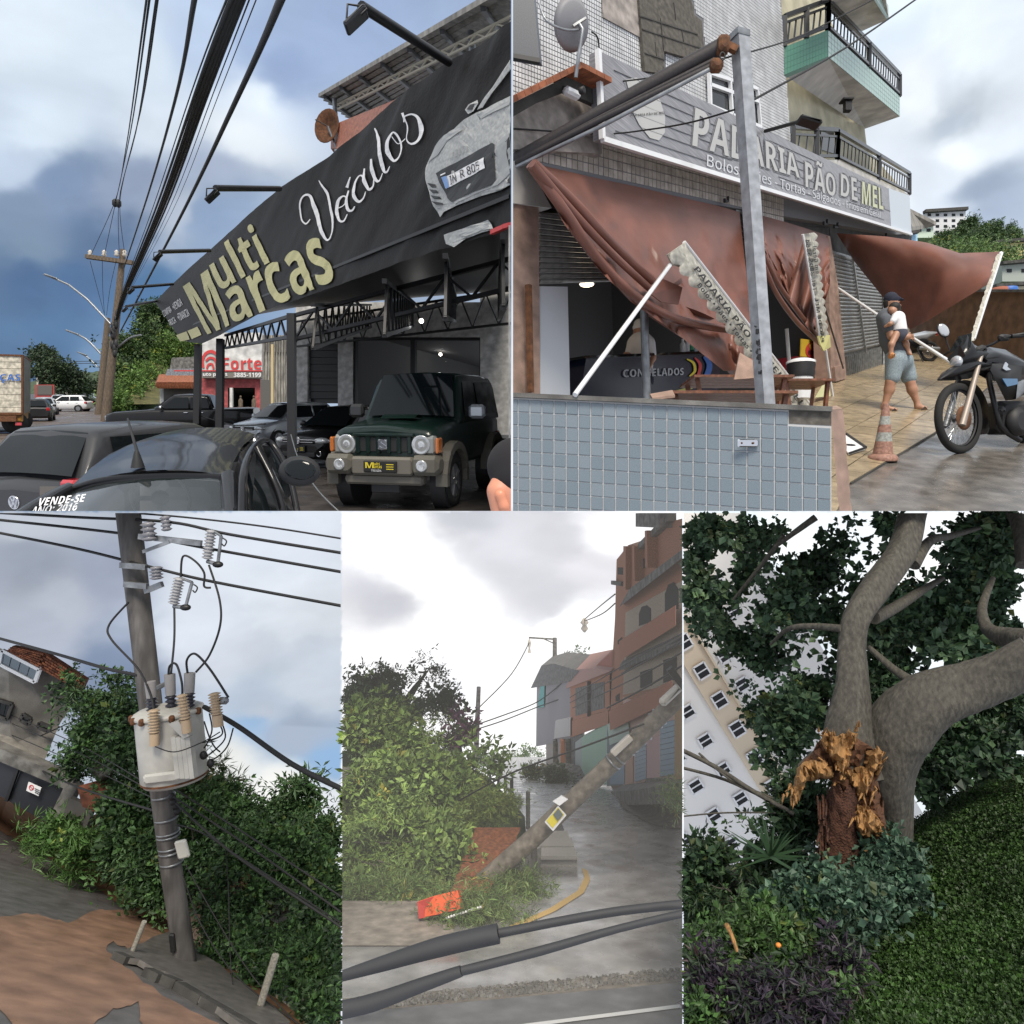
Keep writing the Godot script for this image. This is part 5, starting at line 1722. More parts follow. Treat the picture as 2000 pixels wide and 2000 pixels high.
func bakery_building() -> void:
	var o := thing("bakery_building", "bakery building clad in white mosaic with cream upper floors", "building", gq(1265, 1425))
	var g := G.new()
	panel("wall", o, [[-60, 640], [-60, -60], [1012, -60], [1055, 700], [1055, 720]], 0.0, 0.3, M.grout_dark)
	var a := fside()
	var p0 := fq(0, 640)
	var s := 0.047
	var up := Vector3.UP
	var out := fout() * 0.006
	var hole := [PackedVector2Array([Vector2(340, -30), Vector2(480, -30), Vector2(492, 145), Vector2(345, 65)]), PackedVector2Array([Vector2(478, -30), Vector2(665, -30), Vector2(685, 25), Vector2(688, 55), Vector2(716, 78), Vector2(726, 195), Vector2(720, 235), Vector2(574, 192), Vector2(576, 278), Vector2(502, 268), Vector2(492, 145)]), PackedVector2Array([Vector2(738, 275), Vector2(925, 335), Vector2(940, 485), Vector2(745, 400)])]
	for i in range(0, 175):
		for j in range(0, 120):
			var c := p0 + a * (i * s) + up * (j * s)
			var d := -c.z
			var px := ((c.x / d) * K) / 0.5176
			var py := (1000.0 - c.y / d * K) / 0.5176
			if py < -20 or py > 560 or px > 1010 + py * 0.075 or px < -5:
				continue
			if px > 330 and py > 195 + (px - 330) * 0.46 + 20:
				continue
			var inside := false
			for h in hole:
				if Geometry2D.is_point_in_polygon(Vector2(px, py), h):
					inside = true
			if inside:
				continue
			var e := a * (s - 0.008)
			var f := up * (s - 0.008)
			quad(g, c + out, c + e + out, c + e + f + out, c + f + out)
	obj("mosaic", g, M.mosaic, o).set_meta("kind", "stuff")
	panel("recess", o, [[345, 65], [492, 145], [480, -30], [340, -30]], 0.02, 0.01, M.plaster)
	panel("bare_pier", o, [[478, -30], [665, -30], [685, 25], [688, 55], [716, 78], [726, 195], [720, 235], [574, 192], [576, 278], [502, 268], [492, 145]], 0.05, 0.05, M.bare_block)
	for l in [[[480, 60], [700, 130]], [[490, 110], [722, 185]], [[560, 70], [572, 190]], [[500, 200], [575, 225]], [[610, 10], [618, 75]], [[640, 110], [648, 160]], [[540, 160], [545, 210]]]:
		bar(g, fq(l[0][0], l[0][1], 0.052), fq(l[1][0], l[1][1], 0.052), 0.012, 0.012)
	obj("mortar_joint", g, M.dark_concrete, o).set_meta("kind", "stuff")
	panel("window", o, [[742, 276], [925, 336], [938, 480], [748, 400]], 0.03, 0.05, M.dark_glass)
	var wn: Node3D = o.get_child(o.get_child_count() - 1)
	for l in [[[742, 276], [925, 336]], [[746, 320], [930, 385]], [[748, 400], [938, 480]], [[744, 276], [748, 400]], [[822, 302], [830, 435]], [[925, 336], [938, 480]], [[868, 318], [876, 455]]]:
		bar(g, fq(l[0][0], l[0][1], 0.06), fq(l[1][0], l[1][1], 0.06), 0.045, 0.045)
		obj("frame", g, M.white_paint, wn)
	poly(g, [fq(-40, 490, 0.1), fq(335, 590, 0.1), fq(335, 320, 0.1), fq(200, 290, 0.1), fq(-40, 400, 0.1)], fout() * -0.2)
	obj("annex_wall", g, M.plaster, o)
	for i in 9:
		var t0 := i / 9.0
		var t1 := (i + 0.96) / 9.0
		bar(g, fq(lerpf(-40, 205, t0), lerpf(395, 272, t0), 0.32), fq(lerpf(-40, 205, t1), lerpf(395, 272, t1), 0.32), 0.34, 0.045)
		obj("roof_tile", g, M.terracotta, o)
	for i in 4:
		var t0 := i / 4.0
		var t1 := (i + 0.95) / 4.0
		bar(g, fq(lerpf(205, 320, t0), lerpf(272, 328, t0), 0.32), fq(lerpf(205, 320, t1), lerpf(272, 328, t1), 0.32), 0.34, 0.045)
		obj("roof_tile", g, M.terracotta, o)
	panel("fascia", o, [[-40, 410], [205, 290], [325, 340], [325, 400], [205, 345], [100, 385], [-40, 465]], 0.3, 0.05, M.dark_concrete)
	panel("lintel", o, [[-40, 470], [340, 528], [340, 580], [-40, 560]], 0.12, 0.05, M.plaster)
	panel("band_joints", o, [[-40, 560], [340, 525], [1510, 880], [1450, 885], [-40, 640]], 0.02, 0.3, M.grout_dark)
	var c0 := fq(-6, 625, 0.03)
	var k := 0
	var ts := 0.098
	for i in range(0, 140):
		for j in range(0, 9):
			var c := c0 + a * (i * ts) + up * ((j - 2) * ts)
			var d := -c.z
			var px := ((c.x / d) * K) / 0.5176
			var py := (1000.0 - c.y / d * K) / 0.5176
			if px > 1470 or py < line_at([[-50, 470], [340, 520], [1510, 878]], px) + 8 or py > line_at([[0, 622], [65, 625], [820, 792], [1200, 905], [1470, 925]], px) or k >= 300:
				continue
			k += 1
			poly(g, [c, c + a * (ts - 0.012), c + a * (ts - 0.012) + up * (ts - 0.012), c + up * (ts - 0.012)], fout() * -0.012)
			obj("tile", g, M["band_tile%d" % (absi(i * 5 + j * 3) % 3)], o)
	panel("corner_wall", o, [[1012, -60], [1175, -60], [1180, 0], [1330, 480], [1340, 560], [1495, 740], [1500, 900], [1050, 700]], -0.3, 0.2, M.cream_wall)
	panel("balcony_door", o, [[1165, 475], [1215, 490], [1218, 580], [1168, 565]], -0.28, 0.02, M.dark_glass)
	var cam := fq(225, 352, 0.4)
	rbox(g, cam, V(0.085, 0.07, 0.18), 0.02, Basis(Vector3.UP, -0.9))
	var cc := thing("security_camera", "small white security camera under the annex eaves", "camera", cam)
	obj("housing", g, M.white_paint, cc)
	lathe(g, cam + V(0.07, -0.01, 0.05), V(0.78, -0.1, 0.6), [[0.03, 0.0], [0.033, 0.04], [0.02, 0.045]], 12)
	obj("lens", g, M.black_plastic, cc)
	tube(g, [fq(195, 330, 0.3), fq(205, 345, 0.36), cam], 0.012, 6)
	obj("bracket", g, M.black_iron, cc)

func bakery_sign() -> void:
	var o := thing("bakery_sign", "long grey wood-print bakery sign with pale bubble lettering", "sign", fq(900, 700, 0.4))
	panel("board", o, [[325, 190], [340, 522], [1430, 858], [1420, 712]], 0.38, 0.1, M.sign_print)
	panel("blank_panel", o, [[1421, 710], [1431, 860], [1508, 884], [1500, 738]], 0.38, 0.1, M.sign_blank)
	var g := G.new()
	for l in [[[325, 188], [341, 526]], [[341, 526], [1508, 884]]]:
		bar(g, fq(l[0][0], l[0][1], 0.42), fq(l[1][0], l[1][1], 0.42), 0.045, 0.05)
		obj("frame", g, M.white_paint, o)
	for i in 6:
		var t := (i + 1) / 7.0
		for k in 3:
			var x0 := 0.02 + k * 0.33 + rng.randf() * 0.06
			var x1 := x0 + rng.randf_range(0.18, 0.28)
			var la := fq(325, 190, 0.385).lerp(fq(340, 522, 0.385), t)
			var rb := fq(1420, 712, 0.385).lerp(fq(1430, 858, 0.385), t)
			bar(g, la.lerp(rb, x0), la.lerp(rb, x1), 0.006, 0.006)
	obj("printed_plank_lines", g, mat(0.13, 0.13, 0.14, 0.5), o).set_meta("kind", "stuff")
	var fr := func(pts: Array, off: float) -> Callable:
		var w: Array = pts.map(func(e): return fq(e[0], e[1], off))
		return func(s: float, t: float) -> Vector3: return w[0].lerp(w[1], s).lerp(w[3].lerp(w[2], s), t)
	var words := [["PADARIA", [[680, 548], [1086, 672], [1076, 586], [692, 404]]], ["PÃO", [[1108, 704], [1222, 744], [1218, 640], [1105, 582]]], ["DE", [[1240, 737], [1305, 760], [1300, 674], [1242, 655]]], ["MEL", [[1320, 768], [1402, 792], [1398, 712], [1322, 684]]]]
	for w in words:
		for e in [[-5, -6], [5, -5], [-4, 6], [5, 6], [0, 7], [6, 0], [-6, 0], [0, -7]]:
			text(g, w[0], fr.call(w[1].map(func(p): return [p[0] + e[0] * 0.9, p[1] + e[1] * 0.9]), 0.386))
		obj("letter_outline", g, mat(0.22, 0.22, 0.235, 0.4), o)
		text(g, w[0], fr.call(w[1], 0.392))
		obj("lettering", g, M.sign_green if w[0] == "MEL" else M.sign_pale, o)
	text(g, "Bolos - Pães - Tortas - Salgados - Frios em Geral", fr.call([[735, 640], [1392, 830], [1390, 798], [737, 580]], 0.39), "Droid Sans", 400)
	obj("lettering", g, M.sign_white, o)
	var on := func(x: float, y: float) -> Vector3: return fq(x, y, 0.388)
	flat_poly(g, [[430, 300], [470, 292], [520, 330], [560, 380], [578, 440], [577, 500], [555, 530], [520, 520], [480, 470], [460, 430], [448, 370]], on, 0.0)
	obj("emblem", g, M.sign_pale, o)
	text(g, "PADARIA PÃO DE MEL", fr.call([[446, 440], [578, 430], [578, 418], [446, 430]], 0.394), "Droid Serif", 700)
	obj("emblem_lettering", g, M.dark_print, o)
	var lp := thing("sign_lamp", "black lamp on a thin arm reaching out over the bakery sign", "lamp", fq(955, 495, 0.4))
	tube(g, [fq(955, 495, 0.4), fq(1122, 448, 1.2)], 0.025, 6)
	obj("arm", g, M.black_iron, lp)
	rbox(g, fq(1120, 462, 1.25), V(0.28, 0.05, 0.2), 0.02, Basis(V(0, 0, 1), -0.3))
	obj("lamp_head", g, M.black_iron, lp)

func railing(o: Node3D, a: Vector3, b: Vector3, h: float, n: int) -> void:
	var g := G.new()
	var up := Vector3.UP * h
	for e in [[1.0, 0.07], [0.78, 0.035], [0.12, 0.05]]:
		bar(g, a + up * e[0], b + up * e[0], e[1])
		obj("rail", g, M.grey_paint, o)
	for t in [0.0, 0.5, 1.0]:
		bar(g, a.lerp(b, t), a.lerp(b, t) + up, 0.07)
		obj("rail_post", g, M.grey_paint, o)
	for i in n:
		var t := (i + 0.5) / n
		bar(g, a.lerp(b, t) + up * 0.12, a.lerp(b, minf(t + 0.35 / n, 1.0)) + up * 0.78, 0.022)
		obj("baluster", g, M.grey_paint, o)

func bakery_balconies() -> void:
	var g := G.new()
	var o := thing("balcony", "middle balcony with green tiled faces and grey railing", "balcony", q(1192, 215, 10.8), "balconies on the bakery's corner")
	var a := q(1028, 283, 11.75)
	var b := q(1192, 215, 12.2)
	var c := q(1463, 440, 16.4)
	var d := q(1332, 486, 17.0)
	var hL := 0.46
	var up := Vector3.UP * hL
	poly(g, [a, b, c, d], V(0, 0.06, 0))
	obj("underside", g, M.white_plaster, o)
	poly(g, [a, b, b + up, a + up], V(0.04, 0, -0.1))
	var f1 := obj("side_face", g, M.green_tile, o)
	poly(g, [b, c, c + up, b + up], V(-0.08, 0, -0.06))
	obj("front_face", g, M.grout_dark, o)
	var n := 30
	for i in n:
		for j in 5:
			var p := b.lerp(c, i / float(n)) + up * (j / 5.0) + V(0.004, 0, 0.006)
			var e := (c - b) / n * 0.93
			quad(g, p, p + e, p + e + up * 0.185, p + up * 0.185)
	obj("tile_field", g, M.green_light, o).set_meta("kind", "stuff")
	for i in 14:
		for j in 5:
			var p := a.lerp(b, i / 14.0) + up * (j / 5.0) + V(-0.004, 0, 0.008)
			var e := (b - a) / 14.0 * 0.94
			quad(g, p, p + e, p + e + up * 0.188, p + up * 0.188)
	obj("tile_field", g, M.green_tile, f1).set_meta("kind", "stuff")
	railing(o, a + up, b + up, 0.5, 7)
	railing(o, b + up, c + up, 0.5, 26)
	box(g, q(1262, 380, 13.5), V(0.2, 0.03, 0.2))
	tube(g, [q(1262, 382, 13.5), q(1264, 398, 13.5)], 0.012, 5)
	box(g, q(1266, 404, 13.5), V(0.12, 0.16, 0.12))
	one("balcony_lamp", g, M.black_iron, "small black lamp hanging under the green balcony", "lamp")
	o = thing("balcony", "topmost balcony, only its white underside and green edge in view", "balcony", q(1300, 125, 13), "balconies on the bakery's corner")
	poly(g, [q(1130, -60, 11), q(1400, -60, 12.2), q(1422, 72, 14.3), q(1300, 127, 15.4), q(1180, 20, 12.4)], V(0, 0.08, 0))
	obj("underside", g, M.white_plaster, o)
	poly(g, [q(1358, -30, 12.0), q(1422, 72, 14.3), q(1420, 20, 14.3), q(1385, -40, 12.6)], V(0, 0, -0.05))
	obj("front_face", g, M.green_light, o)
	o = thing("balcony", "lowest balcony with grey railing rising behind the sign", "balcony", q(1230, 600, 11), "balconies on the bakery's corner")
	a = q(1060, 605, 12.0)
	b = q(1228, 602, 13.7)
	c = q(1500, 735, 18.8)
	railing(o, a, b, 0.56, 6)
	railing(o, b, c, 0.56, 24)
	poly(g, [a, b, c, q(1380, 740, 19.5)], V(0, -0.1, 0))
	obj("floor", g, M.white_plaster, o)

func slats(o: Node3D, x0: float, x1: float, tops: Array, bots: Array, n: int, off: float, m: Material, name := "shutter_slat") -> void:
	for i in n:
		var g := G.new()
		var t0 := float(i) / n
		var t1 := (i + 0.9) / n
		var l0 := fq(x0, lerpf(tops[0], bots[0], t0), off)
		var l1 := fq(x0, lerpf(tops[0], bots[0], t1), off)
		var r0 := fq(x1, lerpf(tops[1], bots[1], t0), off)
		var r1 := fq(x1, lerpf(tops[1], bots[1], t1), off)
		var lm := l0.lerp(l1, 0.5) + fout() * 0.025
		var rm := r0.lerp(r1, 0.5) + fout() * 0.025
		var sg := new_sg()
		quad(g, l0, r0, rm, lm, sg)
		quad(g, lm, rm, r1, l1, sg)
		quad(g, l1, r1, r1 - fout() * 0.03, l1 - fout() * 0.03)
		obj(name, g, m, o)

func bakery_shopfront() -> void:
	var g := G.new()
	var o := thing("storefront", "bakery storefront with steel shutters, pink piers and a dark interior", "storefront", gq(1240, 1430))
	panel("pier", o, [[-40, 1640], [108, 1640], [100, 770], [-40, 755]], 0.1, 0.3, M.pink)
	panel("pier_head", o, [[-40, 760], [150, 785], [100, 690], [60, 615], [-40, 600]], 0.12, 0.2, M.white_plaster)
	panel("pier", o, [[1205, 1440], [1262, 1428], [1232, 1085], [1200, 890], [1190, 890]], 0.1, 0.3, M.pink)
	panel("pier_base", o, [[1222, 1440], [1262, 1428], [1258, 1375], [1218, 1385]], 0.16, 0.06, M.pink)
	bar(g, fq(62, 1075, 0.16), fq(70, 1480, 0.16), 0.045)
	obj("door_rail", g, M.rust, o)
	slats(o, 102, 420, [800, 845], [1072, 1062], 13, -0.02, M.slat_dark)
	panel("door_panel", o, [[107, 1640], [222, 1620], [210, 1082], [107, 1080]], 0.0, 0.04, M.sign_white)
	slats(o, 1210, 1402, [952, 1010], [1345, 1300], 26, 0.0, M.slat)
	panel("shutter_backing", o, [[1210, 945], [1402, 1005], [1402, 1385], [1262, 1422]], -0.06, 0.02, M.slat_dark)
	for i in 20:
		var t := (i + 0.5) / 20.0
		bar(g, fq(lerpf(1258, 1402, t), lerpf(1345, 1305, t), 0.01), fq(lerpf(1266, 1402, t), lerpf(1420, 1380, t), 0.01), 0.05, 0.02)
		obj("sill_slat", g, M.slat, o)
	for l in [[[1286, 975], [1335, 1330]], [[1402, 1000], [1402, 1380]]]:
		bar(g, fq(l[0][0], l[0][1], 0.05), fq(l[1][0], l[1][1], 0.05), 0.04)
		obj("shutter_guide", g, M.slat_dark, o)
	slats(o, 840, 905, [785, 800], [1080, 1090], 14, -0.04, M.slat_dark)
	var inn := -fout()
	var w := [fq(100, 1640, -0.1), fq(1210, 1445, -0.1), fq(1200, 860, -0.1), fq(100, 780, -0.1)]
	var d := inn * 5.0
	quad(g, w[3], w[2], w[2] + d, w[3] + d)
	quad(g, w[0] + d, w[1] + d, w[2] + d, w[3] + d)
	quad(g, w[0], w[3], w[3] + d, w[0] + d)
	quad(g, w[1], w[2], w[2] + d, w[1] + d)
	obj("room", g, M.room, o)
	panel("gutter_board", o, [[420, 850], [860, 950], [860, 840], [420, 760]], -0.05, 0.05, M.slat_dark)
	panel("lintel_wall", o, [[-60, 590], [1510, 884], [1500, 960], [1402, 1010], [1210, 950], [860, 860], [100, 800], [-60, 780]], -0.12, 0.05, M.dark_concrete)
	panel("end_pier", o, [[1402, 1005], [1500, 900], [1500, 1340], [1402, 1382]], -0.05, 0.2, M.plaster)
	tube(g, [fq(498, 1160, 0.35), fq(512, 1620, 0.35)], 0.045, 8)
	one("support_post", g, M.galv, "bare metal post standing in the bakery's dark opening", "post")
	o = thing("freezer_counter", "dark freezer counter with coloured swirls and pale lettering in the bakery", "counter", fq(560, 1560, -1.0))
	panel("front", o, [[240, 1600], [770, 1560], [790, 1330], [280, 1350]], -1.0, 0.5, mat(0.008, 0.012, 0.03, 0.25))
	var fr := func(pts: Array, off: float) -> Callable:
		var e: Array = pts.map(func(p): return fq(p[0], p[1], off))
		return func(s: float, t: float) -> Vector3: return e[0].lerp(e[1], s).lerp(e[3].lerp(e[2], s), t)
	text(g, "CONGELADOS", fr.call([[420, 1424], [648, 1415], [648, 1388], [420, 1394]], -0.98))
	obj("lettering", g, mat(0.4, 0.42, 0.44, 0.5), o)
	var on := func(x: float, y: float) -> Vector3: return fq(x, y, -0.98)
	for e in [[M.yellow_print, [[660, 1355], [685, 1370], [690, 1400], [670, 1420]], 10], [M.red_print, [[690, 1350], [710, 1375], [705, 1410], [690, 1430]], 12], [M.blue_print, [[725, 1345], [745, 1375], [738, 1410], [722, 1425]], 22], [mat(0.35, 0.35, 0.08, 0.5), [[600, 1480], [660, 1468], [700, 1450]], 12]]:
		ribbon(g, e[1].map(func(p): return Vector2(p[0], p[1])), [e[2] * 0.4, e[2], e[2], e[2] * 0.5], on)
		obj("swirl", g, e[0], o)
	panel("counter_top", o, [[275, 1352], [795, 1332], [795, 1322], [275, 1342]], -0.95, 0.6, M.dark_glass)
	for e in [[660, 1310, M.white_print], [676, 1305, mat(0.05, 0.3, 0.15, 0.4)], [690, 1312, M.sign_blank], [644, 1312, M.white_print]]:
		lathe(g, fq(e[0], e[1] + 18, -1.1), Vector3.UP, [[0.045, 0.0], [0.045, 0.13], [0.02, 0.17], [0.02, 0.21]], 10)
		var bt := obj("bottle", g, e[2])
		tag(bt, {660: "white bottle on the freezer counter", 676: "green bottle on the freezer counter", 690: "pale blue bottle on the freezer counter", 644: "white bottle at the end of the freezer counter"}[e[0]], "bottle")
	ball(g, fq(282, 1072, -1.2), V(0.1, 0.03, 0.1), Basis(), 6)
	one("ceiling_lamp", g, mat(1, 0.9, 0.7, 0.5, {"glow": 1.5}), "small warm ceiling lamp just below the half-open shutter", "lamp")
	var ol := OmniLight3D.new()
	ol.name = "bakery_lamp_light"
	ol.light_energy = 0.15
	ol.light_color = Color(1, 0.9, 0.75)
	ol.light_size = 0.1
	ol.shadow_enabled = true
	ol.omni_range = 20.0
	ol.omni_attenuation = 2.0
	ol.position = fq(282, 1072, -1.2) - V(0, 0.12, 0)
	add_child(ol)

func cloth(called: String, label: String, top: Array, bot: Array, off0: float, off1: float, m: Material, fold := 0.06, waves := 9.0, nx := 60) -> Node3D:
	var o := thing(called, label, "awning", fq(top[0][0], top[0][1], off0), "torn awning sheets")
	var g := G.new()
	var lin := func(l: Array, t: float) -> Vector2:
		var k := t * (l.size() - 1)
		var i := mini(int(k), l.size() - 2)
		return Vector2(l[i][0], l[i][1]).lerp(Vector2(l[i + 1][0], l[i + 1][1]), k - i)
	sheet(g, nx, 30, func(a: float, b: float):
		var p: Vector2 = lin.call(top, a).lerp(lin.call(bot, a), b)
		var w := sin(a * waves * TAU + b * 2.5 + nz.get_noise_2d(a * 4.0, b * 2.0) * 4.0) * fold * b * (0.4 + 0.6 * absf(nz.get_noise_2d(a * 7.0 + 5.0, b * 3.0)) * 2.0)
		return fq(p.x, p.y, lerpf(off0, off1, b) + w))
	obj("sheet", g, m, o)
	return o

func valance(o: Node3D, a: Array, b: Array, w0: float, w1: float, off: float, flip: float, lines: Array) -> void:
	var g := G.new()
	var d := Vector2(b[0] - a[0], b[1] - a[1])
	var nrm := d.normalized().orthogonal() * flip
	var n := 14
	var edge := []
	for i in n * 6 + 1:
		var t := i / float(n * 6)
		var sc := 0.78 + 0.22 * absf(sin(t * n * PI))
		edge.append([t, lerpf(w0, w1, t) * sc])
	var at := func(t: float, w: float, lift: float) -> Vector3:
		var p := Vector2(a[0], a[1]) + d * t + nrm * w
		return fq(p.x, p.y, off + lift + 0.03 * sin(t * 9.0) * (w / w0))
	var sg := new_sg()
	for i in edge.size() - 1:
		var e0 = edge[i]
		var e1 = edge[i + 1]
		quad(g, at.call(e0[0], 0.0, 0.0), at.call(e1[0], 0.0, 0.0), at.call(e1[0], e1[1] * 0.55, 0.06), at.call(e0[0], e0[1] * 0.55, 0.06), sg)
		quad(g, at.call(e0[0], e0[1] * 0.55, 0.06), at.call(e1[0], e1[1] * 0.55, 0.06), at.call(e1[0], e1[1], 0.02), at.call(e0[0], e0[1], 0.02), sg)
	var v := obj("valance", g, M.valance, o)
	for l in lines:
		text(g, l[0], func(s: float, t: float) -> Vector3:
			var tt := lerpf(l[1], l[2], s)
			var ww := lerpf(w0, w1, tt)
			return at.call(tt, ww * lerpf(l[4], l[3], t) if flip * l[5] > 0 else ww * lerpf(l[3], l[4], t), 0.075), "Droid Sans", 700)
		obj("lettering", g, M.black_print, v)
	tube(g, [at.call(0.0, 0.0, 0.0), at.call(0.5, 0.0, 0.0), at.call(1.0, 0.0, 0.0)], 0.022, 6)
	obj("front_bar", g, M.white_paint, v)

func bakery_awning() -> void:
	var g := G.new()
	var o := cloth("awning_sheet", "large torn brown awning sheet hanging over the shop's half-open shutter", [[65, 613], [180, 640], [320, 672], [480, 706], [640, 745], [760, 772], [858, 800]], [[66, 616], [200, 850], [320, 1010], [450, 1140], [610, 1250], [800, 1400], [925, 1390]], 0.08, 0.62, M.awning_top, 0.1, 5.0)
	sheet(g, 40, 20, func(a: float, b: float):
		var x0 := lerpf(480, 905, a)
		var y0 := lerpf(1130, 1290, a) - 40 * sin(a * PI)
		var x1 := lerpf(510, 915, a)
		var y1 := line_at([[0, 1190], [0.3, 1270], [0.6, 1330], [0.85, 1450], [1, 1460]], a)
		return fq(lerpf(x0, x1, b), lerpf(y0, y1, b), 0.5 - 0.35 * b + 0.05 * sin(a * 14.0 + b * 4.0)))
	obj("drape", g, M.awning, o)
	for e in [[[70, 618], [200, 800], [330, 985], [480, 1130], [640, 1210], [830, 1245]], [[75, 618], [220, 790], [380, 960], [520, 1090], [560, 1120]], [[80, 620], [240, 770], [330, 870], [450, 990], [530, 1060]]]:
		var k := rng.randf_range(0.025, 0.045)
		var pts: Array = e.map(func(p): return fq(p[0], p[1], 0.62 + rng.randf_range(0, 0.08)))
		tube(g, curve(pts, 6), k, 7)
		obj("rolled_edge", g, M.awning, o)
	poly(g, [fq(560, 1050, 0.7), fq(640, 1085, 0.75), fq(625, 1150, 0.72), fq(560, 1140, 0.7), fq(520, 1110, 0.7)], fout() * 0.01)
	poly(g, [fq(635, 1050, 0.66), fq(570, 1100, 0.72), fq(585, 1112, 0.7), fq(640, 1065, 0.66)], fout() * 0.01)
	obj("torn_flap", g, M.awning_top, o)
	valance(o, [650, 915], [1132, 1535], 84, 80, 0.85, -1.0, [["PADARIA PÃO DE MEL • TEL", 0.13, 0.97, 0.08, 0.42, -1.0], ["Bolos • Pães • Tortas • Salgados • Frios", 0.2, 0.93, 0.52, 0.82, -1.0]])
	poly(g, [fq(650, 915, 0.86), fq(582, 962, 0.8), fq(600, 1000, 0.82), fq(640, 1010, 0.86), fq(662, 990, 0.9)], fout() * 0.015)
	obj("valance_end", g, M.valance, o)
	o = cloth("awning_sheet", "narrower brown awning sheet gathered in folds beside the metal post", [[872, 790], [950, 815], [1040, 840], [1110, 862], [1196, 890]], [[945, 960], [1010, 1090], [1075, 1190], [1140, 1260], [1200, 1080]], 0.08, 0.5, M.awning_top, 0.12, 5.0, 40)
	for e in [[[945, 955], [1010, 1080], [1090, 1190], [1165, 1290]], [[950, 1000], [1000, 1110], [1080, 1220], [1165, 1300]]]:
		tube(g, curve(e.map(func(p): return fq(p[0], p[1], 0.6)), 6), 0.035, 7)
		obj("rolled_edge", g, M.awning, o)
	sheet(g, 20, 10, func(a: float, b: float): return fq(lerpf(lerpf(1040, 1100, a), lerpf(1125, 1180, a), b), lerpf(lerpf(1120, 900, a), lerpf(1250, 1050, a), b), 0.55 + 0.1 * sin(b * 9.0)))
	obj("gathered_fold", g, M.awning, o)
	valance(o, [1096, 884], [1168, 1312], 56, 34, 0.75, 1.0, [["PÃO DE MEL - Tel: 3895-5364", 0.95, 0.05, 0.1, 0.5, -1.0], ["em Geral", 0.36, 0.12, 0.55, 0.85, -1.0]])
	poly(g, [fq(1150, 1268, 0.78), fq(1195, 1265, 0.8), fq(1198, 1310, 0.8), fq(1172, 1325, 0.82), fq(1158, 1300, 0.8)], fout() * 0.02)
	obj("valance_end", g, mat(0.5, 0.48, 0.2, 0.6), o)
	o = thing("awning_sheet", "brown awning sheet still stretched out like a sail toward the mural wall", "awning", fq(1250, 900, 0.1), "torn awning sheets")
	sheet(g, 36, 22, func(a: float, b: float):
		var x0 := lerpf(1225, 1845, a)
		var y0 := line_at([[0, 880], [0.3, 892], [0.55, 915], [0.75, 955], [1, 950]], a) if a < 1.0 else 950.0
		var x1 := line_at([[0, 1290], [0.35, 1500], [0.6, 1560], [1, 1792]], a)
		var y1 := line_at([[0, 985], [0.35, 1245], [0.6, 1215], [1, 1075]], a)
		var d := lerpf(lerpf(14.2, 12.4, a), lerpf(14.6, 11.6, a), b)
		return q(lerpf(x0, x1, b), lerpf(y0, y1, b) - 22 * sin(b * PI) * sin(a * PI), d) + V(0, 0, 0.5) * sin(b * PI) * sin(a * PI))
	obj("sheet", g, M.awning, o)
	tube(g, [q(1845, 955, 12.3), q(1740, 1280, 11.0)], 0.035, 6)
	obj("front_bar", g, M.white_paint, o)
	sheet(g, 30, 2, func(a: float, b: float): return q(lerpf(1847, 1742, a) - b * (14 + 5 * absf(sin(a * 40.0))), lerpf(955, 1285, a) + b * 3.0, lerpf(12.2, 10.9, a)))
	obj("valance", g, M.valance, o)
	tube(g, [q(1226, 1085, 14.0), q(1395, 1198, 12.3)], 0.025, 6)
	tube(g, [q(1500, 1268, 11.4), q(1668, 1375, 10.2)], 0.025, 6)
	tube(g, [q(1395, 1198, 12.3), q(1500, 1268, 11.4)], 0.025, 6)
	obj("strut", g, M.white_paint, o)
	for e in [[596, 1000, 0.85, 238, 1490, 0.9, 0.022, "bent white awning arm leaning from the torn sheet to the wall top", M.white_paint], [1036, 1240, 0.1, 1048, 1390, 0.1, 0.03, "short white post beside the litter bin", M.white_paint], [1184, 1320, 0.6, 1212, 1502, 0.6, 0.018, "thin white awning arm standing on the tiled floor by the bin", M.white_paint], [1150, 1060, 0.3, 1250, 1390, 0.3, 0.015, "thin dark awning arm slanting across the pink pier", M.grey_paint]]:
		tube(g, [fq(e[0], e[1], e[2]), fq(e[3], e[4], e[5])], e[6], 7)
		one("loose_strut", g, e[8], e[7], "strut")
	poly(g, [fq(1143, 1500, 0.6), fq(1200, 1495, 0.65), fq(1192, 1440, 0.6), fq(1175, 1445, 0.55)], fout() * 0.01)
	one("cloth_scrap", g, mat(0.45, 0.45, 0.25, 0.8), "scrap of yellowish cloth caught on the thin awning arm", "cloth")
	o = thing("rolled_awning", "rolled-up dark awning running up to the square metal post", "awning", q(0, 620, 6.3))
	tube(g, [q(-40, 632, 6.35), q(380, 405, 6.0), q(800, 170, 5.75)], [0.055, 0.07, 0.065], 12)
	obj("roll", g, M.roller, o)
	for e in [[-40, 645, 330, 455, 760, 245, 0.025], [-40, 655, 340, 475, 745, 262, 0.018], [-40, 640, 350, 435, 765, 225, 0.02]]:
		tube(g, [q(e[0], e[1], 6.3), q(e[2], e[3], 5.95), q(e[4], e[5], 5.72)], e[6], 8)
		obj("folded_arm", g, M.galv if e[6] < 0.019 else M.roller, o)
	rbox(g, q(796, 172, 5.7), V(0.09, 0.13, 0.12), 0.02)
	rbox(g, q(770, 248, 5.7), V(0.1, 0.09, 0.1), 0.02)
	bar(g, q(800, 165, 5.7), q(848, 190, 5.7), 0.05)
	obj("end_bracket", g, M.rust, o)
	var prev := Vector3.ZERO
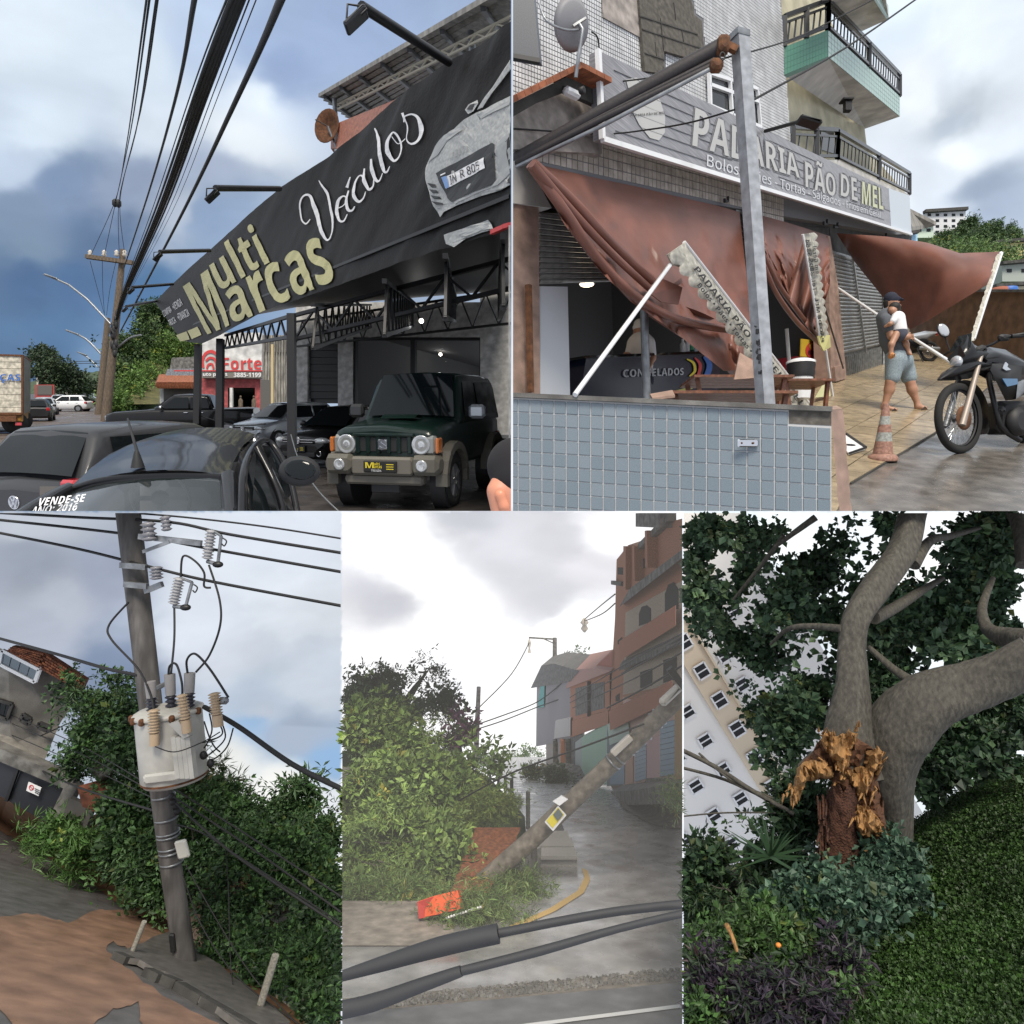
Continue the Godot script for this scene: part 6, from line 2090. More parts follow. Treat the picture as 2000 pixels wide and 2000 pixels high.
	for k in 13:
		var p := q(794, 212, 5.66) + V(cos(TAU * k / 12) * 0.02, sin(TAU * k / 12) * 0.03, 0)
		if k > 0:
			tube(g, [prev, p], 0.007, 5)
		prev = p
	obj("crank_ring", g, M.black_iron, o)
	o = thing("square_post", "square metal post with rust at its foot behind the blue tiled wall", "post", q(965, 1560, 5.75))
	bar(g, q(860, 135, 5.75), q(962, 1600, 5.75), 0.105, 0.105, V(0.35, 0, 1))
	obj("shaft", g, M.post_metal, o)
	box(g, q(858, 134, 5.75), V(0.12, 0.05, 0.12), Basis(Vector3.UP, 0.35))
	obj("cap", g, M.galv, o)
	for i in 26:
		var y := rng.randf_range(1230, 1420)
		var x := 860 + (y - 135) * 102.0 / 1465.0
		box(g, q(x + rng.randf_range(-20, -4), y, 5.685), V(rng.randf_range(0.006, 0.03), rng.randf_range(0.006, 0.04), 0.004), Basis(Vector3.UP, 0.35))
	obj("rust_flakes", g, M.black_iron, o).set_meta("kind", "stuff")

func bakery_front_wall() -> void:
	var o := thing("tiled_wall", "low wall clad in grey-blue square tiles with a worn pink end", "wall", q(600, 1932, 5.5))
	var a := q(-20, 1497, 5.75)
	var b := q(1205, 1552, 5.2)
	var e := (b - a)
	e.y = 0.0
	var L := e.length()
	e = e.normalized()
	var n := e.cross(Vector3.UP).normalized()
	if n.z < 0.0:
		n = -n
	var slope := (b.y - a.y) / L
	var g := G.new()
	var dn := V(0, -2.4, 0)
	poly(g, [a + dn, b + dn, b, a], n * -0.16)
	obj("core", g, M.tile_joint, o)
	bar(g, a - n * 0.06 + V(0, 0.012, 0), b - n * 0.06 + V(0, 0.012, 0), 0.2, 0.035)
	obj("coping", g, M.concrete, o)
	var cols := 25
	var w := L / cols
	var h := w * 1.08
	for i in cols:
		for j in 13:
			if i >= 22 and j == 0:
				continue
			var p := a + e * (i * w) + V(0, slope * i * w - (j + 1) * h - 0.012, 0)
			var x := e * (w - 0.006) + V(0, slope * w, 0)
			var y := V(0, h - 0.006, 0)
			if out_by(p + y) > 0.05 and out_by(p + x + y) > 0.05:
				continue
			var lf := n * (0.008 + 0.002 * nz.get_noise_2d(i * 9.1, j * 7.7))
			var r := 0.004
			var q0 := p + lf
			var fr := [q0 + e * r + V(0, r, 0), q0 + x - e * r + V(0, r, 0), q0 + x + y - e * r - V(0, r, 0), q0 + y + e * r - V(0, r, 0)]
			var bk := [p, p + x, p + x + y, p + y]
			quad(g, fr[0], fr[1], fr[2], fr[3])
			for k in 4:
				quad(g, bk[k], bk[(k + 1) % 4], fr[(k + 1) % 4], fr[k])
			obj("tile", g, M["blue_tile%d" % (rng.randi() % 4)], o)
	var pa := a + e * (22.0 * w)
	poly(g, [pa + V(0, slope * 22 * w - h, 0) + n * 0.003, b + V(0, -h, 0) + n * 0.003, b + n * 0.003, pa + V(0, slope * 22 * w, 0) + n * 0.003])
	obj("bare_patch", g, M.bare_block, o)
	var c := q(1200, 1540, 5.2)
	sheet(g, 3, 16, func(s: float, t: float): return q(lerpf(1202, 1250, s) + lerpf(0, 38, t) + nz.get_noise_2d(s * 9, t * 9) * 5, lerpf(1545, 2000, t), 5.2 + 0.16 * s + 0.01 * nz.get_noise_2d(s * 5, t * 14)))
	poly(g, [q(1202, 1545, 5.2), q(1250, 1545, 5.36), q(1225, 1530, 5.5), q(1185, 1535, 5.35)])
	obj("end_face", g, M.pink, o)
	rbox(g, q(890, 1672, 5.28), V(0.16, 0.06, 0.02), 0.008, Basis(Vector3.UP, 0.1))
	var hs := thing("wall_hasp", "small steel hasp screwed to the blue tiled wall", "hasp", q(890, 1672, 5.3))
	obj("plate", g, M.chrome, hs)
	for x in [866, 910]:
		lathe(g, q(x, 1672, 5.27), V(0, 0, 1), [[0.008, 0.0], [0.008, 0.006], [0.002, 0.008]], 8)
	obj("screw", g, M.rust, hs)

func bakery_hill() -> void:
	var g := G.new()
	sheet(g, 30, 12, func(a: float, b: float):
		var x := lerpf(1440, 2150, a)
		var top := line_at([[1440, 860], [1560, 880], [1700, 850], [1800, 860], [1880, 890], [2150, 900]], x)
		return q(x, lerpf(1230, top, b), lerpf(38, 150, b)) + V(0, nz.get_noise_2d(a * 8, b * 8) * 1.0, 0))
	struct("hillside", g, M.grass)
	var greens := [Color(0.05, 0.1, 0.03), Color(0.07, 0.13, 0.035), Color(0.04, 0.075, 0.025)]
	var k := 0
	var lab := ["round tree beside the white block on the hill", "palm-like tuft topping the hill's ridge", "broad dark tree on the hill's ridge", "tree at the ridge's far end", "dark tree below the ridge", "bushy tree above the yellow house", "lone flat tree on the ridge beyond the yellow house", "low green tree on the hill's middle", "small tree at the foot of the white block"]
	for e in [[1665, 885, 130.0, 24, 20], [1733, 838, 140.0, 14, 12], [1790, 870, 125.0, 50, 30], [1850, 880, 125.0, 36, 26], [1760, 910, 110.0, 45, 26], [1830, 920, 100.0, 40, 26], [1895, 888, 135.0, 30, 12], [1700, 925, 105.0, 40, 16], [1635, 905, 118.0, 22, 14]]:
		var t := thing("hill_tree", lab[k], "tree", q(e[0], e[1] + e[4], e[2]), "trees on the hill beyond the bakery")
		k += 1
		var c := q(e[0], e[1], e[2])
		var s: float = e[2] / K * 0.5176
		tube(g, [c - V(0, e[4] * s * 1.4, 0), c], [0.3, 0.1], 6)
		obj("trunk", g, M.bark, t)
		var bl := []
		for i in 8:
			bl.append([c + V(rng.randf_range(-0.7, 0.7) * e[3] * s, rng.randf_range(-0.6, 0.5) * e[4] * s, rng.randf_range(-1, 1)), V(e[3], e[4], e[3]) * s * rng.randf_range(0.25, 0.42)])
		crown("crown", t, bl, 1300, 0.55, M.leaf, 0, greens)
	var xs := []
	for i in 40:
		xs.append([q(rng.randf_range(1540, 1900), rng.randf_range(935, 990), rng.randf_range(60, 85)), V(1.2, 0.5, 1.2)])
	tag(crown("undergrowth", null, xs, 3000, 0.45, M.leaf, 0, [Color(0.09, 0.16, 0.04), Color(0.12, 0.2, 0.05), Color(0.06, 0.11, 0.03)]), "light green scrub covering the hill beyond the bakery", "undergrowth", "", "stuff")
	k = 0
	for e in [
		["hill_block", "tall pale block of flats on the hilltop", 1560, 1712, 790, 890, 145.0, mat(0.55, 0.56, 0.58, 0.8), 5, 4],
		["hill_block", "lower annex with balconies beside the pale hilltop block", 1690, 1720, 835, 885, 142.0, mat(0.6, 0.58, 0.54, 0.8), 2, 3],
		["hill_house", "pale green house below the hilltop block", 1520, 1590, 845, 885, 120.0, mat(0.5, 0.6, 0.5, 0.8), 2, 1],
		["hill_house", "light blue house next to the bakery's end", 1470, 1530, 875, 1000, 32.0, mat(0.3, 0.5, 0.66, 0.8), 1, 1],
		["hill_house", "yellow house with dark windows on the hillside", 1822, 1960, 905, 960, 80.0, mat(0.55, 0.48, 0.22, 0.8), 6, 1],
		["hill_house", "grey roofed house below the yellow one", 1850, 1960, 985, 1050, 52.0, mat(0.3, 0.33, 0.3, 0.8), 2, 1],
		["hill_house", "pale house just over the mural wall behind the sail", 1660, 1800, 1120, 1210, 30.0, mat(0.6, 0.58, 0.56, 0.8), 2, 1],
		["hill_house", "grey walled terrace above the mural wall", 1800, 1960, 1150, 1210, 27.0, mat(0.24, 0.24, 0.24, 0.85), 2, 1],
		["hill_house", "cream house between the terrace and the grey roof", 1825, 1960, 1070, 1150, 40.0, mat(0.55, 0.5, 0.36, 0.8), 4, 1]]:
		var o := thing(e[0], e[1], "house" if e[0] == "hill_house" else "block of flats", q(e[2], e[5], e[6]))
		var dd: float = e[6]
		poly(g, [q(e[2], e[5] + 12, dd), q(e[3], e[5] + 12, dd), q(e[3], e[4], dd), q(e[2], e[4] + 10, dd)], V(dd * 0.01, 0, -dd * 0.06))
		obj("wall", g, e[7], o)
		bar(g, q(e[2] - 4, e[4] + 9, dd - 0.2), q(e[3] + 4, e[4] - 1, dd - 0.2), dd * 0.008, dd * 0.004)
		obj("roof", g, M.dark_concrete, o)
		for i in e[8]:
			for j in e[9]:
				var x := lerpf(e[2], e[3], (i + 0.5) / e[8])
				var y := lerpf(e[4] + 10, e[5] - 4, (j + 0.5) / e[9])
				var w: float = minf((e[3] - e[2]) / e[8] * 0.22, 9.0)
				var h: float = minf((e[5] - e[4]) / e[9] * 0.2, 6.0)
				poly(g, [q(x - w, y + h, dd - 0.05), q(x + w, y + h, dd - 0.05), q(x + w, y - h, dd - 0.05), q(x - w, y - h, dd - 0.05)], V(0, 0, -0.03))
				obj("window", g, M.dark_glass, o)
	poly(g, [fq(1500, 800, 0.0), q(1600, 850, 20), q(1560, 862, 20), fq(1508, 870, 0.2)], V(0, 0.1, 0))
	one("tin_eave", g, M.tin, "dark tin eave sticking out past the bakery's end", "roof")
	for e in [[1870, 1110, M.blue_print, "blue plastic tank on the terrace beyond the mural wall"], [1838, 1112, mat(0.3, 0.1, 0.06, 0.8), "brown crate on the terrace beyond the mural wall"]]:
		lathe(g, q(e[0], e[1] + 12, 33), Vector3.UP, [[0.35, 0.0], [0.42, 0.3], [0.4, 0.42], [0.3, 0.45]], 12)
		one("water_tank", g, e[2], e[3], "tank")
	var o := thing("mural_wall", "low brown wall painted with pale outlines of bread and cakes", "wall", gq(1700, 1340))
	var a := gq(1480, 1326)
	var b := q(2080, 1290, 14.5)
	b.y = ground_at(b.x, -b.z).y
	var h := V(0, 1.75, 0)
	poly(g, [a, b, b + h, a + h], V(0, 0, -0.2))
	obj("face", g, M.mural, o)
	bar(g, a + h + V(0, 0.03, -0.1), b + h + V(0, 0.03, -0.1), 0.28, 0.06)
	obj("coping", g, M.concrete, o)
	var nn := (b - a).cross(Vector3.UP).normalized()
	if nn.z < 0.0:
		nn = -nn
	var on := func(x: float, y: float) -> Vector3: return a.lerp(b, x) + h * y + nn * 0.006
	for i in 30:
		var cx := rng.randf_range(0.08, 0.98)
		var cy := rng.randf_range(0.15, 0.88)
		var rx := rng.randf_range(0.012, 0.026)
		var ry := rng.randf_range(0.06, 0.12)
		var rot := rng.randf() * TAU
		var pts := []
		for kk in 11:
			var t := TAU * kk / 10
			var v := Vector2(cos(t), sin(t) * 0.6).rotated(rot)
			pts.append(Vector2(cx + v.x * rx, cy + v.y * ry))
		for kk in 10:
			bar(g, on.call(pts[kk].x, pts[kk].y), on.call(pts[kk + 1].x, pts[kk + 1].y), 0.016, 0.004)
		for kk in 3:
			var v := Vector2(kk * 0.5 - 0.5, -0.35).rotated(rot)
			var v2 := Vector2(kk * 0.5 - 0.3, 0.35).rotated(rot)
			bar(g, on.call(cx + v.x * rx, cy + v.y * ry), on.call(cx + v2.x * rx, cy + v2.y * ry), 0.014, 0.004)
	obj("painted_pastries", g, M.mural_line, o).set_meta("kind", "stuff")

func bakery_things() -> void:
	var g := G.new()
	var c := fq(245, 88, 0.55)
	var o := thing("satellite_dish", "large grey satellite dish on a mast above the annex roof", "dish", fq(240, 290, 0.5))
	var ax := V(-0.55, 0.3, -0.6).normalized()
	lathe(g, c, ax, [[0.01, 0.0], [0.09, 0.01], [0.16, 0.034], [0.21, 0.068], [0.205, 0.07], [0.13, 0.028], [0.01, 0.006]], 32)
	obj("reflector", g, mat(0.2, 0.2, 0.21, 0.6), o)
	tube(g, [fq(240, 292, 0.5), c - ax * 0.07 - V(0, 0.06, 0), c - ax * 0.02], 0.018, 8)
	obj("mast", g, M.galv, o)
	tube(g, curve([c - ax * 0.03 - V(0, 0.06, 0), c + V(-0.12, -0.12, 0.1), c + V(-0.27, -0.08, 0.15), c + V(-0.33, 0.1, 0.1)], 5), 0.01, 6)
	bar(g, c - ax * 0.04 - V(0.06, 0.03, 0), c - ax * 0.04 + V(0.05, 0.04, 0), 0.02)
	obj("feed_arm", g, M.galv, o)
	poly(g, [q(-40, -60, 5.0), q(78, -60, 5.0), q(105, 231, 5.0), q(-40, 205, 5.0)], V(0.02, 0, -0.06))
	o = thing("hanging_sign", "dark slate-blue sign panel hanging beside the satellite dish", "sign", q(40, 230, 5.0))
	obj("board", g, mat(0.06, 0.07, 0.09, 0.35, {"tex": M.fine, "scale": 2.0}), o)
	bar(g, q(-40, 206, 4.98), q(105, 232, 4.98), 0.03)
	obj("edge", g, M.black_iron, o)
	var k := 0
	for e in [[[1535, -10, 9], [1260, 180, 8], [905, 380, 6.2]], [[845, 412, 5.8], [680, 460, 6.2], [520, 488, 6.6], [340, 505, 7.0], [5, 485, 6.2]], [[1380, -10, 9], [1100, 130, 8], [885, 200, 6.2]], [[850, 205, 5.8], [570, 285, 7], [330, 315, 7.1]], [[330, 190, 7.0], [322, 140, 6.9], [300, 120, 6.8]]]:
		wire(g, e, 0.008 if k != 0 else 0.011)
		one("service_wire", g, M.wire, ["service wire falling from the sky to the square post", "sagging wire strung before the sign's emblem", "faint wire crossing the middle balcony", "thin wire running behind the rolled awning to the sign", "short wire hanging from the satellite dish"][k], "wire", "wires about the bakery")
		k += 1
	for e in [[808, 752], [1182, 838], [1222, 850], [1405, 890], [75, 762], [928, 752]]:
		bar(g, fq(e[0] - 6, e[1] + 8, 0.1), fq(e[0] + 6, e[1] + 8, 0.1), 0.03)
		bar(g, fq(e[0] + 6, e[1] + 8, 0.1), fq(e[0] + 6, e[1] - 10, 0.1), 0.03)
		bar(g, fq(e[0] - 6, e[1] + 8, 0.1), fq(e[0] - 6, e[1] - 2, 0.1), 0.03)
		one("awning_hook", g, M.black_iron, "black awning hook fixed to the tile band under the sign", "hook", "awning hooks under the sign")
	var b := gq(1100, 1512)
	b = q(1090, 1505, 9.6)
	o = thing("litter_bin", "white pedal bin with a black liner by the shop door", "bin", b)
	var s := 0.5176 * 9.6 / K
	lathe(g, b, Vector3.UP, [[0.13, 0.0], [0.16, 0.3]], 16)
	obj("body", g, M.white_paint, o)
	lathe(g, b + V(0, 0.28, 0), Vector3.UP, [[0.165, 0.0], [0.18, 0.06], [0.175, 0.1], [0.185, 0.16], [0.18, 0.2]], 16)
	obj("liner", g, M.black_plastic, o)
	lathe(g, b + V(0, 0.47, 0), Vector3.UP, [[0.19, 0.0], [0.19, 0.03], [0.12, 0.06], [0.02, 0.065]], 16)
	obj("lid", g, M.white_paint, o)
	o = thing("ice_cream_freezer", "freezer with a yellow and red ice cream poster in the doorway", "freezer", fq(1135, 1430, -0.3))
	panel("poster", o, [[1090, 1345], [1182, 1350], [1182, 1290], [1092, 1278]], -0.3, 0.02, mat(0.6, 0.4, 0.03, 0.5))
	panel("cabinet", o, [[1085, 1430], [1190, 1425], [1184, 1345], [1090, 1342]], -0.31, 0.5, mat(0.28, 0.02, 0.03, 0.5))
	var ring_pts := []
	for i in 20:
		ring_pts.append([1138 + cos(TAU * i / 20) * 30, 1322 + sin(TAU * i / 20) * 32])
	flat_poly(g, ring_pts, func(x: float, y: float): return fq(x, y, -0.29), 0.0)
	obj("poster_disc", g, M.red_print, o)
	text(g, "nosso", func(u: float, v: float): return fq(lerpf(1118, 1160, u), lerpf(1338, 1322, v), -0.28))
	obj("poster_lettering", g, M.black_print, o)
	ribbon(g, [Vector2(1128, 1318), Vector2(1126, 1302), Vector2(1138, 1296), Vector2(1150, 1302), Vector2(1148, 1318)], [5.0], func(x: float, y: float): return fq(x, y, -0.28))
	obj("poster_mark", g, M.yellow_print, o)
	for e in [[840, 1440, 7.4, 0.55, "brown folding table set upright under the white valance"], [800, 1500, 6.6, 0.62, "low brown table edge just over the blue tiled wall"], [1088, 1450, 8.6, 0.3, "small brown table standing before the litter bin"]]:
		var p := q(e[0], e[1], e[2])
		o = thing("table", e[4], "table", p - V(0, 0.7, 0), "brown bakery tables")
		for i in 4:
			box(g, p + V(0, 0, -0.24 + i * 0.16), V(e[3] * 2 * 0.9, 0.025, 0.15))
			obj("plank", g, M.wood_table, o)
		for sx in [-1, 1]:
			for sz in [-1, 1]:
				bar(g, p + V(sx * e[3] * 0.8, 0, sz * 0.2), p + V(sx * e[3] * 0.55, -0.72, sz * 0.22), 0.04)
				obj("leg", g, M.wood_table, o)
	o = thing("folded_chair", "pink wooden chair back leaning under the valance", "chair", q(870, 1430, 7.0))
	poly(g, [q(838, 1432, 7.0), q(925, 1425, 7.0), q(910, 1360, 7.1), q(860, 1330, 7.1)], V(0, 0, -0.03))
	obj("back", g, M.pink, o)
	poly(g, [q(520, 1495, 6.2), q(605, 1480, 6.2), q(615, 1500, 6.1), q(530, 1510, 6.1)], V(0, 0.02, 0))
	one("broken_board", g, M.pink, "broken pink board lying on top of the blue tiled wall", "board")
	var t := gq(1398, 1738)
	o = thing("traffic_cone", "faded orange and white traffic cone on the tiled floor", "cone", t)
	var D := ground_depth(1738)
	var px := 0.5176 * D / K
	var n := V(0, 1, 0.12).normalized()
	lathe(g, t, n, [[52 * px, 0.0], [54 * px, 0.02], [50 * px, 0.05], [36 * px, 0.07]], 20)
	obj("base", g, M.cone, o)
	var H := 195 * px
	var r0 := 37 * px
	var r1 := 10 * px
	var cuts := [0.0, 0.28, 0.45, 0.6, 0.76, 1.0]
	for i in 5:
		var a0: float = cuts[i]
		var a1: float = cuts[i + 1]
		lathe(g, t + n * 0.05, n, [[lerpf(r0, r1, a0), H * a0], [lerpf(r0, r1, a1), H * a1]], 20)
		obj("band" if i % 2 else "cone_body", g, M.cone_band if i % 2 else M.cone, o)
	o = thing("fallen_board", "white poster board with black edge lying on the tiled floor", "board", gq(1290, 1700))
	poly(g, [gq(1258, 1655) + n * 0.03, gq(1332, 1708) + n * 0.03, gq(1270, 1728) + n * 0.03, gq(1250, 1700) + n * 0.03], n * 0.015)
	obj("sheet", g, M.white_print, o)
	bar(g, gq(1258, 1652) + n * 0.05, gq(1334, 1706) + n * 0.05, 0.025)
	bar(g, gq(1334, 1706) + n * 0.05, gq(1272, 1728) + n * 0.05, 0.02)
	obj("edge", g, M.black_plastic, o)
	ball(g, gq(1275, 1695) + n * 0.05, V(0.06, 0.004, 0.05), Basis(Vector3.RIGHT, 0.3), 6)
	obj("printed_blot", g, M.black_print, o)

func bakery_people() -> void:
	var g := G.new()
	var D := 10.5
	var h := func(x: float, y: float, dz := 0.0) -> Vector3: return q(x, y, D + dz)
	var o := thing("person", "man in grey shirt, denim shorts and dark cap carrying a child", "person", q(1470, 1552, D))
	var head: Vector3 = h.call(1432, 1143)
	figure(g, [[head, head + V(0.03, -0.06, 0.02), 0.1, 0.075], [h.call(1422, 1165), h.call(1412, 1192), 0.055, 0.065],
		[h.call(1414, 1205), h.call(1432, 1280), 0.125, 0.13], [h.call(1432, 1280), h.call(1455, 1345), 0.13, 0.15],
		[h.call(1412, 1212, -0.16), h.call(1432, 1268, -0.2), 0.062, 0.048], [h.call(1432, 1268, -0.2), h.call(1490, 1272, -0.26), 0.046, 0.034], [h.call(1490, 1272, -0.26), h.call(1502, 1270, -0.27), 0.036, 0.03],
		[h.call(1412, 1212, 0.16), h.call(1440, 1265, 0.18), 0.06, 0.048], [h.call(1440, 1265, 0.18), h.call(1498, 1266, 0.05), 0.045, 0.034],
		[h.call(1446, 1350, -0.08), h.call(1428, 1442, -0.08), 0.1, 0.062], [h.call(1428, 1442, -0.08), h.call(1424, 1470, -0.06), 0.062, 0.066], [h.call(1424, 1470, -0.06), h.call(1405, 1532, -0.04), 0.064, 0.038], [h.call(1404, 1538, -0.04), h.call(1448, 1546, -0.1), 0.042, 0.03],
		[h.call(1474, 1350, 0.08), h.call(1502, 1442, 0.06), 0.1, 0.062], [h.call(1502, 1442, 0.06), h.call(1510, 1470, 0.06), 0.062, 0.066], [h.call(1510, 1470, 0.06), h.call(1532, 1528, 0.05), 0.064, 0.038], [h.call(1530, 1536, 0.05), h.call(1560, 1540, 0.0), 0.042, 0.03]], 0.02, 0.05)
	for i in 4:
		var a: Vector3 = h.call(1498 + i * 1.0, 1262 + i * 5, -0.28)
		figure(g, [[a, a + V(0.045, -0.01, 0.02), 0.011, 0.01], [a + V(0.045, -0.01, 0.02), a + V(0.06, -0.03, 0.0), 0.01, 0.009]], 0.007, 0.01)
	var th: Vector3 = h.call(1494, 1262, -0.26)
	figure(g, [[th, th + V(0.03, 0.025, 0.0), 0.012, 0.01]], 0.007, 0.01)
	for e in [[-0.028, 0.0], [0.028, 0.0]]:
		ball(g, head + V(0.085, 0.0, 0.02 + e[0]), V(0.012, 0.009, 0.012), Basis(), 4)
	figure(g, [[head + V(0.09, -0.02, 0.02), head + V(0.115, -0.045, 0.02), 0.012, 0.018], [head + V(0.0, -0.015, 0.095), head + V(0.0, -0.05, 0.095), 0.018, 0.012]], 0.01, 0.02)
	obj("body", g, M.skin, o)
	figure(g, [[h.call(1416, 1200), h.call(1432, 1280), 0.15, 0.152], [h.call(1432, 1280), h.call(1462, 1345), 0.155, 0.165], [h.call(1410, 1205, -0.14), h.call(1422, 1240, -0.18), 0.085, 0.075], [h.call(1410, 1205, 0.14), h.call(1424, 1240, 0.17), 0.085, 0.075]], 0.022, 0.06)
	obj("shirt", g, M.grey_shirt, o)
	figure(g, [[h.call(1455, 1345), h.call(1462, 1362), 0.17, 0.175], [h.call(1446, 1360, -0.08), h.call(1436, 1424, -0.08), 0.135, 0.105], [h.call(1476, 1360, 0.08), h.call(1498, 1424, 0.07), 0.135, 0.105]], 0.022, 0.05)
	obj("shorts", g, M.denim, o)
	figure(g, [[head + V(-0.005, 0.05, 0), head + V(-0.01, 0.06, 0), 0.105, 0.1], [head + V(0.08, 0.055, 0.01), head + V(0.16, 0.035, 0.02), 0.02, 0.012], [head + V(0.09, 0.055, 0.05), head + V(0.15, 0.035, 0.05), 0.015, 0.012]], 0.015, 0.03)
	obj("cap", g, M.navy, o)
	figure(g, [[head + V(-0.05, -0.0, 0), head + V(-0.06, -0.045, 0), 0.07, 0.055]], 0.015, 0.03)
	obj("hair", g, M.hair, o)
	for e in [[1402, 1556, 1458, 1558, -0.08], [1528, 1549, 1572, 1551, 0.02]]:
		bar(g, h.call(e[0], e[1], e[4]), h.call(e[2], e[3], e[4] - 0.05), 0.09, 0.02)
		tube(g, [h.call(e[2] - 26, e[3] - 4, e[4] - 0.1), h.call(e[2] - 14, e[3] - 16, e[4] - 0.06), h.call(e[2] - 4, e[3] - 4, e[4] - 0.02)], 0.008, 5)
		obj("sandal", g, M.black_plastic, o)
	var c: Vector3 = h.call(1440, 1166, -0.16)
	o = thing("person", "small child in a white top held on the man's arm", "person", c)
	figure(g, [[c, c + V(-0.03, -0.035, 0.03), 0.078, 0.055], [c + V(0.03, -0.08, 0), h.call(1458, 1200, -0.2), 0.04, 0.05], [h.call(1456, 1205, -0.2), h.call(1462, 1250, -0.22), 0.085, 0.085],
		[h.call(1448, 1205, -0.27), h.call(1428, 1222, -0.3), 0.033, 0.027], [h.call(1428, 1222, -0.3), h.call(1408, 1232, -0.24), 0.026, 0.02],
		[h.call(1470, 1205, -0.1), h.call(1482, 1225, -0.14), 0.03, 0.026], [h.call(1450, 1262, -0.26), h.call(1432, 1300, -0.3), 0.052, 0.04], [h.call(1432, 1300, -0.3), h.call(1430, 1335, -0.29), 0.038, 0.028], [h.call(1430, 1338, -0.29), h.call(1440, 1346, -0.33), 0.026, 0.02],
		[h.call(1474, 1262, -0.14), h.call(1488, 1300, -0.18), 0.05, 0.038], [h.call(1488, 1300, -0.18), h.call(1498, 1330, -0.18), 0.034, 0.024], [h.call(1498, 1332, -0.18), h.call(1506, 1338, -0.22), 0.022, 0.018]], 0.014, 0.03)
	obj("body", g, M.skin, o)
	figure(g, [[h.call(1456, 1200, -0.2), h.call(1462, 1244, -0.22), 0.098, 0.1], [h.call(1446, 1200, -0.27), h.call(1438, 1212, -0.29), 0.05, 0.045], [h.call(1470, 1202, -0.1), h.call(1476, 1214, -0.12), 0.045, 0.04]], 0.015, 0.03)
	obj("top", g, M.white_cloth, o)
	figure(g, [[h.call(1462, 1250, -0.22), h.call(1464, 1262, -0.22), 0.1, 0.1]], 0.015, 0.03)
	obj("nappy_shorts", g, mat(0.06, 0.065, 0.09, 0.9), o)
	figure(g, [[c + V(0.015, 0.02, 0), c + V(0.03, -0.02, 0.0), 0.082, 0.07]], 0.012, 0.02)
	obj("hair", g, M.hair, o)
	rbox(g, h.call(1432, 1342, -0.3), V(0.07, 0.08, 0.12), 0.025)
	obj("shoe", g, mat(0.5, 0.22, 0.08, 0.7), o)
	D = 8.6
	o = thing("person", "baker in a white shirt and cap standing at the freezer counter", "person", q(485, 1560, D))
	var hd: Vector3 = h.call(482, 1245)
	figure(g, [[hd, hd + V(-0.02, -0.06, 0), 0.1, 0.08], [h.call(484, 1270), h.call(486, 1285), 0.055, 0.06], [h.call(486, 1300), h.call(488, 1400), 0.16, 0.15], [h.call(488, 1400), h.call(488, 1440), 0.16, 0.15],
		[h.call(455, 1300, -0.05), h.call(440, 1345, -0.1), 0.06, 0.05], [h.call(440, 1345, -0.1), h.call(428, 1335, -0.25), 0.045, 0.035], [h.call(520, 1300, -0.05), h.call(530, 1350, -0.1), 0.06, 0.05], [h.call(530, 1350, -0.1), h.call(518, 1385, -0.2), 0.045, 0.035],
		[h.call(474, 1440), h.call(472, 1560), 0.1, 0.06], [h.call(502, 1440), h.call(504, 1560), 0.1, 0.06]], 0.024, 0.05)
	obj("body", g, M.skin, o)
	figure(g, [[h.call(486, 1298), h.call(488, 1405), 0.185, 0.175], [h.call(456, 1296, -0.05), h.call(444, 1332, -0.09), 0.085, 0.07], [h.call(518, 1296, -0.05), h.call(527, 1335, -0.09), 0.085, 0.07]], 0.024, 0.05)
	obj("shirt", g, M.white_cloth, o)
	figure(g, [[h.call(488, 1425), h.call(488, 1440), 0.175, 0.17], [h.call(474, 1440), h.call(472, 1550), 0.12, 0.1], [h.call(502, 1440), h.call(504, 1550), 0.12, 0.1]], 0.024, 0.05)
	obj("trousers", g, M.navy, o)
	figure(g, [[hd + V(0, 0.05, 0), hd + V(0, 0.075, 0), 0.105, 0.09]], 0.016, 0.02)
	obj("cap", g, M.white_cloth, o)

func bike_wheel(o: Node3D, c: Vector3, ax: Vector3, r: float, tr: float, spokes: int) -> void:
	var g := G.new()
	lathe(g, c - ax * tr, ax, [[r - tr * 1.7, tr * 0.4], [r - tr * 0.9, 0.0], [r - tr * 0.2, tr * 0.4], [r, tr], [r - tr * 0.2, tr * 1.6], [r - tr * 0.9, tr * 2.0], [r - tr * 1.7, tr * 1.6]], 44)
	var v := PackedVector3Array()
	var s := PackedInt32Array()
	for i in g.s.size():
		if g.s[i] > 0:
			v.append(g.v[i * 3]); v.append(g.v[i * 3 + 1]); v.append(g.v[i * 3 + 2])
			s.append(g.s[i])
	g.v = v
	g.s = s
	var w := obj("wheel", g, M.tyre, o)
	var x := ax.cross(Vector3.UP).normalized()
	var y := x.cross(ax).normalized()
	var pts := []
	for i in 41:
		pts.append(c + (x * cos(TAU * i / 40) + y * sin(TAU * i / 40)) * (r - tr * 1.8))
	tube(g, pts, tr * 0.35, 6)
	obj("rim", g, M.black_plastic, w)
	for i in spokes:
		var a := TAU * i / spokes
		var b := a + 0.25 * (1 if i % 2 else -1)
		tube(g, [c + ax * (0.03 if i % 2 else -0.03) + (x * cos(b) + y * sin(b)) * 0.04, c + (x * cos(a) + y * sin(a)) * (r - tr * 1.8)], 0.0025, 4)
	obj("spokes", g, M.chrome, w).set_meta("kind", "stuff")
	lathe(g, c - ax * 0.06, ax, [[0.02, 0.0], [0.045, 0.01], [0.03, 0.03], [0.03, 0.09], [0.045, 0.11], [0.02, 0.12]], 14)
	obj("hub", g, M.galv, w)

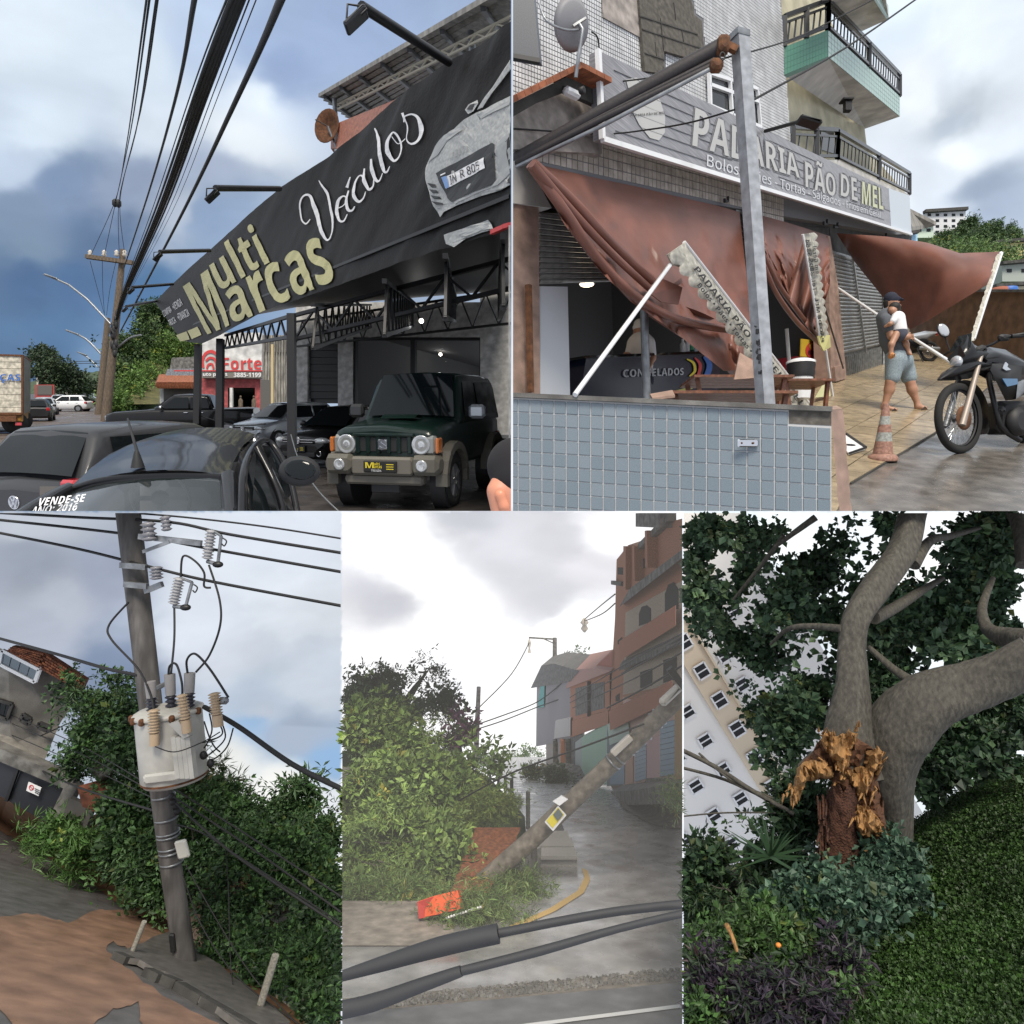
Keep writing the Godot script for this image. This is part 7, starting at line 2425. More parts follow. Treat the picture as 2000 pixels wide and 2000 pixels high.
func bakery_bike() -> void:
	var g := G.new()
	var base := gq(1685, 1712)
	var D := -base.z
	var k := 0.5176 * D / K
	var f := V(-0.87, 0, 0.42).normalized()
	var z := f.cross(Vector3.UP).normalized()
	if z.z < 0.0:
		z = -z
	var cf := absf(f.x)
	var m := func(x: float, y: float, zz := 0.0) -> Vector3: return base + f * ((1685.0 - x) * k / cf) + V(0, (1712.0 - y) * k, 0) + z * zz
	var o := thing("motorcycle", "tall black trail motorcycle with wire wheels on the wet pavement", "motorcycle", base)
	bike_wheel(o, m.call(1685, 1578), z, 134 * k, 0.045, 36)
	bike_wheel(o, m.call(2150, 1590), z, 122 * k, 0.055, 36)
	lathe(g, m.call(1682, 1580, 0.06), z, [[0.075, 0.0], [0.13, 0.0], [0.13, 0.006], [0.075, 0.006]], 24)
	obj("brake_disc", g, M.rust, o)
	for s in [-1.0, 1.0]:
		tube(g, [m.call(1660, 1610, 0.09 * s), m.call(1690, 1530, 0.09 * s), m.call(1765, 1330, 0.09 * s)], [0.036, 0.034, 0.024], 8)
		obj("fork_leg", g, M.galv if s < 0 else mat(0.35, 0.3, 0.26, 0.5, {"metal": 0.5}), o)
	sheet(g, 14, 6, func(a: float, b: float):
		var t := lerpf(1.75, 3.5, a)
		var r := (148 + 8 * a) * k - 0.02 * pow(2 * b - 1, 2)
		return m.call(1685, 1578) + (f * cos(t) + Vector3.UP * sin(t)) * r + z * lerpf(-0.08, 0.08, b))
	obj("front_mudguard", g, M.black_paint, o)
	loft(g, [[m.call(1578, 1446, 0.0), m.call(1578, 1442, 0.02), m.call(1578, 1440, 0.0), m.call(1578, 1442, -0.02)], [m.call(1640, 1440, 0.0), m.call(1640, 1405, 0.09), m.call(1640, 1392, 0.0), m.call(1640, 1405, -0.09)], [m.call(1740, 1425, 0.0), m.call(1740, 1370, 0.13), m.call(1740, 1340, 0.0), m.call(1740, 1370, -0.13)], [m.call(1810, 1400, 0.0), m.call(1810, 1375, 0.12), m.call(1810, 1340, 0.0), m.call(1810, 1375, -0.12)]])
	obj("beak", g, M.black_paint, o)
	loft(g, [[m.call(1668, 1392, 0.0), m.call(1672, 1350, 0.1), m.call(1690, 1300, 0.0), m.call(1672, 1350, -0.1)], [m.call(1720, 1400, 0.0), m.call(1720, 1340, 0.14), m.call(1712, 1262, 0.04), m.call(1720, 1340, -0.14)], [m.call(1790, 1380, 0.0), m.call(1790, 1330, 0.12), m.call(1770, 1290, 0.0), m.call(1790, 1330, -0.12)]])
	obj("headlight_cowl", g, M.black_paint, o)
	ball(g, m.call(1672, 1368, 0.0), V(0.05, 0.07, 0.09), Basis(), 8)
	obj("headlight", g, M.lamp_glass, o)
	sheet(g, 4, 4, func(a: float, b: float): return m.call(lerpf(1690, 1722, a), lerpf(1320, 1258, a), lerpf(-0.12, 0.12, b) * (1 - 0.4 * a)))
	obj("windscreen", g, M.dark_glass, o)
	tube(g, curve([m.call(1800, 1300, -0.4), m.call(1790, 1290, -0.25), m.call(1800, 1300, -0.08), m.call(1800, 1300, 0.08), m.call(1835, 1270, 0.25), m.call(1890, 1262, 0.4)], 4), 0.014, 7)
	obj("handlebar", g, M.black_iron, o)
	tube(g, [m.call(1835, 1272, 0.27), m.call(1930, 1262, 0.42)], 0.024, 8)
	obj("grip", g, M.black_plastic, o)
	rbox(g, m.call(1820, 1275, 0.22), V(0.12, 0.07, 0.07), 0.02)
	obj("brake_reservoir", g, M.black_plastic, o)
	for e in [[1745, 1222, -0.3, 1772, 1290, -0.28, M.dark_glass], [1915, 1205, 0.42, 1885, 1262, 0.36, M.chrome]]:
		tube(g, curve([m.call(e[3], e[4], e[5]), m.call(e[0] + 18, e[1] + 30, e[2]), m.call(e[0], e[1], e[2])], 4), 0.009, 6)
		var st := obj("mirror_stem", g, M.black_iron, o)
		ball(g, m.call(e[0], e[1] - 6, e[2]), V(0.065, 0.09, 0.025), Basis(V(0, 0, 1), 0.6), 8)
		obj("mirror", g, M.black_plastic, st)
		ball(g, m.call(e[0], e[1] - 6, e[2]) + V(0, 0, 0.018), V(0.055, 0.078, 0.014), Basis(V(0, 0, 1), 0.6), 8)
		obj("mirror_glass", g, M.lamp_glass, st)
	rbox(g, m.call(1780, 1318, 0.0), V(0.16, 0.1, 0.2), 0.03, Basis(V(0, 0, 1), 0.4))
	obj("instruments", g, M.black_plastic, o)
	loft(g, [[m.call(1780, 1400, 0.0), m.call(1780, 1360, 0.13), m.call(1790, 1320, 0.0), m.call(1780, 1360, -0.13)], [m.call(1850, 1420, 0.0), m.call(1850, 1350, 0.18), m.call(1850, 1290, 0.0), m.call(1850, 1350, -0.18)], [m.call(1950, 1420, 0.0), m.call(1950, 1350, 0.17), m.call(1950, 1290, 0.0), m.call(1950, 1350, -0.17)], [m.call(2060, 1400, 0.0), m.call(2060, 1360, 0.12), m.call(2060, 1320, 0.0), m.call(2060, 1360, -0.12)]])
	var tk := obj("tank", g, M.black_paint, o)
	loft(g, [[m.call(1760, 1400, 0.19), m.call(1765, 1385, 0.2), m.call(1770, 1370, 0.19)], [m.call(1840, 1510, 0.2), m.call(1850, 1430, 0.22), m.call(1860, 1370, 0.19)], [m.call(1900, 1500, 0.2), m.call(1920, 1430, 0.22), m.call(1940, 1370, 0.19)]], true, true)
	obj("side_shroud", g, M.black_plastic, o)
	poly(g, [m.call(1800, 1432, 0.232), m.call(1885, 1425, 0.232), m.call(1890, 1445, 0.232), m.call(1828, 1460, 0.232)], z * 0.01)
	obj("blue_panel", g, mat(0.02, 0.1, 0.22, 0.3, {"coat": 1.0}), o)
	poly(g, [m.call(1812, 1392, 0.215), m.call(1835, 1365, 0.205), m.call(1848, 1372, 0.205), m.call(1840, 1383, 0.21), m.call(1858, 1392, 0.215), m.call(1830, 1398, 0.215)], z * 0.01)
	obj("wing_badge", g, M.chrome, tk)
	loft(g, [[m.call(1895, 1500, 0.21), m.call(1893, 1440, 0.23), m.call(1915, 1425, 0.21)], [m.call(1960, 1470, 0.22), m.call(1960, 1430, 0.23), m.call(1960, 1420, 0.22)]])
	obj("frame_cover", g, M.galv, o)
	rbox(g, m.call(1960, 1560, 0.0), V(0.4, 0.36, 0.3), 0.05)
	lathe(g, m.call(1950, 1580, 0.1), z, [[0.16, 0.0], [0.16, 0.06], [0.1, 0.09]], 18)
	rbox(g, m.call(1870, 1540, 0.08), V(0.12, 0.1, 0.1), 0.03)
	obj("engine", g, M.black_plastic, o)
	tube(g, curve([m.call(1830, 1330, 0.0), m.call(1840, 1480, 0.06), m.call(1880, 1600, 0.08), m.call(1980, 1650, 0.1)], 4), 0.03, 7)
	obj("frame_tube", g, M.black_iron, o)
	rbox(g, m.call(2120, 1350, 0.0), V(0.6, 0.1, 0.26), 0.04)
	obj("seat", g, M.black_plastic, o)
	base = gq(1545, 1366)
	D = -base.z
	k = 0.5176 * D / K
	o = thing("scooter", "small dark scooter with a silver tail by the mural wall", "motorcycle", base)
	var fx := V(-1, 0, 0.1).normalized()
	var sz := V(0.1, 0, 1).normalized()
	var n := func(x: float, y: float, zz := 0.0) -> Vector3: return base - fx * ((x - 1545.0) * k) + V(0, (1366.0 - y) * k, 0) + sz * zz
	bike_wheel(o, n.call(1575, 1325), sz, 40 * k, 0.04, 20)
	bike_wheel(o, n.call(1415, 1345), sz, 38 * k, 0.04, 20)
	loft(g, [[n.call(1610, 1258, 0.0), n.call(1610, 1254, 0.05), n.call(1608, 1250, 0.0), n.call(1610, 1254, -0.05)], [n.call(1560, 1290, 0.0), n.call(1560, 1268, 0.14), n.call(1560, 1248, 0.0), n.call(1560, 1268, -0.14)], [n.call(1500, 1300, 0.0), n.call(1500, 1280, 0.15), n.call(1505, 1262, 0.0), n.call(1500, 1280, -0.15)]])
	obj("tail", g, M.silver_paint, o)
	ball(g, n.call(1608, 1258), V(0.06, 0.05, 0.09), Basis(), 6)
	obj("tail_light", g, M.tail_red, o)
	loft(g, [[n.call(1560, 1320, 0.0), n.call(1560, 1290, 0.13), n.call(1560, 1275, 0.0), n.call(1560, 1290, -0.13)], [n.call(1490, 1340, 0.0), n.call(1490, 1300, 0.16), n.call(1490, 1265, 0.0), n.call(1490, 1300, -0.16)], [n.call(1440, 1330, 0.0), n.call(1440, 1300, 0.12), n.call(1440, 1260, 0.0), n.call(1440, 1300, -0.12)], [n.call(1410, 1300, 0.0), n.call(1410, 1270, 0.06), n.call(1410, 1220, 0.0), n.call(1410, 1270, -0.06)]])
	obj("body", g, M.black_paint, o)
	tube(g, [n.call(1515, 1320, 0.1), n.call(1530, 1372, 0.2)], 0.015, 5)
	obj("stand", g, M.black_iron, o)
	tube(g, [n.call(1520, 1318, 0.12), n.call(1600, 1320, 0.14)], 0.05, 8)
	obj("exhaust", g, M.galv, o)
# ================================================================ the transformer pole
var NC := Vector3.ZERO

func cg(x: float, y: float, up := 0.0) -> Vector3:
	return ray(x, y, NC, 1.0 - up * NC.length())

func ribbed(g: G, a: Vector3, b: Vector3, r: float, n: int) -> void:
	var prof := [[r * 0.4, 0.0]]
	var L := a.distance_to(b)
	for i in n:
		prof.append([r * 0.6, L * (i + 0.1) / n])
		prof.append([r, L * (i + 0.5) / n])
		prof.append([r * 0.6, L * (i + 0.9) / n])
	prof.append([r * 0.4, L])
	lathe(g, a, b - a, prof, 14)

func bush(called: String, label: String, group: String, spots: Array, count: int, size: float, kind: int, tints: Array, stem := true, gap := 0.03) -> Node3D:
	var b: Array = spots[0]
	var o := thing(called, label, "bush" if called != "tree" else "tree", q(b[0], b[1] + b[4], b[2]), group)
	var bl := []
	var g := G.new()
	for e in spots:
		var k: float = e[2] / K * 0.5176
		var c := q(e[0], e[1], e[2])
		for i in 5:
			bl.append([c + V(rng.randf_range(-0.6, 0.6) * e[3] * k, rng.randf_range(-0.6, 0.6) * e[4] * k, rng.randf_range(-0.4, 0.4) * e[3] * k), V(e[3], e[4], (e[3] + e[4]) * 0.5) * k * rng.randf_range(0.4, 0.65)])
		tube(g, [q(b[0], b[1] + b[4] * 1.1, b[2]), q(lerpf(b[0], e[0], 0.5), lerpf(b[1] + b[4], e[1], 0.5), e[2]), c], [0.05 * b[2] / 8.0, 0.035 * b[2] / 8.0, 0.01], 6)
	for i in 14:
		var e: Array = bl[i % bl.size()]
		var d := V(rng.randf_range(-1, 1), rng.randf_range(-0.2, 1), rng.randf_range(-0.3, 1)).normalized()
		tube(g, [e[0], e[0] + d * e[1] * 0.8, e[0] + d * e[1] * 1.25 + V(0, 0.1, 0) * size], [0.012 * b[2] / 8.0, 0.007 * b[2] / 8.0, 0.002], 4)
	if stem:
		obj("trunk" if called == "tree" else "stem", g, M.bark, o)
	crown("crown", o, bl, int(count * 0.7), size, M.leaf, kind, tints, 0.45, gap)
	crown("crown", o, bl, int(count * 0.4), size * 0.62, M.leaf, 1 - mini(kind, 1), tints, 0.3, gap)
	return o

func build_pole() -> void:
	ox = 0.0; oy = 1000.0
	clips = []
	add_u(665.5, -1)
	add_v(1002.0, 1)
	var g := G.new()
	var e0 := q(0, 1120, 20)
	var e1 := q(1100, 1910, 7.2)
	var n0 := q(0, 1932, 4.6)
	NC = (e1 - e0).cross(n0 - e0)
	NC /= NC.dot(e0)
	var pud := ntex(0.012, 0.2, 0.8, 4, 81)
	var flow := ntex(0.02, 0.6, 1.0, 4, 82)
	var road := mat(0.27, 0.26, 0.255, 1.0, {"tex": flow, "rtex": pud, "scale": 0.3, "detail": M.fine, "dscale": 3.0})
	var mud := mat(0.62, 0.37, 0.25, 1.0, {"bump": flow, "height": 1.2, "tex": flow, "rtex": pud, "scale": 0.25, "detail": M.fine, "dscale": 2.0})
	var mud2 := mat(0.4, 0.21, 0.11, 0.6, {"tex": flow, "scale": 0.5, "detail": M.fine, "dscale": 2.0})
	var apron := mat(0.3, 0.28, 0.26, 0.5, {"tex": flow, "scale": 0.6, "detail": M.fine, "dscale": 4.0})
	poly(g, [cg(-200, 960), cg(0, 1085), cg(560, 1500), cg(1200, 1975), cg(1200, 2300), cg(-400, 2300)])
	struct("street", g, road)
	var up := -NC.normalized()
	if up.y < 0.0:
		up = -up
	var wob := func(pts: Array, h: float) -> Array:
		var o := []
		for i in pts.size():
			var a = pts[i]
			var b = pts[(i + 1) % pts.size()]
			for k in 6:
				var t := k / 6.0
				var x := lerpf(a[0], b[0], t)
				var y := lerpf(a[1], b[1], t)
				o.append(cg(x + nz.get_noise_2d(x * 0.02, y * 0.02) * 16.0, y + nz.get_noise_2d(x * 0.02 + 40, y * 0.02) * 14.0) + up * h)
		return o
	poly(g, wob.call([[-60, 1545], [90, 1512], [190, 1535], [262, 1552], [330, 1515], [430, 1500], [540, 1512], [640, 1575], [700, 1640], [640, 1700], [520, 1670], [420, 1620], [400, 1650], [470, 1720], [620, 1830], [820, 1935], [700, 2010], [540, 1950], [520, 1850], [430, 1880], [250, 2000], [60, 1960], [-60, 1800]], 0.006))
	struct("muddy_water", g, mud)
	poly(g, wob.call([[-60, 1060], [0, 1110], [150, 1215], [330, 1330], [560, 1490], [700, 1600], [820, 1690], [1000, 1810], [1150, 1920], [1150, 1990], [1080, 1950], [900, 1800], [700, 1650], [540, 1545], [330, 1400], [150, 1290], [60, 1240], [-60, 1180]], 0.012))
	for e in [[[-80, 1030], [30, 1078], [-80, 1110], [0, 1160]], [[30, 1078], [210, 1190], [0, 1160], [170, 1280]], [[210, 1190], [420, 1290], [170, 1280], [380, 1400]]]:
		quad(g, q(e[0][0], e[0][1], 12.1), q(e[1][0], e[1][1], 12.1 if e[1][0] < 400 else 11.0), cg(e[3][0], e[3][1]), cg(e[2][0], e[2][1]))
	struct("mud_bank", g, mud2)
	poly(g, wob.call([[430, 1690], [640, 1600], [760, 1690], [1090, 1950], [930, 1985], [660, 1800], [600, 1760]], 0.02), up * 0.05)
	struct("concrete_apron", g, apron)
	for e in [[432, 1690, 478, 1712], [548, 1752, 600, 1778], [612, 1778, 662, 1800], [668, 1806, 760, 1862], [764, 1866, 850, 1915], [854, 1918, 950, 1975]]:
		bar(g, cg(e[0], e[1]) + up * 0.02, cg(e[2], e[3]) + up * 0.02, 0.12, 0.11, up)
		obj("kerb", g, M.dark_concrete).set_meta("kind", "structure")
	var k := 0
	for e in [[545, 1545, 492, 1682, 9.0, 0.026], [1040, 1672, 975, 1890, 7.3, 0.036]]:
		tube(g, [cg(e[2], e[3]) - up * 0.02, q(e[0], e[1], -cg(e[2], e[3]).z)], e[5], 9)
		one("kerb_post", g, mat(0.42, 0.4, 0.34, 0.8, {"tex": flow, "scale": 3.0}), ["thin pale post leaning in the muddy water beside the kerb", "thicker pale post standing on the concrete by the bushes"][k], "post")
		k += 1
	pole_house()
	var gr := [Color(0.03, 0.07, 0.022), Color(0.045, 0.1, 0.03), Color(0.022, 0.05, 0.018), Color(0.06, 0.13, 0.035)]
	bush("tree", "slender leafy tree beside the concrete house", "", [[380, 890, 11.2, 120, 100], [300, 700, 11.5, 45, 45], [390, 690, 11.5, 60, 35], [470, 740, 11.2, 40, 35], [480, 950, 10.6, 60, 70], [310, 930, 11.5, 40, 35], [350, 790, 11.4, 60, 50], [460, 840, 11.0, 50, 40]], 8000, 0.16, 0, gr)
	bush("bush", "dark bush mass at the foot of the slender tree", "bushes along the muddy street", [[540, 1120, 10.4, 80, 80], [480, 1240, 10.6, 60, 40], [530, 1330, 10.0, 100, 60]], 9000, 0.18, 0, gr)
	bush("bush", "tall bush right behind the transformer pole", "bushes along the muddy street", [[760, 1230, 10.5, 150, 160], [650, 1420, 10.0, 110, 100], [860, 1150, 11.0, 110, 100]], 11000, 0.16, 0, gr)
	bush("bush", "feathery shrub rising over the bushes against the sky", "bushes along the muddy street", [[1130, 1130, 11.0, 110, 70], [1000, 1180, 11.0, 90, 70], [1200, 1240, 10.5, 100, 90]], 6500, 0.19, 1, [Color(0.06, 0.12, 0.04), Color(0.04, 0.09, 0.03)])
	bush("bush", "leafy shrub below the feathery one beside the wires", "bushes along the muddy street", [[1050, 1380, 9.5, 170, 140], [1220, 1480, 9.0, 120, 140], [900, 1450, 9.5, 110, 120]], 12000, 0.15, 0, gr)
	bush("bush", "low dark bush overhanging the mud bank", "bushes along the muddy street", [[1080, 1700, 8.3, 150, 120], [1230, 1750, 7.9, 100, 130], [880, 1600, 8.8, 110, 80], [1220, 1880, 7.4, 90, 60]], 12000, 0.14, 0, gr)
	bush("bush", "pale dry feathery shrub behind the transformer", "bushes along the muddy street", [[700, 1060, 12.5, 100, 60], [800, 1060, 12.0, 60, 50]], 2200, 0.25, 2, [Color(0.16, 0.18, 0.09), Color(0.1, 0.14, 0.06)])
	bush("bush", "bright grassy clump at the mud bank below the black gate", "bushes along the muddy street", [[225, 1205, 11.4, 42, 16], [330, 1250, 10.8, 50, 22]], 2200, 0.22, 2, [Color(0.06, 0.14, 0.03), Color(0.08, 0.16, 0.04)])
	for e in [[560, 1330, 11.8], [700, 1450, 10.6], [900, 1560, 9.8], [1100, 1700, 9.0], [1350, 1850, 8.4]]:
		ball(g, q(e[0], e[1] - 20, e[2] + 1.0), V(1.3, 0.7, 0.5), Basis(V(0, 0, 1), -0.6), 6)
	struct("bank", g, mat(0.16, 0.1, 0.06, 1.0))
	poly(g, [q(730, 1140, 14), q(840, 1140, 14), q(850, 1050, 14), q(770, 1000, 14), q(730, 1010, 14)], q(780, 1050, 1.0))
	one("hidden_house", g, mat(0.42, 0.33, 0.24, 0.9), "beige house wall glimpsed through the shrubs behind the transformer", "house")
	pole_gear()

func pole_house() -> void:
	var g := G.new()
	var D := 14.0
	var o := thing("concrete_house", "unfinished grey concrete house with a red brick top storey", "house", q(100, 930, D))
	var back := q(120, 700, 1.0) * 3.0
	var wall := mat(0.48, 0.45, 0.4, 0.95, {"tex": ntex(0.015, 0.6, 1.0, 5, 91), "scale": 0.25, "detail": M.fine, "dscale": 1.5})
	poly(g, [q(-60, 490, D), q(30, 525, D), q(170, 600, D), q(310, 672, D + 1), q(225, 800, D + 0.5), q(165, 945, D), q(40, 880, D), q(-60, 850, D)], back)
	obj("wall", g, wall, o)
	for f in [[[48, 505], [172, 532], [162, 590], [30, 522]], [[172, 532], [326, 632], [306, 676], [160, 592]]]:
		var w: Array = f.map(func(e): return q(e[0], e[1], D - 0.05))
		poly(g, w, V(0, 0, -0.1))
		var bw := obj("brick_wall", g, M.brick_raw, o)
		for j in 6:
			for i in 7:
				var s0 := (i + (0.5 if j % 2 else 0.0)) / 7.5
				var s1 := minf(s0 + 0.122, 1.0)
				var at := func(s: float, t: float) -> Vector3: return w[3].lerp(w[2], s).lerp(w[0].lerp(w[1], s), t) + V(0, 0, 0.02)
				poly(g, [at.call(s0, j / 6.0 + 0.02), at.call(s1, j / 6.0 + 0.02), at.call(s1, (j + 0.86) / 6.0), at.call(s0, (j + 0.86) / 6.0)], V(0, 0, 0.03))
				obj("brick", g, M.terracotta if (i * 3 + j) % 4 else M.brick_raw, bw)
	for e in [[[10, 522], [150, 595], [132, 642], [0, 574], 4], [[-20, 705], [48, 725], [28, 782], [-20, 765], 3], [[88, 762], [118, 782], [108, 802], [78, 785], 1], [[150, 795], [190, 812], [182, 828], [144, 812], 1]]:
		var w: Array = [q(e[0][0], e[0][1], D - 0.06), q(e[1][0], e[1][1], D - 0.06), q(e[2][0], e[2][1], D - 0.06), q(e[3][0], e[3][1], D - 0.06)]
		for i in 4:
			bar(g, w[i], w[(i + 1) % 4], 0.06)
		var fr := obj("window", g, M.white_paint if e[4] == 4 else M.dark_concrete, o)
		for i in e[4]:
			poly(g, [w[0].lerp(w[1], (i + 0.05) / e[4]), w[0].lerp(w[1], (i + 0.95) / e[4]), w[3].lerp(w[2], (i + 0.95) / e[4]), w[3].lerp(w[2], (i + 0.05) / e[4])], V(0, 0, -0.02))
			obj("pane", g, mat(0.1, 0.14, 0.17, 0.05, {"coat": 1.0}) if e[4] == 4 else M.dark_glass, fr)
	poly(g, [q(-40, 825, 12.6), q(45, 852, 12.6), q(175, 948, 12.6), q(-40, 888, 12.2)], V(0, -0.1, 0.3))
	obj("porch_roof", g, M.tin, o)
	D = 12.0
	o = thing("yard_gate", "black sheet-metal yard gate between concrete posts with a small sign", "gate", q(110, 1120, D))
	bar(g, q(-40, 885, D), q(285, 1022, D), 0.22, 0.2)
	obj("beam", g, M.concrete, o)
	for e in [[285, 1020, 200, 1195], [75, 950, 25, 1090]]:
		bar(g, q(e[0], e[1], D - 0.05), q(e[2], e[3], D - 0.05), 0.2 if e[0] > 100 else 0.05)
		obj("post", g, M.concrete if e[0] > 100 else M.black_iron, o)
	for f in [[[-30, 925], [80, 955], [30, 1085], [-30, 1060]], [[85, 958], [262, 1025], [190, 1180], [32, 1090]]]:
		poly(g, f.map(func(e): return q(e[0], e[1], D)), V(0, 0, -0.06))
		obj("leaf_sheet", g, mat(0.015, 0.017, 0.022, 0.5), o)
	var sg := [[110, 1018], [158, 1040], [148, 1070], [102, 1050]]
	poly(g, sg.map(func(e): return q(e[0], e[1], D - 0.08)), V(0, 0, 0.02))
	var sn := obj("gate_sign", g, M.white_print, o)
	ribbon(g, range(11).map(func(i): return Vector2(118 + cos(i * TAU / 10) * 8, 1040 + sin(i * TAU / 10) * 9)), [3.0], func(x: float, y: float): return q(x, y, D - 0.11))
	ribbon(g, [Vector2(112, 1034), Vector2(124, 1046)], [2.5], func(x: float, y: float): return q(x, y, D - 0.112))
	obj("ring_symbol", g, M.red_print, sn)
	for i in 3:
		bar(g, q(131, 1043 + i * 7, D - 0.11), q(149 - i, 1051 + i * 7, D - 0.11), 0.012, 0.004)
	obj("printed_lines", g, M.black_print, sn)
	poly(g, [q(290, 1035, D - 1), q(392, 1080, D - 1), q(372, 1138, D - 1), q(310, 1112, D - 1)], V(0.3, 0, -0.4))
	one("brick_stub", g, M.brick_raw, "stub of red brick wall beyond the gate post", "wall")
	poly(g, [q(262, 1080, D - 0.5), q(352, 1122, D - 0.5), q(320, 1205, D - 0.5), q(225, 1175, D - 0.5)], V(0, 0, -0.1))
	one("side_gate", g, M.dark_inside, "low dark side gate beside the concrete gate post", "gate")

func pole_gear() -> void:
	var g := G.new()
	var D := 8.0
	var o := thing("leaning_pole", "leaning concrete pole carrying the transformer", "pole", q(712, 1775, D))
	var pm := mat(0.25, 0.235, 0.225, 0.8, {"tex": ntex(0.012, 0.45, 1.0, 5, 95), "scale": 0.8, "stretch": V(1.5, 0.3, 1.5), "detail": M.fine, "dscale": 4.0})
	tube(g, [q(712, 1790, D), q(640, 1300, D), q(565, 700, D), q(480, -30, D)], [0.116, 0.112, 0.122, 0.128], 16)
	obj("shaft", g, pm, o)
	var axp := (q(480, -30, D) - q(712, 1790, D)).normalized()
	for y in [1075, 1160, 1212, 1225, 1268, 1285, 1325, 200, 275]:
		var x := lerpf(480, 712, (y + 30) / 1820.0)
		lathe(g, q(x - 4, y, D), axp, [[0.12, 0.0], [0.126, 0.004], [0.126, 0.018], [0.12, 0.022]], 18)
		obj("strap", g, M.galv, o)
	rbox(g, q(688, 1272, D - 0.12), V(0.13, 0.2, 0.05), 0.015, Basis(V(0, 0, 1), 0.25))
	obj("number_tag", g, mat(0.55, 0.55, 0.5, 0.6), o)
	rbox(g, q(652, 1625, D - 0.12), V(0.06, 0.2, 0.05), 0.01, Basis(V(0, 0, 1), 0.1))
	obj("earth_box", g, M.black_plastic, o)
	for e in [[525, 92, 760, 118, 0.05], [540, 150, 640, 112, 0.03], [455, 200, 552, 208, 0.05], [470, 272, 556, 280, 0.05], [548, 298, 612, 272, 0.05]]:
		bar(g, q(e[0], e[1], D - 0.18), q(e[2], e[3], D - 0.22), e[4], e[4] * 1.2)
		obj("steel_arm", g, M.galv, o)
	for e in [[565, 110, 558, 38, 0.085, 4], [630, 72, 622, 15, 0.06, 4], [592, 255, 588, 205, 0.075, 4]]:
		ribbed(g, q(e[0], e[1], D - 0.25), q(e[2], e[3], D - 0.25), e[4], e[5])
		obj("insulator", g, mat(0.2, 0.2, 0.22, 0.3), o)
	var fz := 0
	for e in [[782, 178, 798, 68, 835, 90, 822, 198], [655, 348, 678, 248, 725, 265, 700, 360]]:
		fz += 1
		var t := thing("fuse_cutout", ["ribbed fuse cutout hanging from the steel arm under the lines", "ribbed fuse cutout below the thick middle line"][fz - 1], "fuse", q(e[0], e[1], D - 0.3), "fuse cutouts")
		ribbed(g, q(e[0], e[1], D - 0.3), q(e[2], e[3], D - 0.3), 0.062, 9)
		obj("porcelain", g, mat(0.34, 0.34, 0.35, 0.35), t)
		tube(g, [q(e[4], e[5], D - 0.35), q(e[6], e[7], D - 0.35)], 0.018, 7)
		tube(g, [q(e[2], e[3], D - 0.3), q(e[4], e[5], D - 0.35)], 0.015, 6)
		tube(g, [q(e[0], e[1] + 8, D - 0.3), q(e[6], e[7], D - 0.35)], 0.022, 6)
		obj("fuse_tube", g, M.galv, t)
		ball(g, q(e[6], e[7], D - 0.36), V(0.06, 0.035, 0.04), Basis(), 6)
		tube(g, curve([q(e[4] + 6, e[5] + 8, D - 0.36), q(e[4] + 20, e[5] + 20, D - 0.36), q(e[4] + 12, e[5] + 38, D - 0.36), q(e[4] + 2, e[5] + 30, D - 0.36)], 4), 0.008, 5)
		obj("hook", g, M.black_iron, t)
	D = 7.45
	var t := thing("transformer", "rust-streaked pale transformer drum strapped to the leaning pole", "transformer", q(655, 1020, D))
	var enamel := mat(0.5, 0.49, 0.45, 0.45, {"tex": ntex(0.008, 0.85, 1.0, 5, 97), "scale": 0.9})
	var b0 := q(660, 1000, D)
	var b1 := q(636, 760, D)
	var ax := (b1 - b0).normalized()
	var H := b0.distance_to(b1)
	var R := 118 * 0.5176 * D / K
	lathe(g, b0, ax, [[R * 0.6, -0.05], [R * 0.93, -0.03], [R, 0.02], [R, H * 0.5], [R, H]], 36)
	obj("drum", g, enamel, t)
	lathe(g, b1, ax, [[R * 1.05, 0.0], [R * 1.07, 0.015], [R * 1.05, 0.035], [R * 0.9, 0.06], [R * 0.3, 0.1], [0.02, 0.105]], 36)
	obj("lid", g, enamel, t)
	lathe(g, b0, ax, [[R * 1.012, 0.0], [R * 1.012, 0.02]], 30)
	obj("bottom_rim", g, M.rust, t)
	var side := ax.cross(V(0, 0, 1)).normalized()
	for i in 4:
		var x := 672 + i * 18
		bar(g, q(x + 6, 1000, D - R - 0.02), q(x - 12, 845, D - R - 0.02), 0.045, 0.09, V(0, 0, 1))
		obj("cooling_fin", g, enamel, t)
	poly(g, [q(645, 795, D - R - 0.03), q(680, 782, D - R - 0.06), q(722, 840, D - R - 0.06), q(700, 850, D - R - 0.03)], V(0, 0, 0.05))
	obj("arrester_bracket", g, enamel, t)
	rbox(g, q(610, 1002, D - R), V(0.36, 0.1, 0.06), 0.02, Basis(V(0, 0, 1), 0.12))
	obj("lifting_lug", g, enamel, t)
	for i in 7:
		var a := lerpf(-1.2, 1.4, i / 6.0)
		rbox(g, b1 + ax * 0.01 + side * sin(a) * R * 1.06 + V(0, 0, 1) * cos(a) * R * 1.06, V(0.05, 0.07, 0.05), 0.012)
		obj("lid_clamp", g, M.rust, t)
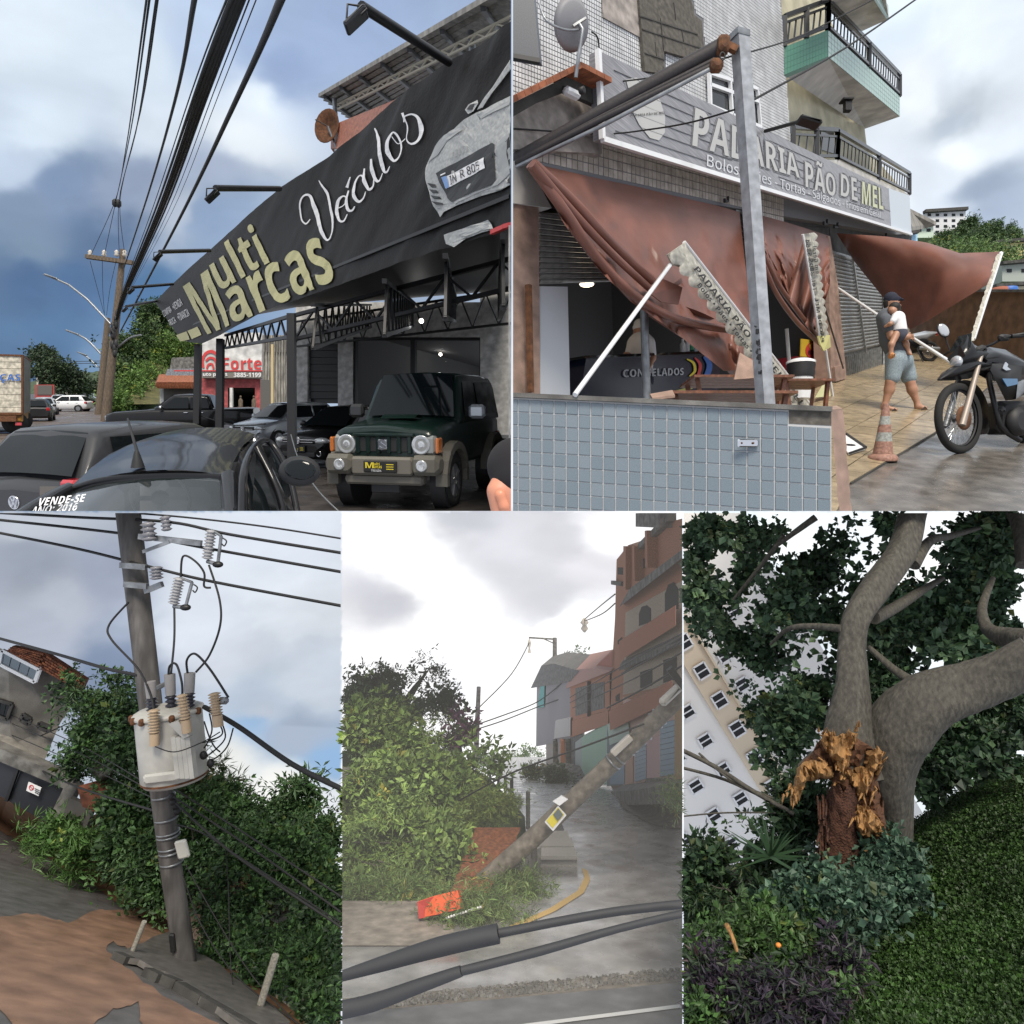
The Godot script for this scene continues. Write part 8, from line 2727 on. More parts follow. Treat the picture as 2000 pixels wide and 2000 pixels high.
	for e in [[648, 752, 644, 690, 640, 612], [716, 735, 714, 680, 716, 608], [575, 752, 572, 700, 566, 640]]:
		ribbed(g, q(e[0], e[1], D - 0.1), q(e[2], e[3], D - 0.1), 0.06, 4)
		var bs := obj("bushing", g, mat(0.02, 0.02, 0.03, 0.35), t)
		tube(g, [q(e[2], e[3], D - 0.1), q(e[4], e[5], D - 0.1)], [0.05, 0.055], 10)
		obj("bushing_cap", g, mat(0.25, 0.24, 0.24, 0.6), bs)
	var tan := mat(0.42, 0.31, 0.2, 0.45)
	for e in [[583, 880, 580, 745, 0.058], [706, 832, 686, 688, 0.058], [824, 808, 808, 682, 0.062]]:
		var lo := q(e[0], e[1], D - R - 0.08)
		var hi := q(e[2], e[3], D - R - 0.08)
		ribbed(g, lo.lerp(hi, 0.34), hi, e[4], 8)
		var ar := obj("surge_arrester", g, tan, t)
		tube(g, [lo, lo.lerp(hi, 0.34)], e[4] * 0.8, 12)
		obj("arrester_foot", g, tan, ar)
	rbox(g, q(843, 712, D - R - 0.05), V(0.1, 0.07, 0.06), 0.02)
	rbox(g, q(602, 660, D + 0.05), V(0.3, 0.05, 0.05), 0.01, Basis(V(0, 0, 1), 0.5))
	obj("terminal_box", g, M.galv, t)
	var lead := "looping lead wire between "
	for w in [
		["uppermost thin line passing above the insulators", 0.011, [[450, 0, 8], [700, 20, 8], [1000, 55, 8], [1300, 102, 8]]], ["thick upper line joined at the top fuse cutout", 0.017, [[-20, 2, 8.4], [300, 20, 8.2], [640, 38, 7.8], [870, 85, 7.7], [1300, 156, 7.4]]],
		["thick second line running along the steel arm", 0.017, [[-20, 28, 8.4], [300, 62, 8.3], [560, 95, 7.9], [800, 140, 7.8], [1300, 228, 7.5]]], ["thick third line passing over the small insulator", 0.017, [[-20, 75, 8.4], [300, 140, 8.2], [560, 205, 7.8], [800, 262, 7.7], [1300, 356, 7.4]]],
		[lead + "the top cutout and the transformer", 0.012, [[788, 200, 7.6], [828, 330, 7.5], [830, 430, 7.4], [790, 540, 7.4], [738, 605, 7.35]]], [lead + "the third line and the lower cutout", 0.012, [[682, 250, 7.7], [690, 168, 7.7], [735, 185, 7.7], [770, 230, 7.7], [770, 280, 7.7], [795, 286, 7.7]]],
		["straight lead dropping from the lower cutout to a bushing", 0.012, [[658, 355, 7.7], [658, 480, 7.5], [645, 615, 7.35]]], [lead + "the pole top and the arrester", 0.012, [[485, 340, 7.8], [412, 425, 7.8], [420, 480, 7.7], [520, 590, 7.5], [565, 680, 7.2], [580, 745, 7.1]]],
		["short arched lead between two bushings", 0.012, [[636, 630, 7.35], [640, 582, 7.3], [665, 575, 7.2], [685, 640, 7.1], [688, 690, 7.1]]], ["wide arched lead reaching the outermost arrester", 0.012, [[708, 610, 7.35], [705, 560, 7.3], [735, 535, 7.2], [790, 590, 7.1], [862, 700, 7.05]]],
		["twisted service cable arriving at the pole from the house", 0.02, [[-20, 472, 10], [200, 532, 9], [400, 590, 8.2], [520, 615, 7.9]]], ["heavy twisted cable leaving the transformer toward the bushes", 0.026, [[770, 735, 7.4], [900, 810, 7.1], [1100, 950, 6.8], [1300, 1050, 6.5]]],
		["drooping cable from the house roof to the tree", 0.012, [[-20, 882, 15], [100, 865, 14.5], [300, 780, 13.5], [470, 720, 12]]], ["thick lower line from the house side to the pole", 0.014, [[-20, 880, 14], [250, 1020, 11], [590, 1130, 8]]],
		["thin wire bunch strand high over the black gate", 0.007, [[-20, 740, 15], [300, 880, 11], [585, 1045, 8]]], ["thin wire bunch strand middle over the black gate", 0.007, [[-20, 770, 15], [300, 910, 11], [585, 1060, 8]]], ["thin wire bunch strand low over the black gate", 0.007, [[-20, 815, 15], [300, 950, 11], [588, 1085, 8]]],
		["thin upper line leaving the pole above the bushes", 0.009, [[650, 1040, 7.8], [950, 1230, 7.2], [1300, 1460, 6.6]]], ["middle line leaving the pole over the bushes", 0.01, [[655, 1075, 7.8], [950, 1270, 7.2], [1300, 1520, 6.6]]], ["lowest thick line leaving the pole over the bushes", 0.013, [[665, 1100, 7.8], [880, 1290, 7.2], [1300, 1575, 6.6]]], ["slack line from the pole middle across the dark bush", 0.008, [[670, 1180, 7.8], [760, 1210, 7.6], [900, 1300, 7.3], [1300, 1560, 6.7]]],
		["loose wire falling from the pole to the concrete", 0.007, [[690, 1370, 7.8], [760, 1560, 7.7], [900, 1760, 7.3], [1130, 1935, 6.9]]], ["second loose wire falling past the bush", 0.007, [[700, 1330, 7.8], [830, 1560, 7.6], [960, 1760, 7.3], [1120, 1930, 7.0]]], ["broken wire end dangling before the bushes", 0.006, [[850, 1270, 8.0], [862, 1420, 8.0], [870, 1700, 7.6], [900, 1930, 7.2]]],
		["thin earth wire drooping under the arresters", 0.006, [[585, 885, 7.0], [660, 905, 6.98], [760, 870, 7.0], [830, 830, 7.0]]]]:
		wire(g, w[2], w[1], 7)
		one("wire", g, M.wire, w[0], "wire")
	var k := 0
	for e in [[790, 760, 800, 820, 770, 890], [835, 790, 850, 850, 775, 925], [880, 815, 860, 880, 790, 940], [770, 790, 790, 850, 830, 905], [800, 755, 840, 830, 765, 870]]:
		wire(g, [[e[0], e[1], 7.3], [e[2], e[3], 7.25], [(e[2] + e[4]) / 2, (e[3] + e[5]) / 2 + 10, 7.25], [e[4], e[5], 7.3]], 0.008, 6)
		one("secondary_lead", g, M.wire, "dark low-voltage lead curling beside the transformer drum", "wire", "low-voltage leads beside the drum")
	for e in [[768, 918], [795, 948], [655, 1095], [662, 1110], [650, 1075], [668, 1130]]:
		ball(g, q(e[0], e[1], 7.3 if e[0] > 700 else 7.85), V(0.04, 0.045, 0.04), Basis(), 5)
	one("cable_clamps", g, M.black_plastic, "black cable clamps under the transformer", "clamp")
# ================================================================ the hill street seen through a windscreen

func sq(x: float, y: float, off := 0.0) -> Vector3:
	return q(x, y, 1.0 / (0.0001146 * (x - 560.0)) - off)

func row(called: String, o: Node3D, pts: Array, off: float, m: Material, thick := 0.25) -> MeshInstance3D:
	var g := G.new()
	poly(g, pts.map(func(e): return sq(e[0], e[1], off)), V(0.3, 0, -1).normalized() * thick)
	return obj(called, g, m, o)

func sd(x: float, y: float) -> float:
	var d := line_at([[900, 110], [930, 75], [960, 48], [1000, 28], [1050, 19], [1100, 15.5], [1200, 12.4], [1340, 9.9], [1500, 8.0], [1700, 6.4], [1932, 5.1], [2100, 4.3]], y)
	var r := 1.0 / (0.0001146 * maxf(x - 560.0, 100.0))
	return minf(d, lerpf(d, r * 0.97, clampf((x - 900.0) / 250.0, 0, 1) * clampf((1250.0 - y) / 200.0, 0, 1)))

func sg(x: float, y: float, up := 0.0) -> Vector3:
	return q(x, y, sd(x, y)) + V(0, up, 0)

func build_street() -> void:
	ox = 668.0; oy = 1000.0
	clips = []
	add_u(668.5, 1)
	add_u(1332.5, -1)
	add_v(1002.0, 1)
	var g := G.new()
	var pud := ntex(0.012, 0.06, 0.5, 4, 101)
	var cl := ntex(0.015, 0.65, 1.0, 4, 102)
	var road := mat(0.52, 0.5, 0.48, 1.0, {"tex": cl, "rtex": pud, "scale": 0.3, "detail": M.fine, "dscale": 3.0})
	var lane := func(l: Array, r: Array, up: float, n := 40) -> G:
		var gg := G.new()
		sheet(gg, n, 12, func(a: float, b: float):
			var y := lerpf(l[0][1], l[-1][1], a)
			var rev := func(t: Array) -> float: return line_at(t.map(func(e): return [e[1], e[0]]), y)
			return sg(lerpf(rev.call(l), rev.call(r), b), y, up))
		return gg
	struct("street", lane.call([[580, 925], [560, 960], [600, 1030], [690, 1150], [700, 1300], [560, 1500], [-200, 1560], [-200, 2050]], [[770, 925], [760, 960], [1300, 1010], [1400, 1150], [1400, 1300], [1400, 1500], [1400, 1560], [1400, 2050]], 0.0, 70), road)
	struct("footpath", lane.call([[1000, 1010], [1060, 1120], [1160, 1180], [1250, 1200]], [[1400, 1010], [1400, 1120], [1400, 1180], [1400, 1200]], 0.03), mat(0.2, 0.17, 0.14, 0.9, {"tex": cl, "scale": 0.5}))
	sheet(g, 40, 4, func(a: float, b: float): return sg(lerpf(-40, 1330, a), lerpf(1905, 1775, a) + b * lerpf(-60, -45, a), 0.012))
	struct("gravel_edge", g, mat(0.3, 0.27, 0.23, 0.95, {"tex": cl, "scale": 0.8, "detail": M.fine, "dscale": 8.0}))
	var st := []
	for i in 900:
		var a := rng.randf()
		var p := sg(lerpf(0, 1290, a), lerpf(1893, 1768, a) - rng.randf() * 42.0, 0.015)
		if out_by(p) < -0.02:
			st.append(Transform3D(Basis(V(rng.randf(), rng.randf(), rng.randf()).normalized(), rng.randf() * 6.0).scaled(Vector3.ONE * rng.randf_range(0.008, 0.028)), p))
	var pb := BoxMesh.new()
	tag(scatter("gravel", null, pb, st, [], M.concrete), "loose gravel along the main road's edge", "gravel", "", "stuff")
	sheet(g, 30, 6, func(a: float, b: float): return sg(lerpf(-40, 1330, a), lerpf(lerpf(1905, 1778, a), 2080, b), 0.018))
	struct("main_road", g, mat(0.24, 0.24, 0.245, 0.5, {"tex": cl, "scale": 0.4, "detail": M.fine, "dscale": 6.0}))
	sheet(g, 20, 1, func(a: float, b: float): return sg(lerpf(600, 1330, a), lerpf(1955, 1862, a) + b * 14, 0.024))
	struct("road_marking", g, mat(0.55, 0.55, 0.54, 0.7))
	sheet(g, 24, 1, func(a: float, b: float):
		var y := lerpf(1345, 1600, a)
		var x := line_at([[1345, 905], [1380, 915], [1430, 890], [1500, 780], [1560, 640], [1600, 570]], y)
		return sg(x + b * 22, y + b * 10, 0.008))
	struct("road_marking_001", g, mat(0.5, 0.34, 0.13, 0.8))
	sheet(g, 10, 5, func(a: float, b: float): return sg(lerpf(-40, 420, a), lerpf(1470, 1640, b), 0.01))
	struct("verge", g, mat(0.36, 0.32, 0.27, 0.9, {"tex": cl, "scale": 0.6}))
	street_bank()
	street_houses()
	street_pole()
	street_cabin()

func street_bank() -> void:
	var g := G.new()
	sheet(g, 30, 16, func(a: float, b: float):
		var x := lerpf(-60, 720, a)
		var lo := line_at([[-60, 1490], [280, 1530], [400, 1530], [560, 1560], [640, 1430], [700, 1300], [720, 1250]], x)
		var hi := line_at([[-60, 900], [300, 900], [480, 960], [560, 1010], [640, 1090], [720, 1180]], x)
		return q(x, lerpf(lo, hi, b), lerpf(sd(x, lo) + 0.1, sd(x, maxf(hi, 1150.0)) + 3.5, b) + nz.get_noise_2d(a * 8, b * 8) * 0.5))
	struct("bank", g, mat(0.08, 0.12, 0.03, 0.95, {"tex": M.fine, "scale": 0.7}))
	sheet(g, 8, 16, func(a: float, b: float):
		var x := lerpf(lerpf(400, 500, b), lerpf(540, 680, b), a)
		return q(x + nz.get_noise_2d(a * 6, b * 9) * 18, lerpf(1460, 1190, b), lerpf(8.3, 10.6, b) - 0.15 + nz.get_noise_2d(a * 12, b * 14) * 0.15))
	struct("bare_earth", g, mat(0.34, 0.12, 0.05, 0.95, {"tex": ntex(0.03, 0.55, 1.0, 5, 111), "scale": 0.8}))
	poly(g, [q(560, 1480, 8.5), q(690, 1400, 9.2), q(700, 1290, 9.9), q(610, 1330, 9.4), q(575, 1420, 8.7)], V(0.2, 0, -0.2))
	struct("retaining_wall", g, M.mid_concrete)
	var gr := [Color(0.14, 0.22, 0.05), Color(0.18, 0.28, 0.06), Color(0.1, 0.16, 0.04), Color(0.22, 0.31, 0.08)]
	bush("tree", "tall airy tree rising over the bushes on the bank", "", [[220, 660, 17.0, 120, 80], [330, 590, 17.5, 60, 35], [150, 610, 17.5, 60, 35], [380, 720, 16.5, 60, 45], [50, 690, 17.0, 60, 60], [240, 780, 16.0, 150, 60]], 4500, 0.2, 0, [Color(0.07, 0.11, 0.055), Color(0.09, 0.14, 0.065)], true, 0.08)
	bush("bush", "dense round bush under the airy tree", "bushes on the street bank", [[110, 850, 14.0, 130, 90], [250, 900, 13.5, 90, 60], [380, 930, 13.0, 80, 50]], 5500, 0.26, 0, gr)
	bush("bush", "bush with mauve flowers at the bank's crest", "bushes on the street bank", [[440, 855, 14.5, 50, 50]], 900, 0.24, 0, [Color(0.16, 0.08, 0.14), Color(0.08, 0.12, 0.05), Color(0.22, 0.08, 0.16)])
	bush("bush", "broad green bush on the middle of the bank", "bushes on the street bank", [[330, 1060, 11.5, 160, 110], [140, 1110, 11.5, 150, 110], [470, 1010, 12.5, 80, 70]], 7500, 0.22, 0, gr)
	bush("bush", "low bush at the bank's foot above the orange barrier", "bushes on the street bank", [[120, 1300, 9.5, 160, 110], [300, 1250, 9.8, 130, 110], [380, 1290, 9.7, 40, 60]], 7500, 0.19, 0, gr)
	bush("bush", "bright grassy tuft hanging over the bare earth", "bushes on the street bank", [[540, 1100, 11.0, 80, 36], [480, 1160, 10.8, 40, 40], [610, 1080, 11.0, 40, 30]], 1800, 0.13, 2, [Color(0.16, 0.24, 0.05), Color(0.2, 0.26, 0.06)])
	var ug := crown("grass", null, [[q(120, 1470, 8.6), V(1.3, 0.22, 0.4)], [q(500, 1510, 7.7), V(0.5, 0.16, 0.3)], [q(640, 1440, 8.7), V(0.4, 0.2, 0.3)], [q(1275, 1085, 10.5), V(0.2, 0.12, 0.3)]], 4500, 0.13, M.leaf, 2, [Color(0.12, 0.2, 0.05), Color(0.16, 0.22, 0.07)])
	tag(ug, "rough grass at the foot of the bank", "grass", "", "stuff")
	poly(g, [q(-40, 1120, 12.6), q(70, 1110, 12.8), q(85, 975, 12.8), q(-40, 990, 12.6)], V(0, 0, -0.3))
	one("bank_wall", g, M.concrete, "grey wall end half hidden by the bushes on the bank", "wall")
	var o := thing("plastic_barrier", "orange plastic road barrier tipped over at the bank's foot", "barrier", q(370, 1530, 7.7))
	var f := mat(0.7, 0.11, 0.03, 0.5)
	loft(g, [[q(290, 1468, 7.7), q(345, 1455, 7.9), q(372, 1515, 7.8), q(290, 1532, 7.6)], [q(350, 1448, 7.6), q(400, 1435, 7.85), q(420, 1500, 7.7), q(352, 1520, 7.55)], [q(436, 1428, 7.6), q(445, 1424, 7.85), q(462, 1485, 7.7), q(455, 1496, 7.55)]], false)
	obj("shell", g, f, o)
	loft(g, [[q(283, 1472, 7.62), q(350, 1450, 7.6), q(375, 1520, 7.58), q(290, 1535, 7.58)], [q(283, 1472, 7.72), q(350, 1450, 7.7), q(375, 1520, 7.68), q(290, 1535, 7.68)]], false)
	obj("foot", g, mat(0.42, 0.04, 0.03, 0.5), o)
	for i in 12:
		bar(g, q(390 + i * 11, 1535 - i * 3, 7.55), q(402 + i * 11, 1528 - i * 3.5, 7.5), 0.02)
	one("plaster_chips", g, M.white_print, "white chips strewn beside the orange barrier", "rubble").set_meta("kind", "stuff")
	o = thing("concrete_steps", "short flight of concrete steps under the leaning pole", "steps", sg(815, 1340))
	for e in [[705, 1300, 888, 1340, 9.95], [720, 1262, 875, 1300, 10.5], [745, 1232, 858, 1258, 11.0]]:
		poly(g, [q(e[0], e[3], e[4]), q(e[2], e[3], e[4]), q(e[2], e[1], e[4]), q(e[0], e[1], e[4])], V(-0.01, 0, -0.27))
		bar(g, q(e[0], e[1], e[4] - 0.02), q(e[2], e[1], e[4] - 0.02), 0.08, 0.05)
		obj("step", g, mat(0.46, 0.44, 0.41, 0.85, {"tex": M.fine, "scale": 1.0}), o)
	poly(g, [q(755, 1230, 11.0), q(850, 1232, 11.0), q(820, 1150, 13.0), q(760, 1180, 13.0)])
	obj("landing", g, M.concrete, o)
	var k := 0
	for e in [[702, 1055, 702, 1195, 11.5, 0.035], [728, 1212, 724, 1362, 9.7, 0.04], [640, 1005, 640, 1092, 15.5, 0.04], [616, 998, 616, 1080, 16.5, 0.035], [590, 990, 590, 1065, 17.5, 0.035], [558, 975, 560, 1050, 19.0, 0.035]]:
		tube(g, [q(e[0], e[1], e[4]), q(e[2], e[3], e[4])], e[5], 7)
		one("post", g, M.mid_concrete, ["dark post standing at the street edge behind the leaning pole", "pale post at the foot of the concrete steps", "first railing post at the top of the bank", "second railing post at the top of the bank", "third railing post at the top of the bank", "last railing post by the shrubs on the bank"][k], "post")
		k += 1
	for d in [0, 40]:
		tube(g, [q(555, 985 + d, 19), q(640, 1010 + d, 15.5)], 0.025, 6)
	one("railing", g, M.mid_concrete, "two-bar railing between the posts on the bank", "railing")

func street_houses() -> void:
	var g := G.new()
	var brick := mat(0.55, 0.235, 0.13, 0.9, {"tex": M.fine, "scale": 0.6})
	var o := thing("brick_house", "tall unfinished red brick house with concrete balconies", "house", sq(1200, 1020))
	row("wall", o, [[1010, 830], [1300, 720], [1300, 20], [1225, 40], [1120, 125], [1080, 125], [1036, 180], [1030, 400], [1020, 560]], 0.0, brick, 3.0)
	row("inner_wall", o, [[1060, 690], [1300, 640], [1300, 250], [1070, 380]], 0.06, mat(0.6, 0.48, 0.36, 0.9, {"tex": M.fine, "scale": 0.4}), 0.05)
	for e in [[1040, 165, 1068, 170, 235, 238], [1118, 140, 1150, 130, 215, 210], [1040, 440, 1056, 432, 500, 498], [1032, 650, 1046, 645, 715, 712]]:
		row("window", o, [[e[0], e[4]], [e[2], e[5]], [e[2], e[3] + 40], [e[0], e[1] + 45]], 0.08, M.dim_pane, 0.03)
	for e in [[[1120, 430], [1165, 415], [1165, 365], [1150, 352], [1130, 358], [1120, 385]], [[1218, 380], [1268, 365], [1268, 290], [1250, 265], [1230, 275], [1218, 310]], [[1125, 665], [1170, 655], [1170, 590], [1125, 605]], [[1212, 645], [1262, 632], [1262, 545], [1212, 560]]]:
		row("arched_window" if e.size() > 4 else "window", o, e, 0.1, M.dim_pane, 0.03)
	for e in [[[1050, 560], [1258, 430], [1258, 355], [1045, 490], 0.9], [[1012, 825], [1245, 710], [1245, 640], [1006, 755], 0.9]]:
		row("balcony_wall", o, e.slice(0, 4), e[4], mat(0.58, 0.22, 0.12, 0.9, {"tex": M.fine, "scale": 0.8}), 0.15)
	for e in [[[1045, 360], [1300, 160], [1300, 130], [1085, 290], 1.2], [[1045, 600], [1300, 490], [1300, 475], [1050, 575], 0.9]]:
		row("slab", o, e.slice(0, 4), e[4], M.mid_concrete, 1.2)
	for e in [[1082, 130, 1082, 290], [1130, 130, 1132, 260], [1180, 70, 1182, 210]]:
		bar(g, sq(e[0], e[1], 0.12), sq(e[2], e[3], 0.12), 0.35, 0.2)
		obj("pillar", g, brick, o)
	bar(g, sq(1135, 30, 0.3), sq(1230, 30, 0.3), 0.3, 0.28)
	bar(g, sq(1128, 130, 0.3), sq(1240, 20, 0.3), 0.12, 0.12)
	bar(g, sq(1022, 266, 0.5), sq(1060, 272, 0.1), 0.1, 0.1)
	obj("roof_beam", g, M.mid_concrete, o)
	row("gable", o, [[1000, 600], [1028, 580], [1028, 520], [960, 580]], 0.0, mat(0.36, 0.12, 0.08, 0.9), 1.0)
	o = thing("shop_row", "row of small shops with blue, pink and mint fronts below the brick house", "shop row", sq(1150, 1020))
	var bl := mat(0.06, 0.16, 0.25, 0.5)
	for e in [[1060, 1030, 1300, 1000, 700, 770, mat(0.6, 0.4, 0.33, 0.9), 0.05], [1000, 1035, 1062, 1030, 790, 820, mat(0.14, 0.18, 0.2, 0.8), 0.05], [905, 1010, 1000, 1030, 850, 800, mat(0.36, 0.52, 0.4, 0.9), 0.05], [880, 1005, 905, 1010, 870, 850, mat(0.4, 0.44, 0.42, 0.9), 0.06], [1145, 1005, 1200, 1000, 855, 845, mat(0.66, 0.42, 0.42, 0.9), 0.12], [1068, 1030, 1098, 1022, 880, 868, mat(0.6, 0.36, 0.26, 0.9), 0.12], [1255, 1010, 1300, 1005, 700, 690, mat(0.4, 0.25, 0.12, 0.9), 0.5]]:
		row("shop_wall", o, [[e[0], e[1]], [e[2], e[3]], [e[2], e[5]], [e[0], e[4]]], e[7], e[6], 0.2)
	for e in [[1105, 1020, 1148, 1008, 868, 852], [1200, 1000, 1255, 992, 800, 785], [1012, 1028, 1066, 1028, 940, 925]]:
		for i in 10:
			var t0 := i / 10.0
			var t1 := (i + 0.9) / 10.0
			row("shutter_slat", o, [[e[0], lerpf(e[4], e[1], t1)], [e[2], lerpf(e[5], e[3], t1)], [e[2], lerpf(e[5], e[3], t0)], [e[0], lerpf(e[4], e[1], t0)]], 0.16, bl, 0.04)
	row("awning", o, [[1000, 800], [1080, 790], [1085, 850], [1010, 880]], 0.3, mat(0.4, 0.5, 0.42, 0.8), 0.1)
	poly(g, [sq(1015, 1055, 1.0), sq(1060, 1030, 0.2), sq(1290, 1005, 0.2), sq(1290, 1020, 1.5), sq(1080, 1052, 1.8)], V(0, -0.3, 0))
	obj("doorstep", g, M.mid_concrete, o)
	o = thing("small_brick_house", "smaller brick house with a tin roof next up the street", "house", sq(920, 1000))
	row("wall", o, [[862, 850], [1010, 800], [1010, 600], [862, 640]], 0.0, brick, 3.0)
	row("roof", o, [[842, 668], [1015, 600], [960, 590], [872, 595]], 0.8, mat(0.4, 0.22, 0.18, 0.8), 3.0)
	row("opening", o, [[880, 770], [990, 740], [990, 640], [880, 665]], 0.06, M.mid_concrete, 0.05)
	row("balcony_wall", o, [[865, 850], [1005, 800], [1005, 750], [865, 790]], 0.3, brick, 0.1)
	row("lower_wall", o, [[862, 1000], [905, 1008], [905, 840], [862, 850]], 0.05, M.concrete, 0.5)
	bar(g, sq(932, 640, 0.4), sq(932, 770, 0.4), 0.12)
	obj("post", g, M.concrete, o)
	o = thing("tarpaulin_house", "grey house with a teal tarpaulin under its ragged roof at the street's end", "house", sq(800, 985))
	row("wall", o, [[732, 885], [862, 860], [862, 640], [735, 650]], 0.0, mat(0.28, 0.26, 0.27, 0.9), 4.0)
	row("roof", o, [[712, 665], [860, 640], [895, 600], [800, 572], [752, 580]], 1.0, M.mid_concrete, 3.0)
	row("tarpaulin", o, [[738, 740], [762, 735], [765, 640], [748, 660]], 1.0, mat(0.06, 0.3, 0.28, 0.7), 0.05)
	row("balcony", o, [[800, 855], [862, 845], [862, 780], [805, 790]], 0.8, mat(0.5, 0.47, 0.45, 0.9), 0.3)
	row("lower_wall", o, [[770, 985], [862, 1000], [862, 860], [770, 870]], -0.2, mat(0.34, 0.3, 0.27, 0.9), 0.5)
	for x in [808, 838, 858]:
		bar(g, sq(x, 860, 0.5), sq(x, 1000, 0.5), 0.3)
		obj("pillar", g, brick if x == 838 else M.concrete, o)
	sheet(g, 16, 5, func(a: float, b: float): return sg(lerpf(670, 1000, a), lerpf(1000, 1030, a) - b * 8, 0.5 * sin(a * PI) * b + 0.1))
	struct("rubble_bank", g, M.mid_concrete)
	bush("tree", "round dark treetop behind the tarpaulin house roof", "", [[865, 570, 60.0, 45, 28]], 1300, 0.45, 0, [Color(0.05, 0.08, 0.05), Color(0.07, 0.11, 0.06)])
	var fb := bush("bush", "hazy green bushes at the far end of the street", "", [[690, 925, 110.0, 70, 16], [560, 940, 90.0, 40, 18]], 1500, 0.7, 0, [Color(0.08, 0.13, 0.05), Color(0.1, 0.15, 0.06)], false)
	bush("bush", "weeds growing at the kerb below the grey house", "", [[720, 994, 26.0, 28, 7], [800, 1004, 24.0, 28, 7], [850, 1014, 21.0, 22, 6]], 900, 0.2, 0, [Color(0.07, 0.1, 0.04), Color(0.1, 0.12, 0.05)], false)
	sheet(g, 6, 4, func(a: float, b: float): return q(lerpf(560, 770, a), lerpf(lerpf(965, 955, a), lerpf(950, 932, a), b), lerpf(60, 95, b)))
	struct("far_street", g, mat(0.3, 0.3, 0.31, 0.7))

